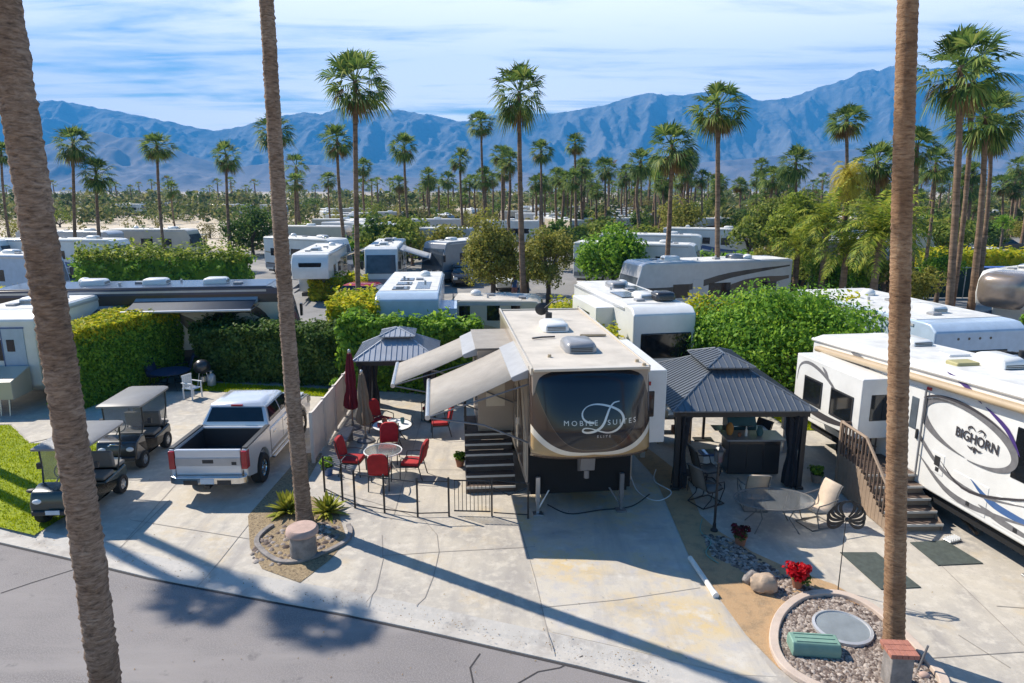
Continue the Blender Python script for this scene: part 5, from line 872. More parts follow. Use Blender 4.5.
t = thing('brick_pedestal', 'brick utility pedestal with red brick cap at the foot of the right palm', 'pedestal', (6.17, 9.55), -4); b = MB(); b.box(-.17, .17, -.16, .16, 0, .62); b.build('base', 'stone_rough', t, bevel=.02)
b = MB(); [b.box(-.22+.088*i, -.135+.088*i, -.20+.135*j, -.07+.135*j, .625, .70) for i in range(5) for j in range(3)]; b.build('brick_cap', 'brick', t, bevel=.008)
t = thing('stake', 'thin dark metal stake in the concrete beside the brick pedestal', 'stake', (*g(917, 672), 0)); t.rotation_euler = (0, R(12), R(-10)); b = MB(); b.cyl((0, 0, 0), (0, 0, .52), .022, .02, 6); b.build('rod', 'grey_metal', t); b = MB(); b.lathe([(.05, 0), (.05, .02), (.02, .04)], (0, 0, 0), 10); b.build('foot', 'grey_metal', t)
b = MB(); b.ell((0, 0, .05), (.09, .07, .06)); o = b.build('paving_stone', 'stone_cap', None, smooth=60); o.location = (*g(924, 678), 0); tag(o, 'small pink stone lying beside the metal stake', 'stone')
t = thing('parking_bumper', 'long white plastic pipe lying across the gravel strip edge', 'pipe', (*g(715, 597), .05)); q = Vector((*g(690, 560), .05))-t.location; b = MB(); b.cyl((0, 0, 0), tuple(q), .055, n=14); b.build('tube', 'pvc', t, smooth=40); b = MB(); b.cyl(tuple(q*-.03), tuple(q*.06), .064, n=14); b.build('end_cap', 'white_plastic', t, smooth=40)
for nm, lab, P, m in [('door_mat', 'green grey outdoor mat on the concrete, between the wind spinner and the right palm', [g(840, 553), g(876, 553), g(921, 588), g(881, 590)], 'mat_green'), ('door_mat', 'dark green doormat at the foot of the right stairs', [g(910, 543), g(945, 541), g(983, 564), g(938, 566)], 'mat_green')]:
    c = sum((Vector(p) for p in P), Vector((0, 0)))/4; b = MB(); b.prism([(p[0]-c.x, p[1]-c.y) for p in P], .006, .022, 'z'); o = b.build(nm, m, None); o.location = (c.x, c.y, 0); tag(o, lab, 'mat')
t = thing('boot_scraper', 'small silver boot scraper on the doormat by the right stairs', 'boot scraper', (*g(952, 541), .022), 20); b = MB(); b.box(-.18, .18, -.1, .1, 0, .03); b.build('tray', 'alu', t, bevel=.01); b = MB(); [b.box(-.15+.07*i, -.13+.07*i, -.08, .08, .03, .08) for i in range(5)]; b.build('brush', 'white_plastic', t)
# ---- left bed: pedestal, edging, agaves
t = thing('stone_pedestal', 'round topped stone pedestal with pink cap in front of the middle left palm', 'pedestal', (*g(304, 556), 0)); b = MB(); b.lathe([(.27, 0), (.29, .1), (.27, .55)], (0, 0, 0), 14); b.build('base', 'stone_rough', t, smooth=30); b = MB(); b.lathe([(.33, .552), (.35, .58), (.34, .66), (.30, .70), (.003, .71)], (0, 0, 0), 18); b.build('cap', 'stone_cap', t, smooth=40)
kerbring('garden_edging', 'rough stone edging around the palm bed by the pickup driveway', [(-4.78+.98*math.cos(a), 14.35+.92*math.sin(a)*(1+.15*math.sin(3*a))) for a in np.linspace(R(150), R(395), 12)], .12, 0, .07, 'stone_rough', False)
def agave(label, loc, r, n, seed, leaf='agave_leaf'):
    q = random.Random(seed); t = thing('agave_plant', label, 'plant', loc); V = []; F = []
    for i in range(n):
        az = i*2.4+q.uniform(-.3, .3); el = R(q.uniform(12, 80)); L = r*q.uniform(.7, 1.1); prev = None; sx = Vector((-math.sin(az), math.cos(az), 0))
        for k in range(6):
            f = k/5; p = Vector((math.cos(az)*math.cos(el)*L*f, math.sin(az)*math.cos(el)*L*f, math.sin(el)*L*f-.35*L*f*f*math.cos(el)*.9)); w = .045*r/.5*math.sin(math.pi*(.12+.86*f))+.001; V += [tuple(p-sx*w), tuple(p+sx*w)]
            if k: a = len(V); F.append((a-4, a-3, a-1, a-2))
    npmesh('leaves', np.array(V), np.array(F), leaf, t); b = MB(); b.cyl((0, 0, -.02), (0, 0, .12), .06, .05, 8); b.build('stem', 'tree_bark', t); return t
agave('yellow green agave clump left of the palm trunk in the mulch bed', (*g(288, 512), 0), .66, 80, 3); agave('yellow green agave clump right of the palm trunk by the black fence', (*g(328, 513), 0), .62, 80, 4, 'agave_leaf')
# ---- left back patio
wc = thing('plastic_chair', 'white plastic garden chair in front of the hedge behind the pickup', 'chair', (*g(193, 398), 0), 70)
b = MB(); b.box(-.24, .24, -.24, .22, .40, .43); b.build('seat', 'white_plastic', wc, bevel=.02); b = MB(); [b.box(-.22+.095*i, -.15+.095*i, .2, .235, .43, .86) for i in range(5)]; b.box(-.24, .24, .2, .24, .84, .92); b.build('backrest', 'white_plastic', wc, bevel=.01)
for sx in (-1, 1):
    for y in (-.22, .2): b = MB(); b.box(sx*.24-.02, sx*.24+.02, y-.02, y+.02, 0, .62 if y < 0 else .44); b.build('leg', 'white_plastic', wc)
    b = MB(); b.box(sx*.25-.03, sx*.25+.03, -.25, .24, .62, .65); b.build('armrest', 'white_plastic', wc)
round_table('dark round patio table in the shade of the tall yellow topped hedge', (*g(172, 388), 0), .75, .70, 'navy_fabric', 'black_metal')
dk = sling_chair('dark patio chair in shade left of the round table, against the hedge', (*g(158, 385), 0), 70, 'navy_fabric', frame='black_metal'); dup(dk, (*g(185, 380), 0), -60, 'dark patio chair in shade right of the round table, behind the white chair')
t = thing('kettle_grill', 'covered round charcoal grill beside the white plastic chair', 'grill', (*g(204, 387), 0)); b = MB(); b.lathe([(.02, .55), (.26, .65), (.33, .82), (.30, 1.0), (.16, 1.12), (.02, 1.15)], (0, 0, 0), 18); b.build('kettle', 'rv_dark', t, smooth=60)
for i in range(3): a = i*2.1; b = MB(); b.cyl((.15*math.cos(a), .15*math.sin(a), .62), (.3*math.cos(a), .3*math.sin(a), 0), .018); b.build('leg', 'alu', t)
b = MB(); b.cyl((0, 0, .25), (0, 0, .45), .14); b.build('ash_catcher', 'alu', t)
t = thing('gas_cylinder', 'silver gas cylinder standing beside the charcoal grill', 'gas cylinder', (*g(212, 386), 0)); b = MB(); b.lathe([(.14, 0), (.17, .05), (.17, .42), (.1, .52), (.05, .55)], (0, 0, 0), 16); b.build('tank', 'rv_silver', t, smooth=50); b = MB(); b.cyl((0, 0, .54), (0, 0, .66), .05); b.tube([(.1*math.cos(a), .1*math.sin(a), .64) for a in np.linspace(0, 5.8, 12)], .015, 5, closed=True); b.build('valve', 'alu', t)
t = thing('garden_urn', 'small pale stone urn beside the far end of the beige fence', 'urn', (-6.6, 24.6)); b = MB(); b.lathe([(.18, 0), (.1, .12), (.12, .2), (.24, .5), (.28, .52)], (0, 0, 0), 16); b.build('bowl', 'stone', t, smooth=50); V, F, C = leafball(160, .3, 8, .12, .06, 4, .7); V[:, 2] += .7; npmesh('plant', V, F, 'hedge_leaf', t)
# ================================================================== PALMS
def ground_y(Y): d = Y*_c+CAM_H*_s; return 341.5-FPX*(Y*_s-CAM_H*_c)/d
def gx(px, Y): return (px-512)/FPX*(Y*_c+CAM_H*_s)
# three near palms whose trunks cross the picture (crowns above the frame)
def near_palm(label, base, path, r0, r1, h, seed, cs=2.1):
    t = thing('fan_palm', label, 'palm tree', (*base, 0)); B = Vector((*base, 0)); P = [Vector(p)-B for p in path]
    d = (P[-1]-P[0]).normalized(); top = P[-1]+Vector((d.x*.6, d.y, d.z))*(h-P[-1].z); P.append(top)
    ringtrunk(P, r0, r1, 'palm_bark_smooth' if seed == 3 else 'palm_bark', t, .055, 30, seed, .022 if seed < 3 else .014); c = bpy.data.objects.new('crown', CROWN[seed % 4]); COL.objects.link(c); c.parent = t; c.location = top; s = cs/1.75; c.scale = (s, s, s); return t
Y1 = 8.3; near_palm('thick brown palm trunk nearest the camera, along the left edge', (at(116, 760, Y1).x, Y1), [(at(116, 760, Y1).x, Y1, -.1), at(81, 500, Y1), at(49.5, 300, Y1), at(2, 0, Y1)], .19, .178, 17, 1)
Y2 = g(305, 524)[1]; near_palm('slim brown palm trunk behind the stone pedestal, right of the pickup', g(305, 524), [(*g(305, 524), -.05), at(293, 400, Y2), at(281, 240, Y2), at(266.5, 0, Y2)], .185, .118, 19, 2)
Y3 = g(894, 652)[1]; near_palm('smooth orange brown palm trunk rising from the brick pedestal on the right', g(894, 652), [(*g(894, 652), -.05), at(897, 450, Y3), at(902, 200, Y3), at(908, 0, Y3)], .168, .112, 18, 3)
# two beyond the left edge whose crowns shade the street
for i, (sx, sy, h, lb) in enumerate(((-3.4, 11.25, 17.0, 'fan palm beyond the left edge, the taller of the pair shading the street'), (-5.95, 12.05, 14.6, 'fan palm beyond the left edge, the shorter of the pair shading the street'))):
    L = h/math.tan(SUN_EL); bx, by = sx-SHX*L, sy-SHY*L; fan_palm(lb, (bx, by), (bx, by, h), .24, .17, 1.2, 1, rz=i)
if 0: fan_palm('fan palm beyond the left edge, nearest the lawn', (-11.6-SHX*L, 13.3-SHY*L), (-11.6-SHX*L, 13.3-SHY*L, 14.5), .25, .17, 2.0, 2)
PALMS = [  # crown px x, y, half width px, trunk foot px x, crown kind, label
 (1, 150, 17, 14, 0, 'fan palm cut by the left edge, behind the thick near trunk'), (73, 140, 18, 76, 1, 'tall fan palm just right of the thick near trunk, left of the shorter one'), (96, 170, 18, 102, 2, 'shorter fan palm beside the taller one, right of the thick near trunk'),
 (157, 143, 18, 166, 0, 'fan palm standing alone before the sand on the left, the taller of two'), (171, 187, 10, 176, 2, 'small fan palm just right of the taller one before the sand'), (226, 153, 16, 231, 3, 'fan palm rising behind the dark round bush on the left'), (274, 127, 21, 279, 1, 'fan palm whose crown is crossed by the slim near trunk'), (295, 180, 13, 297, 0, 'short fan palm just right of the slim near trunk'),
 (337, 137, 20, 349, 3, 'fan palm with a shaggy skirt close left of the tallest left palm'), (355, 77, 32, 359, 0, 'tallest fan palm left of centre with a leaning slim trunk'), (328, 178, 11, 332, 1, 'small fan palm low behind the shaggy one, left of centre'), (363, 165, 10, 365, 2, 'small fan palm just right of the tallest left palm trunk'),
 (404, 144, 18, 413, 0, 'fan palm left of centre above the parked motorhomes, trunk leaning left'), (399, 182, 10, 402, 1, 'small fan palm under the leaning one, left of centre'), (429, 181, 10, 431, 2, 'small fan palm midway between the leaning palm and the skirted one'), (460, 157, 14, 464, 3, 'fan palm with a long brown skirt left of the olive tree'),
 (481, 121, 16, 489, 0, 'tall thin fan palm left of the tall centre palm'), (502, 153, 13, 504, 1, 'fan palm close left of the tall centre palm trunk'), (519, 88, 29, 524, 2, 'tall fan palm in the centre with a thick straight trunk'), (541, 149, 14, 543, 0, 'fan palm close right of the tall centre palm trunk'), (575, 141, 15, 577, 3, 'fan palm between the tall centre palm and the curved one'), (484, 181, 9, 485, 2, 'small fan palm behind the tall thin one near the centre'),
 (605, 166, 13, 607, 1, 'fan palm behind the round green bush right of centre'), (626, 171, 11, 627, 0, 'middle one of three small fan palms left of the curved palm'), (641, 170, 10, 642, 2, 'small fan palm just left of the curved palm'), (568, 192, 10, 569, 1, 'low fan palm below the one right of the centre palm'),
 (672, 142, 27, 664, 3, 'fan palm with a ragged wide crown and curved trunk beside the grey motorhome'), (718, 103, 31, 717, 0, 'tall fan palm with a straight trunk in front of the grey motorhome'), (847, 117, 24, 846, 1, 'fan palm above the yellow palm on the right'), (796, 160, 17, 796, 2, 'dark fan palm left of the yellow palm'), (765, 187, 11, 765, 0, 'small fan palm left of the dark one, right of centre'), (740, 183, 10, 740, 3, 'small fan palm right of the tall straight palm trunk'), (702, 176, 11, 702, 1, 'small fan palm left of the tall straight palm trunk'), (779, 181, 9, 779, 2, 'small fan palm close left of the dark one'),
 (877, 158, 27, 890, 1, 'fan palm just left of the smooth near trunk on the right'), (917, 142, 28, 908, 0, 'fan palm just right of the smooth near trunk on the right'), (936, 160, 22, 922, 3, 'shaggy fan palm right of the smooth near trunk, leaning right'), (961, 62, 40, 945, 0, 'tallest fan palm in the right group, with two crowns close together'), (986, 112, 34, 968, 2, 'second tallest fan palm in the right group, trunk leaning right'), (973, 78, 30, 951, 1, 'fan palm close behind the tallest one of the right group'), (992, 128, 26, 977, 3, 'thick trunked fan palm at the right of the right group'), (1003, 182, 13, 1002, 1, 'small fan palm low behind the right group'), (1015, 178, 11, 1015, 0, 'small fan palm at the right edge'), (966, 185, 14, 965, 2, 'short fan palm between the trunks of the right group'), (655, 165, 13, 656, 2, 'low fan palm just behind the curved palm'), (682, 178, 12, 683, 0, 'low fan palm right of the curved palm trunk'), (448, 178, 9, 449, 0, 'small fan palm left of the skirted palm near the centre'), (591, 180, 10, 592, 3, 'small shaggy fan palm left of the round green bush')]
for i, (cx, cy_, r, fx, ci, lb) in enumerate(PALMS):
    Y = FPX*1.9/r; top = at(cx, cy_+r*.1, Y); base = (gx(fx, Y), Y); bend = (-.5 if cx < fx else .4)*(abs(cx-fx)/r*.8)
    if top.z < 3.5: top.z = 3.5
    fan_palm(lb, base, top, .20+.04*(i % 3)+(.10 if 500 < cx < 530 else 0), .14+.02*(i % 2), 2.05*(.92+.07*((i*7) % 4)), ci, 'fan palms among the motorhomes', .45 if r > 15 else 1.0, 9 if r > 15 else 6, i*1.3, bend, seed=i)
# far palms
fp = thing('fan_palm', 'small distant fan palm in the band of trees below the mountains', 'palm tree', (0, 200, 0), 0, 'distant fan palms below the mountains')
b = MB(); b.tube([(0, 0, 0), (.15, 0, 4), (0, 0, 8)], [.28, .22, .18], 6); b.build('trunk', 'palm_bark_far', fp); c = bpy.data.objects.new('crown', SMALLCROWN); COL.objects.link(c); c.parent = fp; c.location = (0, 0, 8); c.scale = (1.25,)*3
q = random.Random(3); first = True
for i in range(150):
    px = q.uniform(-20, 1045) if i < 60 else q.uniform(540, 1045); Y = q.uniform(110, 230) if i % 3 else q.uniform(230, 420); sc = q.uniform(.85, 1.35)
    if px < 260 and Y < 230: Y = q.uniform(240, 420)
    if first: fp.location = (gx(px, Y), Y, 0); fp.scale = (sc,)*3; first = False
    else: dup(fp, (gx(px, Y), Y, 0), q.uniform(0, 360), sc=(sc, sc, sc*q.uniform(.8, 1.25)))
MP = []
q = random.Random(21)
for i in range(3):
    t = thing('fan_palm', 'slim fan palm among the crowded rows of motorhomes in the middle distance', 'palm tree', (0, 90, 0), 0, 'slim fan palms among the motorhome rows'); ringtrunk([(0, 0, 0), (.25, .1, 3), (.3-.3*i, 0, 6.5), (.1, 0, 10)], .22, .14, 'palm_bark_far', t, 1.0, 6, i); c = bpy.data.objects.new('crown', CROWN[i]); COL.objects.link(c); c.parent = t; c.location = (.1, 0, 9.9); c.scale = (1.0, 1.0, 1.1); MP.append(t)
for i in range(64):
    px = q.choice((q.uniform(420, 560), q.uniform(540, 790), q.uniform(560, 790), q.uniform(860, 1040))); Y = q.uniform(78, 150); sc = q.uniform(.72, 1.15); loc = (gx(px, Y), Y, 0)
    if i < 3: MP[i].location = loc
    else: dup(MP[i % 3], loc, q.uniform(0, 360), sc=(sc, sc, sc*q.uniform(.75, 1.15)))
# ---- pinnate palms on the right
def queen_palm(label, loc, h, L, n, leaf, seed, name='queen_palm', trunk='palm_bark_far', lean=(0, 0), droop=1.0, lo=-35):
    t = thing(name, label, 'palm tree', loc); q = random.Random(seed); V = []; F = []
    for i in range(n):
        u = (i+.5)/n; az = i*2.4+q.uniform(-.3, .3); el = R(82)+(R(lo)-R(82))*u; Lf = L*q.uniform(.8, 1.1); pts = []; p = Vector((0, 0, 0)); d = Vector((math.cos(az)*math.cos(el), math.sin(az)*math.cos(el), math.sin(el)))
        for k in range(13): pts.append(p.copy()); p = p+d*Lf/12; d = (d+Vector((0, 0, -.17*droop*(.4+k/9)))).normalized()
        for k in range(1, 13):
            t_ = (pts[k]-pts[k-1]).normalized(); sd = t_.cross(Vector((0, 0, 1))); sd = sd.normalized() if sd.length > .05 else Vector((-math.sin(az), math.cos(az), 0)); upv = sd.cross(t_)
            for s in (-1, 1):
                for m in (0, .5):
                    o = pts[k-1].lerp(pts[k], m); ll = L*.24*math.sin(math.pi*(.18+.74*(k/12)))*q.uniform(.8, 1.1); tip = o+sd*s*ll*.8+t_*ll*.45+upv*ll*.15+Vector((0, 0, -ll*q.uniform(.2, .55))); md = o.lerp(tip, .5)+Vector((0, 0, ll*.12)); a = len(V); w = t_*.028*L/1.6
                    V += [tuple(o), tuple(md-w), tuple(tip), tuple(md+w)]; F.append((a, a+1, a+2, a+3))
    o = npmesh('crown', np.array(V), np.array(F), leaf, t); o.location = (lean[0], lean[1], h); ringtrunk([(0, 0, 0), (lean[0]*.4, lean[1]*.4, h*.5), (lean[0], lean[1], h)], .24, .15, trunk, t, .3, 10, seed); return t
Q = lambda px, Y: (gx(px, Y), Y, 0)
queen_palm('palm with a golden yellow drooping crown on the right', Q(835, 44), at(829, 178, 44).z, 1.85, 64, 'palm_yellow', 2, 'yellow_palm', droop=1.9, lo=-60)
queen_palm('feathery green and yellow palm left of the smooth near trunk', Q(868, 36), at(862, 232, 36).z, 3.1, 34, 'queen_leaf', 3); queen_palm('short feathery palm with pale trunk below the yellow one', Q(838, 38), at(846, 248, 38).z, 2.5, 28, 'queen_leaf', 4)
queen_palm('feathery yellow green palm left of the yellow palm', Q(818, 42), at(816, 222, 42).z, 2.8, 32, 'queen_leaf', 8); queen_palm('low feathery palm at the left end of the feathery group', Q(792, 43), at(790, 246, 43).z, 2.4, 28, 'queen_leaf', 9); queen_palm('feathery grey green palm right of the yellow palm', Q(862, 50), at(858, 190, 50).z, 3.0, 36, 'tree_leaf', 5); queen_palm('green feathery palm behind the smooth near trunk', Q(885, 42), at(884, 228, 42).z, 2.9, 32, 'queen_leaf', 6)
# ================================================================== TREES AND HEDGES
def ptree(label, px, py, rpx, Y, leaf, seed, n=4500, squash=1.0, cat='tree', name='broadleaf_tree', clumps=34, group=None, lsize=None):
    r = rpx*1.22*(Y*_c)/FPX; c = at(px, py, Y); return tree(name, label, cat, (gx(px, Y)*1.0, Y, 0), r, max(c.z, r*.5), max(c.z-r*.55, .5), leaf, n, clumps, None, lsize or max(r*.05, .09), seed, squash, group, .1+r*.03)
ptree('loose olive green tree left of the tall centre palm trunk', 493, 254, 29, 48, 'olive_leaf', 21, 9000, 1.35, clumps=60); ptree('olive green tree right of the tall centre palm trunk', 548, 259, 26, 46, 'olive_leaf', 22, 8000, 1.3, clumps=55); ptree('bushy olive tree behind the tall centre palm trunk', 527, 268, 20, 52, 'tree_leaf', 23, 3500)
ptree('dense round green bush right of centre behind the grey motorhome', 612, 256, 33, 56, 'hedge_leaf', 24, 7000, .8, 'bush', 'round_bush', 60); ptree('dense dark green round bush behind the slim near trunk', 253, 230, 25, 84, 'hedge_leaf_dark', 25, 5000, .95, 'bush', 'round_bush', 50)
ptree('olive shrubby tree right of the round green bush', 677, 222, 24, 85, 'olive_leaf', 26, 3500, .8); ptree('weeping green and tan tree left of the yellow palm', 793, 228, 26, 54, 'ficus_leaf', 27, 12000, 1.3, clumps=80, lsize=.13); ptree('dark green tree behind the weeping one on the right', 775, 218, 24, 75, 'tree_leaf', 28, 3500); ptree('green shrub below the feathery palms on the right', 850, 280, 24, 42, 'hedge_leaf', 29, 3500, .7, 'bush', 'round_bush'); ptree('low dark shrub under the weeping tree', 800, 268, 26, 50, 'tree_leaf', 30, 3000, .6, 'bush', 'round_bush')
ptree('yellow green shrub behind the leaning palms on the right', 915, 285, 20, 38, 'olive_leaf', 31, 2500, .9, 'bush', 'round_bush'); ptree('small bright green tree at the parking area on the far right', 998, 222, 9, 75, 'hedge_leaf', 32, 1200)
ptree('green bush between the two leaning palms on the right', 935, 268, 18, 46, 'hedge_leaf', 34, 2200, .8, 'bush', 'round_bush'); ptree('bright green bush at the right edge beside the silver trailer', 1022, 322, 12, 26, 'hedge_leaf', 33, 1200, .8, 'bush', 'round_bush')
ptree('leafy green shrub left of the feathery palms on the right', 825, 274, 22, 43, 'hedge_leaf', 35, 3000, .8, 'bush', 'round_bush'); ptree('dark shrub just left of the smooth near trunk', 880, 272, 22, 41, 'tree_leaf', 36, 3000, .8, 'bush', 'round_bush'); ptree('dusty green tree between the yellow palm and the smooth near trunk', 872, 215, 20, 62, 'tree_leaf', 37, 3000, 1.1); ptree('tan green shrub at the left end of the green fence', 765, 262, 20, 47, 'olive_leaf', 38, 2500, .8, 'bush', 'round_bush')
q = random.Random(12); i = 0
POS = [(20, 232, 14, 120), (60, 222, 12, 150), (140, 236, 12, 110), (210, 238, 10, 115), (300, 235, 12, 110), (335, 220, 14, 130), (370, 212, 14, 150), (385, 230, 13, 110), (420, 222, 15, 125), (445, 206, 14, 160), (465, 222, 13, 120), (590, 222, 15, 115), (560, 210, 15, 140), (640, 208, 14, 150), (715, 205, 15, 140), (735, 225, 14, 105), (755, 208, 14, 145), (905, 212, 16, 120), (940, 222, 15, 105), (975, 208, 15, 140), (1010, 205, 14, 150), (1000, 238, 12, 85), (315, 205, 11, 180), (180, 208, 9, 230), (110, 210, 9, 230), (240, 200, 9, 250), (20, 205, 9, 240), (500, 210, 12, 160), (620, 225, 12, 110), (690, 212, 12, 140)]
KINDS = ['olive_leaf', 'tree_leaf', 'hedge_leaf_dark', 'far_leaf_olive', 'tree_leaf']; PL = {0: 'olive', 1: 'mid green', 2: 'dark green', 3: 'dusty tan green', 4: 'leafy green'}
def near_what(px): return min([(abs(px-p[0]), p[5]) for p in PALMS if p[2] > 14])[1].split(',')[0]
seen = {}
TP = [tree('broadleaf_tree', 'leafy green tree standing between the rows of motorhomes', 'tree', (0, 100, 0), 2.6, 2.6, 1.2, lf, 1500, 22, 1.0, .2, 300+i, .85, 'trees between the rows of motorhomes', .18, 2) for i, lf in enumerate(('tree_leaf', 'olive_leaf', 'hedge_leaf_dark'))]
q = random.Random(77)
for i in range(75):
    px = q.choice((q.uniform(300, 480), q.uniform(540, 780), q.uniform(540, 780), q.uniform(780, 1040), q.uniform(860, 1040))); Y = q.uniform(66, 150); sc = q.uniform(.6, 1.25); loc = (gx(px, Y), Y, 0)
    if i < 3: TP[i].location = loc
    else: dup(TP[i % 3], loc, q.uniform(0, 360), sc=(sc*q.uniform(.9, 1.4), sc, sc*q.uniform(.7, 1.1)))
q = random.Random(12)
for k, (px, py, r, Y) in enumerate(POS):
    kk = k % 5; lb = f'{PL[kk]} far tree {"left" if px < min(PALMS, key=lambda p: abs(px-p[0]) if p[2] > 14 else 9e9)[0] else "right"} of the {near_what(px)}'; lb = ' '.join(lb.split()[:16]); seen[lb] = seen.get(lb, 0)+1
    if seen[lb] > 1: lb = ' '.join(lb.replace('far tree', 'farther tree' if seen[lb] == 2 else 'farthest tree').split()[:16])
    ptree(lb, px, py, r, Y, KINDS[kk], 100+k, 1100, .8, clumps=18, group='far trees among the motorhomes')
# far woodland and desert scrub (one mass)
def wood(name, n, Y0, Y1, leaf, hmin, hmax, lv, seed, x0=-20, x1=1045):
    r = np.random.default_rng(seed); V = []; F = []; off_ = 0; lv = int(lv*1.9)
    for i in range(n):
        Y = Y0*(Y1/Y0)**r.uniform(); X = gx(r.uniform(x0, x1), Y); h = r.uniform(hmin, hmax); w = h*r.uniform(.6, 1.3); P = r.normal(size=(lv, 3)); P /= np.linalg.norm(P, axis=1, keepdims=True); P *= r.uniform(.5, 1, (lv, 1)); P *= np.array([w*.6, w*.6, h*.5]); P += np.array([X, Y, h*.5]); N = P-np.array([X, Y, h*.3])+r.normal(size=(lv, 3))*.4*h; v, f = quads(P, N, h*.11*r.uniform(.6, 1.3, lv), .7, seed=i); V.append(v); F.append(f+off_); off_ += len(v)
    return tag(npmesh(name, np.vstack(V), np.vstack(F), leaf), kind='stuff')
wood('far_woodland', 620, 220, 800, 'far_leaf', 4, 9, 34, 1); wood('far_woodland', 260, 200, 700, 'far_leaf_olive', 3, 7, 30, 2); wood('far_woodland', 260, 160, 300, 'far_leaf', 2.5, 5.5, 36, 8, -20, 450); wood('far_woodland', 330, 110, 240, 'far_leaf', 2.5, 6, 40, 3, 540, 1045); wood('far_woodland', 150, 105, 240, 'far_leaf_olive', 2.5, 5, 36, 6, 380, 1045); wood('desert_scrub', 170, 95, 260, 'far_leaf_olive', .7, 2.2, 26, 4, -20, 420); wood('desert_scrub', 120, 90, 200, 'far_leaf', 1.0, 3, 30, 5, 250, 560)
sheet('sand_flat', [(-105, 98), (-35, 98), (-28, 135), (-60, 165), (-160, 160)], -.10, 'sand') if 'sand' in M else None
# hedges
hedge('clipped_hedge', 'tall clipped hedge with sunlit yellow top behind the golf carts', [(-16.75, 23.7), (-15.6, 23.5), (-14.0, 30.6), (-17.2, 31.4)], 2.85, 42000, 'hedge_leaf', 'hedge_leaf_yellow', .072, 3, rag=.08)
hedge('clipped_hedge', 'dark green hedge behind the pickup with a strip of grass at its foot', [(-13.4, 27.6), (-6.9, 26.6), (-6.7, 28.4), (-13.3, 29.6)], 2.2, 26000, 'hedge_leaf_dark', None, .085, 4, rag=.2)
hedge('clipped_hedge', 'bright green hedge with a rounded top at the right end of the dark hedge', [(-7.9, 28.4), (-5.6, 28.2), (-5.4, 32), (-8.2, 32)], 3.05, 8000, 'hedge_leaf_yellow', None, .11, 5, rag=.22)
hedge('clipped_hedge', 'green hedge behind the grey gazebo in front of the small white trailer', [(-6.9, 26.3), (-1.4, 25.3), (-1.2, 26.4), (-6.8, 27.5)], 2.75, 15000, 'hedge_leaf', None, .11, 6, rag=.22)
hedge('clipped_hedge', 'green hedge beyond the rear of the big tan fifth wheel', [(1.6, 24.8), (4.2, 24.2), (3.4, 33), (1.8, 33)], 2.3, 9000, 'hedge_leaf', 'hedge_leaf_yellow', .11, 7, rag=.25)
hedge('clipped_hedge', 'long low hedge beyond the dark awning motorhome on the left', [(-35, 55), (-30, 54.5), (-22, 55.5), (-22, 58), (-30, 59), (-37, 58)], 2.5, 12000, 'hedge_leaf', 'ficus_leaf', .17, 8, rag=.6)
hedge('clipped_hedge', 'low yellow green hedge right of the long low hedge on the left', [(-14.6, 48.5), (-10.6, 48.5), (-10.6, 50.5), (-14.6, 50.5)], 1.5, 2500, 'hedge_leaf_yellow', None, .17, 9, rag=.25)
hedge('clipped_hedge', 'yellow green hedge top at the left edge above the white trailer roof', [(-27.5, 32.5), (-22.3, 32.5), (-22.3, 34.2), (-27.5, 34.2)], 2.7, 4000, 'hedge_leaf_yellow', None, .13, 10, rag=.25)
hedge('clipped_hedge', 'dark hedge across the road behind the short palm, left of centre', [(-23, 72), (-14, 71), (-14, 74), (-23, 75)], 2.2, 3500, 'hedge_leaf', None, .2, 11, rag=.3); hedge('clipped_hedge', 'low green hedge behind the tall straight palm, right of centre', [(17, 60), (25, 60), (25, 62.5), (17, 62.5)], 1.9, 3500, 'hedge_leaf', None, .2, 12, rag=.3); hedge('clipped_hedge', 'clipped hedge behind the trunks of the right palm group', [(40, 66), (52, 66), (52, 69), (40, 69)], 1.8, 3000, 'hedge_leaf_yellow', None, .2, 13, rag=.3)
# the big rounded hedge tree right of the blue grey gazebo
tree('round_hedge_tree', 'big rounded green hedge tree between the gazebo and the white fifth wheel', 'tree', (10.6, 25.8, 0), 4.6, 1.75, 1.0, 'hedge_leaf', 46000, 210, .95, .085, 51, .58, None, .18, 4)
hedge('clipped_hedge', 'lower green hedge behind the big rounded hedge tree', [(7.2, 27.4), (14.5, 27.0), (14.5, 28.6), (7.2, 29.0)], 3.0, 9000, 'hedge_leaf', 'hedge_leaf_yellow', .12, 14, rag=.35)
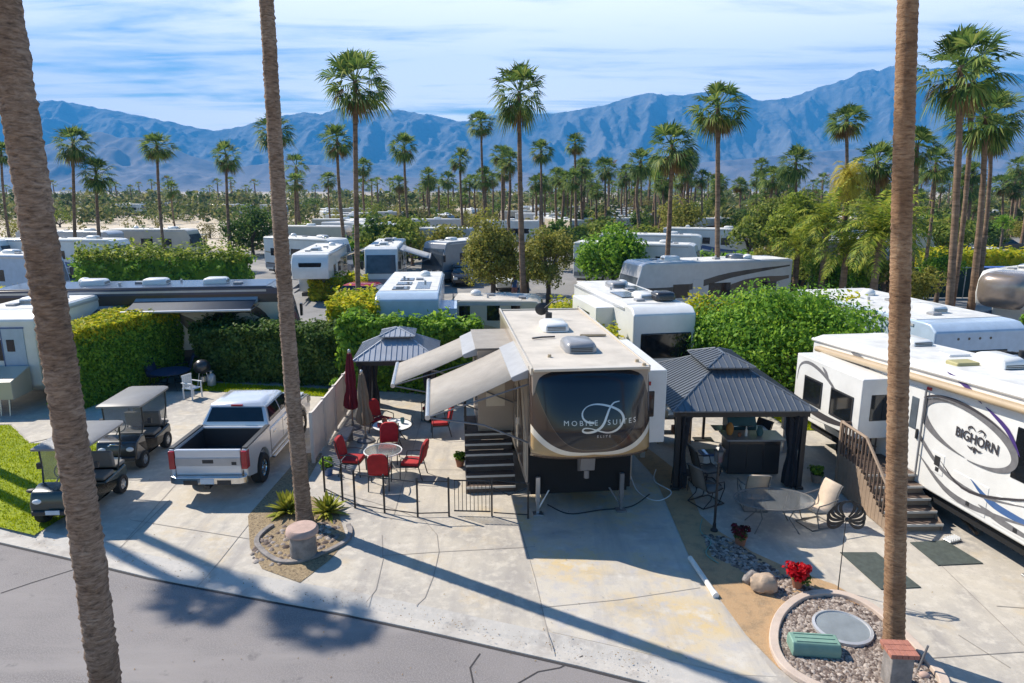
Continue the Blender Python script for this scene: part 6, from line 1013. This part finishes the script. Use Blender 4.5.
# ================================================================== THE OTHER MOTORHOMES AND CARS
def camper(label, loc, rz, L=9.5, W=2.5, H=3.6, wall='rv_white', roofm='rv_roof_white', kind='coach', stripes=(), ac=2, slide=None, slope=0, solar=False, group=None, name='motorhome', awn=None, rear=None, detail=True):
    """front faces -y; the length runs along +y"""
    t = thing(name, label, 'motorhome' if name == 'motorhome' else 'RV trailer', loc, rz, group); w = W/2
    if kind == 'coach': prof = [(.0, .55), (.0, 1.0), (.25, 2.6), (.55, H-.12), (.8, H), (L, H-.03), (L, .6), (L-.2, .42), (.2, .42)]
    elif kind == 'fifth': prof = [(.2, 1.75), (.0, 2.4), (.15, H-.5), (.5, H-.05), (1.0, H), (L, H-.2), (L, .6), (2.2, .6), (2.2, 1.7)]
    else: prof = [(.0, .75), (.0, H-.25), (.3, H-.03), (.6, H), (L-.5, H), (L, H-.2), (L, .75), (L-.3, .5), (.3, .5)]
    b = MB(); b.prism(prof, -w, w); b.build('body', wall, t, bevel=.07, bseg=3)
    b = MB(); b.box(-w+.08, w-.08, 1.0, L-.15, H-.12 if kind == 'fifth' else H-.03, H+.02); rf = b.build('roof', roofm, t, bevel=.02)
    if kind == 'coach':
        pane(t, [(-w+.12, .12, 1.55), (w-.12, .12, 1.55), (w-.16, .40, 2.95), (-w+.16, .40, 2.95)], 'glass_grey', 'windshield', (0, -.05, 0), .03)
        b = MB(); b.box(-w+.1, w-.1, -.05, .06, .6, 1.15); b.build('grille', 'rv_grey', t, bevel=.03)
        for s in (-1, 1): b = MB(); b.box(s*(w-.42), s*(w-.12), -.07, .04, .75, 1.05); b.build('headlight', 'glass_grey', t, bevel=.03); b = MB(); b.box(s*(w+.05), s*(w+.28), .0, .12, 1.9, 2.5); b.build('wing_mirror', 'rv_dark', t, bevel=.03)
    else:
        b = MB(); b.box(-w*.62, w*.62, -.02 if kind != 'fifth' else .05, .2, 1.7 if kind != 'fifth' else 2.2, 2.5 if kind != 'fifth' else 2.9); b.build('front_window', 'glass_dark', t, bevel=.05)
    for s in (-1, 1):
        for y0, y1, z0, z1 in ((L*.24, L*.34, 1.7, 2.5), (L*.46, L*.60, 1.75, 2.5), (L*.78, L*.9, 1.75, 2.45)): b = MB(); b.box(s*(w-.05), s*(w+.012), y0, y1, z0, z1); b.build('window', 'glass_dark', t, bevel=.02)
        for (pts, wd, m) in stripes: b = MB(); stroke(b, [(p[0]*L, p[1]*H) for p in pts], lambda q, wd=wd: wd*math.sin(math.pi*min(max(q, .06), .94))+.02, lambda y, z, s=s: (s*(w+.007), y, z)); b.build('stripe', m, t)
        for y in ((L*.17, L*.72, L*.83) if kind == 'coach' else (L*.58, L*.68)): wheel(t, s*(w-.12), y, .45, .26, s, rim='alu')
    b = MB(); b.box(w-.02, w+.02, L*.36, L*.36+.7, .75, 2.75); b.build('door', wall, t, bevel=.01); b = MB(); b.box(-w*.6, w*.6, L-.02, L+.03, 1.8, 2.6); b.build('rear_window', rear or 'glass_dark', t, bevel=.03)
    b = MB(); b.box(-w+.15, w-.15, .6 if kind == 'coach' else 2.3, L-.3, .25, .5); b.build('underbody', 'rv_dark', t)
    y0s = 2.25 if kind == 'fifth' else .45
    for s in (-1, 1): b = MB(); b.box(s*(w-.01), s*(w+.010), y0s, L-.08, .62, .98); b.build('skirt', 'rv_grey' if wall != 'rv_dark' else 'rv_brown', t); b = MB(); b.box(s*(w-.02), s*(w+.03), 1.0, L-.1, H-.22, H-.13); b.build('roof_rail', 'rv_silver', t)
    b = MB(); [b.cyl((w*.5+sx, L+.06, .9), (w*.5+sx, L+.06, H+.05), .018, n=5) for sx in (0, .35)]; [b.cyl((w*.5, L+.06, z), (w*.5+.35, L+.06, z), .014, n=5) for z in np.arange(1.0, H, .32)]; b.build('ladder', 'alu', t)
    b = MB(); b.cyl((-.5, L*.6, H), (-.5, L*.6, H+.16), .06); b.cyl((.6, L*.42, H), (.6, L*.42, H+.14), .05); b.build('vent_pipes', 'rv_silver', t); b = MB(); b.ell((.45, L*.75, H+.1), (.28, .28, .2), 14, 8); b.build('satellite_dome', 'rv_white', t, smooth=60)
    for i in range(ac): ac_unit(t, 0, L*(.28+.42*i/max(ac-1, 1)), H+.02, 'rv_white' if i % 2 == 0 or wall == 'rv_dark' else 'rv_grey')
    if solar: b = MB(); b.box(-.85, -.05, L*.3, L*.3+1.5, H+.03, H+.07); b.build('solar_panel', 'glass_grey', t, bevel=.01); b = MB(); b.box(.1, .9, L*.5, L*.5+1.5, H+.03, H+.07); b.build('solar_panel', 'glass_grey', t, bevel=.01)
    for i in range(2): b = MB(); b.box(-.6+.7*i, -.25+.7*i, L*(.18+.36*i), L*(.18+.36*i)+.36, H+.02, H+.11); b.build('roof_vent', 'rv_grey', t, bevel=.02)
    if slide:
        for (s, y0, y1, z0, z1) in slide:
            b = MB(); b.box(s*(w-.02), s*(w+.75), y0, y1, z0, z1); so_ = b.build('slide_out', wall, t, bevel=.03); b = MB(); b.box(s*(w+.74), s*(w+.762), y0+(y1-y0)*.25, y0+(y1-y0)*.75, z0+.6, z1-.35); b.build('window', 'glass_dark', so_, bevel=.02)
    if awn:
        for (s, y0, y1, m, rch, zi) in awn: awning(t, s*w, s*(w+rch), y0, y1, zi, zi-(.3 if 'dark' in label[:5] else .75), m)
    return t
SW = [([(.02, .30), (.25, .34), (.6, .55), (.98, .78)], .35, 'rv_grey'), ([(.05, .22), (.4, .26), (.75, .40), (.98, .52)], .25, 'rv_dark')]
SWB = [([(.02, .32), (.3, .30), (.6, .42), (.98, .40)], .4, 'rv_blue'), ([(.05, .22), (.5, .2), (.98, .26)], .25, 'rv_navy')]
SWT = [([(.02, .30), (.3, .32), (.6, .5), (.98, .6)], .4, 'rv_tan'), ([(.05, .20), (.5, .24), (.98, .3)], .3, 'rv_brown')]
# white fifth wheel / coach right of centre with dark rear window
camper('white motorhome with a wide dark window and roof solar panels behind the gazebo', (5.75, 25.2), 11, 8.0, 2.5, 3.5, 'rv_white', 'rv_roof_white', 'box', SW, 2, [(-1, 2.2, 5.6, 1.2, 3.2)], 0, True, name='motorhome')
t = [o for o in bpy.data.objects if o.get('label', '').startswith('white motorhome with a wide dark')][0]
b = MB(); b.box(-.95, 1.1, -.035, .1, 1.55, 2.55); b.build('front_window', 'glass_dark', t, bevel=.06); ac_unit(t, .55, 1.6, 3.58, 'rv_dark', .4, .4, .3)
# small white trailer behind the left gazebo
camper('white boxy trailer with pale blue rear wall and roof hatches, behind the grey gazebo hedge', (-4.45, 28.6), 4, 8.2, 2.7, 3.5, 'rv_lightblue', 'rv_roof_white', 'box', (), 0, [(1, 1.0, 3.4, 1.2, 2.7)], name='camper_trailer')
t = [o for o in bpy.data.objects if o.get('label', '').startswith('white boxy trailer')][0]
for i in range(3): b = MB(); b.box(-.75+.05*i, .0, 1.2+1.5*i, 2.1+1.5*i, 3.48, 3.56); b.build('roof_hatch', 'glass_grey', t, bevel=.03); 
b = MB(); b.box(.25, .9, 1.4, 3.8, 3.48, 3.53); b.build('solar_panel', 'glass_grey', t, bevel=.01)
# grey swoosh coach behind
camper('long grey motorhome with dark swooshes, windshield facing left, behind the tall straight palm', (gx(618, 41), 39.5), -74, 10.5, 2.55, 3.75, 'rv_silver', 'rv_roof_white', 'coach', [([(.02, .62), (.3, .60), (.6, .78), (.98, .90)], .35, 'rv_dark'), ([(.05, .25), (.4, .3), (.7, .6), (.98, .72)], .9, 'rv_brown'), ([(.3, .2), (.6, .3), (.98, .45)], .8, 'rv_grey')], 2)
# dark coach on the left with three white roof units and dark awnings
t = camper('dark motorhome with three white roof units and two grey awnings, above the left hedge', (-9.9, 31.0), 97, 12.2, 2.55, 3.7, 'rv_dark', 'rv_navy', 'coach', [([(.02, .30), (.2, .36), (.33, .70), (.2, .82)], .5, 'rv_dark'), ([(.1, .2), (.3, .3), (.5, .66), (.8, .7)], .7, 'rv_brown')], 3, awn=[(-1, 1.4, 6.4, 'awning_dark', 1.5, 3.2), (-1, 6.9, 11.0, 'awning_dark', 1.5, 2.9)])
b = MB(); b.box(-1.288, -1.27, .5, 5.0, .95, 3.0); pn = b.build('side_panel', 'rv_cream', t); b = MB(); stroke(b, [(.6, 1.2), (1.2, 2.4), (2.2, 2.8), (3.2, 2.2), (2.6, 1.6), (2.0, 2.0)], lambda q: .5*math.sin(math.pi*min(max(q, .06), .94))+.02, lambda y, z: (-1.292, y, z)); stroke(b, [(2.8, 1.1), (3.8, 1.7), (4.9, 2.6)], lambda q: .6*math.sin(math.pi*min(max(q, .06), .94))+.02, lambda y, z: (-1.292, y, z)); b.build('stripe', 'rv_dark', pn)
b = MB(); b.box(-1.30, -1.275, .5, 12.1, 3.38, 3.64); b.build('navy_band', 'rv_navy', t)
# left edge trailer
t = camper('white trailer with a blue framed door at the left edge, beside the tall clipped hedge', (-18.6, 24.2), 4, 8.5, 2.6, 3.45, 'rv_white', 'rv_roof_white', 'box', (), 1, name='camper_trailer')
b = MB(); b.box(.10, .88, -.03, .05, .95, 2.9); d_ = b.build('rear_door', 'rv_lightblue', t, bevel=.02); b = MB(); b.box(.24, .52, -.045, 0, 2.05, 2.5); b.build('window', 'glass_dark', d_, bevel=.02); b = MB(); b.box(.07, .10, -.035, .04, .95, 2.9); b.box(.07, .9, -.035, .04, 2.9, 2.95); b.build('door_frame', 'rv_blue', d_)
t = thing('utility_trailer', 'low beige open box trailer at the left edge below the white trailer door', 'trailer', (-18.5, 22.9), 4); b = MB(); b.prism([(0, .6), (.0, 1.25), (1.15, 1.55), (1.15, .6)], -1.2, 1.0); b.build('box', 'rv_cream', t, bevel=.03); wheel(t, -1.1, .6, .33, .2, -1); b = MB(); [b.cyl((x, 0.02, 0), (x, .1, .62), .03) for x in (.5, .8)]; b.build('jack_stand', 'alu', t)
# right side: white trailer with blue shade in its wall colour, silver capped trailer
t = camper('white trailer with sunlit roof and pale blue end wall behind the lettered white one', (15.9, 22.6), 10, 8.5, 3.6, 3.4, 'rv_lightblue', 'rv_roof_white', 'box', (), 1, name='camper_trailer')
b = MB(); [b.cyl((-.9+.42*i, -.01, 2.9), (-.9+.42*i, .05, 2.9), .045) for i in range(4)]; b.build('vent_hole', 'rv_dark', t)
t = camper('trailer with a rounded silver brown front cap at the right edge', (gx(980, 37)-.2, 35.6), -58, 9.5, 2.5, 3.6, 'rv_white', 'rv_roof_white', 'fifth', SWB, 1, name='fifth_wheel_trailer'); b = MB(); b.loft([[(1.28*k*math.copysign(abs(math.cos(a))**.55, math.cos(a)), yy, 2.62+1.02*k2*math.copysign(abs(math.sin(a))**.6, math.sin(a))) for a in np.linspace(0, 2*math.pi, 29)[:-1]] for yy, k, k2 in ((1.2, 1.0, 1.0), (.5, .99, .98), (.05, .93, .92), (-.25, .8, .8), (-.42, .58, .6), (-.5, .25, .3))]); b.build('front_cap', 'silver_cap', t, smooth=60)
# middle distance
for i, (lb, px, Y, rz, L, wall, kd, st, kw) in enumerate([
    ('white fifth wheel with blue grey front, just right of the slim near trunk', 312, 47, 6, 10, 'rv_white', 'fifth', SWB, dict(ac=1, name='fifth_wheel_trailer')),
    ('motorhome facing the camera with a big grey windshield between two awnings', 382, 52, 5, 10.5, 'rv_white', 'coach', SW, dict(ac=2, awn=[(-1, 1.5, 6, 'awning_tan', 2.4, 3.3), (1, 1.5, 6, 'awning_grey', 2.4, 3.3)])),
    ('dark motorhome parked behind the white pickup, left of the olive tree', 432, 58, -35, 9.5, 'rv_grey', 'coach', SWB, dict(ac=1)),
    ('blue and white motorhome at the left edge behind the thick near trunk', 60, 47, 78, 12, 'rv_lightblue', 'coach', SWB, dict(ac=1)),
    ('long pale motorhome in the second left row, right of the thick near trunk', 130, 62, 84, 11, 'rv_white', 'coach', SWB, dict(ac=2)),
    ('pale lavender motorhome in the third left row before the sand', 120, 74, 82, 11, 'rv_silver', 'box', SW, dict(ac=1)),
    ('white motorhome at the far left edge in the third row', 20, 62, 80, 11, 'rv_white', 'coach', SWB, dict(ac=1)),
    ('tan motorhome beyond the left awnings, in front of the sand', 200, 78, 85, 10, 'rv_cream', 'coach', SWT, dict(ac=1)),
    ('white motorhome behind the grey one, left of the tall straight palm', 700, 56, 70, 10.5, 'rv_white', 'coach', SW, dict(ac=2)),
    ('white trailer roof right of the round green bush', 700, 68, 72, 10, 'rv_white', 'box', SW, dict(ac=1)),
    ('white motorhome left of the weeping tree, right of the tall straight palm', 752, 78, 65, 10, 'rv_white', 'coach', SWB, dict(ac=1)),
    ('pale motorhome between the trunks of the right palm group', 930, 72, 75, 10, 'rv_silver', 'coach', SWB, dict(ac=1)),
    ('dark motorhome behind the green fence, left of the weeping tree', 795, 60, -60, 9, 'rv_dark', 'coach', SW, dict(ac=1)),
    ('white motorhome under the tan awning left of the big grey windshield', 345, 62, 60, 9, 'rv_white', 'coach', SWT, dict(ac=1)),
    ('low brown roofed trailer behind the rear of the big tan fifth wheel', 542, 33, 88, 4.4, 'rv_cream', 'box', SWT, dict(ac=0, roofm='rv_roof', H=2.7, name='camper_trailer'))]):
    camper(lb, (gx(px, Y), Y), rz, L, 2.5, kw.pop('H', 3.5), wall, kw.pop('roofm', 'rv_roof_white'), kd, st, group='motorhomes in the rows behind', **kw)
# far rows: three plain kinds copied
def far_rv(wall, L, nm):
    t = thing('motorhome', 'distant white motorhome in the rows across the park', 'motorhome', (0, 150, 0), 0, 'distant motorhomes across the park'); b = MB(); b.prism([(0, .5), (.1, 2.6), (.5, 3.5), (L, 3.5), (L, .5)], -1.25, 1.25); b.build('body', wall, t, bevel=.1); b = MB(); b.box(-1.15, 1.15, .6, L-.1, 3.5, 3.54); b.build('roof', 'rv_roof_white', t)
    for s in (-1, 1): b = MB(); b.box(s*1.24, s*1.262, L*.2, L*.85, 1.7, 2.4); b.build('window_band', 'glass_dark', t)
    b = MB(); b.box(-1.0, 1.0, .0, .3, 1.7, 2.8, rx=-12); b.build('windshield', 'glass_grey', t); ac_unit(t, 0, L*.5, 3.54); b = MB(); b.box(-1.1, 1.1, .5, L-.3, .05, .5); b.build('underbody', 'rv_dark', t); return t
FR = [far_rv('rv_white', 9, 0), far_rv('rv_cream', 10, 1), far_rv('rv_silver', 8, 2)]
q = random.Random(5); used = [0, 0, 0]
spots = [(q.uniform(-10, 320), q.uniform(200, 280)) for i in range(12)]+[(q.uniform(330, 480), q.uniform(78, 170)) for i in range(18)]+[(q.uniform(540, 780), q.uniform(95, 200)) for i in range(38)]+[(q.uniform(860, 1040), q.uniform(85, 170)) for i in range(20)]
for i, (px, Y) in enumerate(spots):
    k = i % 3; rz = q.choice((70, 82, 95, 100, 20)); loc = (gx(px, Y), Y, 0)
    if not used[k]: FR[k].location = loc; FR[k].rotation_euler = (0, 0, R(rz)); used[k] = 1
    else: dup(FR[k], loc, rz)
# cars
def car(label, loc, rz, m, suv=True, group=None):
    t = thing('parked_car', label, 'car', loc, rz, group); L = 4.6; b = MB()
    b.prism([(.05, .35), (.0, .75), (.2, .95), (1.2, 1.05), (4.4, 1.08), (4.6, .85), (4.6, .4), (4.2, .28), (.4, .28)], -.9, .9); b.build('body', m, t, bevel=.08, bseg=3)
    rg = lambda z, x, y0, y1: [(-x, y0, z), (x, y0, z), (x, y1, z), (-x, y1, z)]; b = MB(); b.loft([rg(1.04, .85, 1.1, 4.4), rg(1.5, .72, 1.85, 4.0 if suv else 3.6)]); b.build('windows', 'glass_dark', t, bevel=.04); b = MB(); b.loft([rg(1.49, .73, 1.8, 4.05 if suv else 3.65), rg(1.6, .62, 2.0, 3.8 if suv else 3.4)]); b.build('roof', m, t, smooth=50)
    for s in (-1, 1): wheel(t, s*.8, .95, .34, .22, s); wheel(t, s*.8, 3.7, .34, .22, s); b = MB(); b.box(s*.55, s*.88, -.01, .15, .65, .82); b.build('headlight', 'white_plastic', t, bevel=.02); b = MB(); b.box(s*.6, s*.88, 4.5, 4.61, .75, .92); b.build('tail_light', 'tail_light', t, bevel=.02)
    return t
k1 = car('white car parked in the street left of the olive tree, front one', (gx(455, 60), 60), 15, 'rv_white', group='cars parked in the park streets'); k2 = car('dark jeep like car left of the olive tree behind the white car', (gx(464, 55), 55.5), 10, 'rv_dark', group='cars parked in the park streets')
car('red car under the awning left of centre', (gx(404, 46), 46), 80, 'car_red'); car('grey car parked left of the olive tree trunk', (gx(478, 66), 66), -20, 'car_grey')
car('white van beside the person in the street near the centre palm', (gx(508, 52), 53), 5, 'rv_white')
cs = [('white car in the far right parking, leftmost', 952, 78), ('blue car in the far right parking between the palm trunks', 985, 74), ('white car in the far right parking, nearest the small green tree', 1012, 76), ('grey car in the far right parking at the right edge', 1022, 90), ('dark car in the far right parking behind the palm trunks', 968, 92)]
for i, (lb, px, Y) in enumerate(cs): dup([k1, k2, k1, k2, k1][i], (gx(px, Y), Y), 75+5*i, lb)
t = thing('storage_tote', 'blue plastic storage box behind the green fence at the far right', 'storage box', (gx(1000, 60), 60)); b = MB(); b.box(-1.3, 1.3, -.6, .6, 0, 1.1); b.build('tub', 'blue_box', t, bevel=.05); b = MB(); b.box(-1.35, 1.35, -.65, .65, 1.1, 1.2); b.build('lid', 'blue_box', t, bevel=.03)
# green screened fence
t = thing('screen_fence', 'dark green screened fence across the right middle distance', 'fence', (gx(690, 50), 50), 0)
X0, X1 = gx(690, 50), gx(1040, 50)
n = 9; s = (X1-X0)/n
for i in range(n+1): b = MB(); b.cyl((s*i, 0, 0), (s*i, 0, 2.35), .04, n=8); b.build('post', 'alu', t)
for i in range(n): b = MB(); b.box(s*i+.05, s*(i+1)-.05, -.015, .015, .05, 2.2); b.build('screen', 'fence_green', t); b = MB(); b.cyl((s*i, 0, 2.25), (s*(i+1), 0, 2.25), .025, n=6); b.build('rail', 'alu', t)
# person in the street
def person(label, loc, rz, shirt, shorts):
    t = thing('person', label, 'person', loc, rz)
    V = [(0, 0, .92), (0, .01, 1.12), (0, .0, 1.35), (0, 0, 1.46), (0, -.02, 1.56), (0, -.02, 1.70), (.10, 0, .88), (.11, -.04, .50), (.11, .02, .09), (.11, -.14, .04), (-.10, 0, .88), (-.11, .05, .50), (-.11, .16, .10), (-.11, .02, .04), (.17, 0, 1.40), (.25, .04, 1.13), (.25, -.08, .90), (-.17, 0, 1.40), (-.25, .04, 1.13), (-.26, -.06, .90)]
    E = [(0, 1), (1, 2), (2, 3), (3, 4), (4, 5), (0, 6), (6, 7), (7, 8), (8, 9), (0, 10), (10, 11), (11, 12), (12, 13), (2, 14), (14, 15), (15, 16), (2, 17), (17, 18), (18, 19)]
    Rr = [.15, .13, .16, .06, .09, .08, .10, .065, .04, .035, .10, .065, .04, .035, .06, .042, .032, .06, .042, .032]
    me = bpy.data.meshes.new('body'); me.from_pydata(V, E, []); me.materials.append(M['skin']); o = bpy.data.objects.new('body', me); COL.objects.link(o); o.parent = t
    o.modifiers.new('skin', 'SKIN'); o.modifiers.new('sub', 'SUBSURF').render_levels = 2
    for i, r in enumerate(Rr): me.skin_vertices[0].data[i].radius = (r, r*.85)
    me.skin_vertices[0].data[0].use_root = True
    b = MB(); rg = lambda z, a, c: [(a*math.cos(k), c*math.sin(k), z) for k in np.linspace(0, 6.283, 17)[:-1]]
    b.loft([rg(.90, .19, .155), rg(1.1, .165, .14), rg(1.3, .20, .155), rg(1.42, .20, .12), rg(1.47, .08, .08)]); b.build('shirt', shirt, t, smooth=60)
    b = MB(); b.loft([rg(.94, .185, .15), rg(.80, .2, .15), rg(.78, .1, .1)]); [b.lathe([(.11, .56), (.115, .8), (.11, .88)], (s*.105, .0, 0), 12) for s in (-1, 1)]; b.build('shorts', shorts, t, smooth=60)
    b = MB(); b.ell((0, .01, 1.71), (.098, .108, .085), 12, 8); b.build('hair', 'hair', t, smooth=80); return t
person('person in a blue shirt and pinkish shorts walking by the tall centre palm', (gx(514.5, 49), 49.3), 200, 'shirt_blue', 'shorts')
# ================================================================== SMALL CLUTTER
def hose(name, label, pts, r, m, cat, closed=False):
    P = []; n = len(pts)
    for i in range(n-1):
        p0, p1, p2, p3 = (Vector(pts[max(i-1, 0)]), Vector(pts[i]), Vector(pts[i+1]), Vector(pts[min(i+2, n-1)]))
        for j in range(6): s = j/6; P.append(.5*((2*p1)+(p2-p0)*s+(2*p0-5*p1+4*p2-p3)*s*s+(3*p1-p0-3*p2+p3)*s**3))
    P.append(Vector(pts[-1])); o = P[0].copy(); b = MB(); b.tube([p-o for p in P], r, 7); ob = b.build(name, m, None, smooth=60); ob.location = o; return tag(ob, label, cat)
hose('water_hose', 'white water hose curling on the concrete beside the big fifth wheel slide out', [(4.1, 18.2, .03), (3.9, 17.4, .03), (4.2, 16.7, .03), (3.7, 16.2, .03), (3.3, 16.9, .03), (3.2, 18, .5)], .016, 'white_plastic', 'hose')
hose('extension_cable', 'black power cord lying under the nose of the big fifth wheel', [(.9, 16.0, .02), (1.4, 15.5, .02), (2.2, 15.7, .02), (3.0, 15.9, .02), (3.6, 16.6, .02)], .015, 'black_plastic', 'cord')
hose('sewer_hose', 'brown ribbed drain hose under the white fifth wheel', [(10.9, 17.5, .08), (10.6, 16.6, .08), (10.9, 15.6, .08), (10.7, 14.4, .08)], .05, 'rv_brown', 'hose')
hose('garden_hose', 'green garden hose lying on the gravel strip near the lamp post', [(4.6, 15.2, .03), (4.4, 14.6, .03), (4.5, 14.1, .03), (4.25, 13.6, .03), (4.4, 13.2, .03)], .014, 'utility_green', 'hose')
for lb, x, y in (('grey power pedestal beside the big fifth wheel slide out', 3.9, 19.2), ('grey power pedestal behind the right stairs, beside the slide out', 8.3, 19.6)):
    t = thing('power_pedestal', lb, 'power pedestal', (x, y)); b = MB(); b.box(-.07, .07, -.06, .06, 0, .75); b.build('post', 'rv_silver', t, bevel=.01); b = MB(); b.box(-.13, .13, -.10, .10, .751, 1.15); b.build('meter_box', 'rv_grey', t, bevel=.02)
for lb, x, y, m, h in (('small clay pot on the concrete beside the left stairs', -1.5, 18.5, 'terracotta', .3), ('blue glazed pot behind the black fence near the slatted fence', -5.15, 17.9, 'rv_blue', .34), ('small stone pot beside the gazebo curtain on the right', 8.3, 17.4, 'stone', .32)):
    potplant(lb.replace('pot ', 'pot with a green plant ', 1), (x, y, 0), 'hedge_leaf', h*.7, m, h*.45, int(x*10) % 7+2)
t = thing('cooler_box', 'white cooler box with blue lid beside the bar counter', 'cooler', (5.75, 18.6), 8); b = MB(); b.box(-.3, .3, -.19, .19, 0, .34); b.build('tub', 'rv_white', t, bevel=.03); b = MB(); b.box(-.31, .31, -.2, .2, .342, .42); b.build('lid', 'rv_blue', t, bevel=.02)
t = thing('side_table', 'small black side table by the sling chairs under the gazebo', 'table', (4.75, 17.0)); b = MB(); b.cyl((0, 0, .44), (0, 0, .46), .24, n=20); b.build('tabletop', 'black_metal', t)
for i in range(3): a = i*2.1; b = MB(); b.cyl((.18*math.cos(a), .18*math.sin(a), 0), (.1*math.cos(a), .1*math.sin(a), .44), .012, n=6); b.build('leg', 'black_metal', t)
# leaf litter and grit blown along the gutter and the beds
r = np.random.default_rng(8); n = 330; k = r.integers(2, 10, n); u = r.uniform(0, 1, n); A = np.array(KERB)[k]; B = np.array(KERB)[k+1]; P = A+(B-A)*u[:, None]+r.normal(0, .12, (n, 2))+np.array([.1, .25])
P = np.vstack([P, np.column_stack([r.uniform(-11, 9, 420), r.uniform(11, 22, 420)]), np.column_stack([r.uniform(-9, 3, 160), r.uniform(8, 12, 160)])]); keep = np.ones(len(P), bool)
onroad = np.array([p[1] < np.interp(p[0], [q[0] for q in KERB], [q[1] for q in KERB]) for p in P]); z = np.where(onroad, -.066, .018); N = np.tile(np.array([0, 0, 1.]), (len(P), 1))+r.normal(0, .3, (len(P), 3)); V, F = quads(np.column_stack([P, z]), N, r.uniform(.010, .026, len(P)), .4, seed=5)
tag(npmesh('leaf_litter', V, F, 'palm_dead'), kind='stuff')
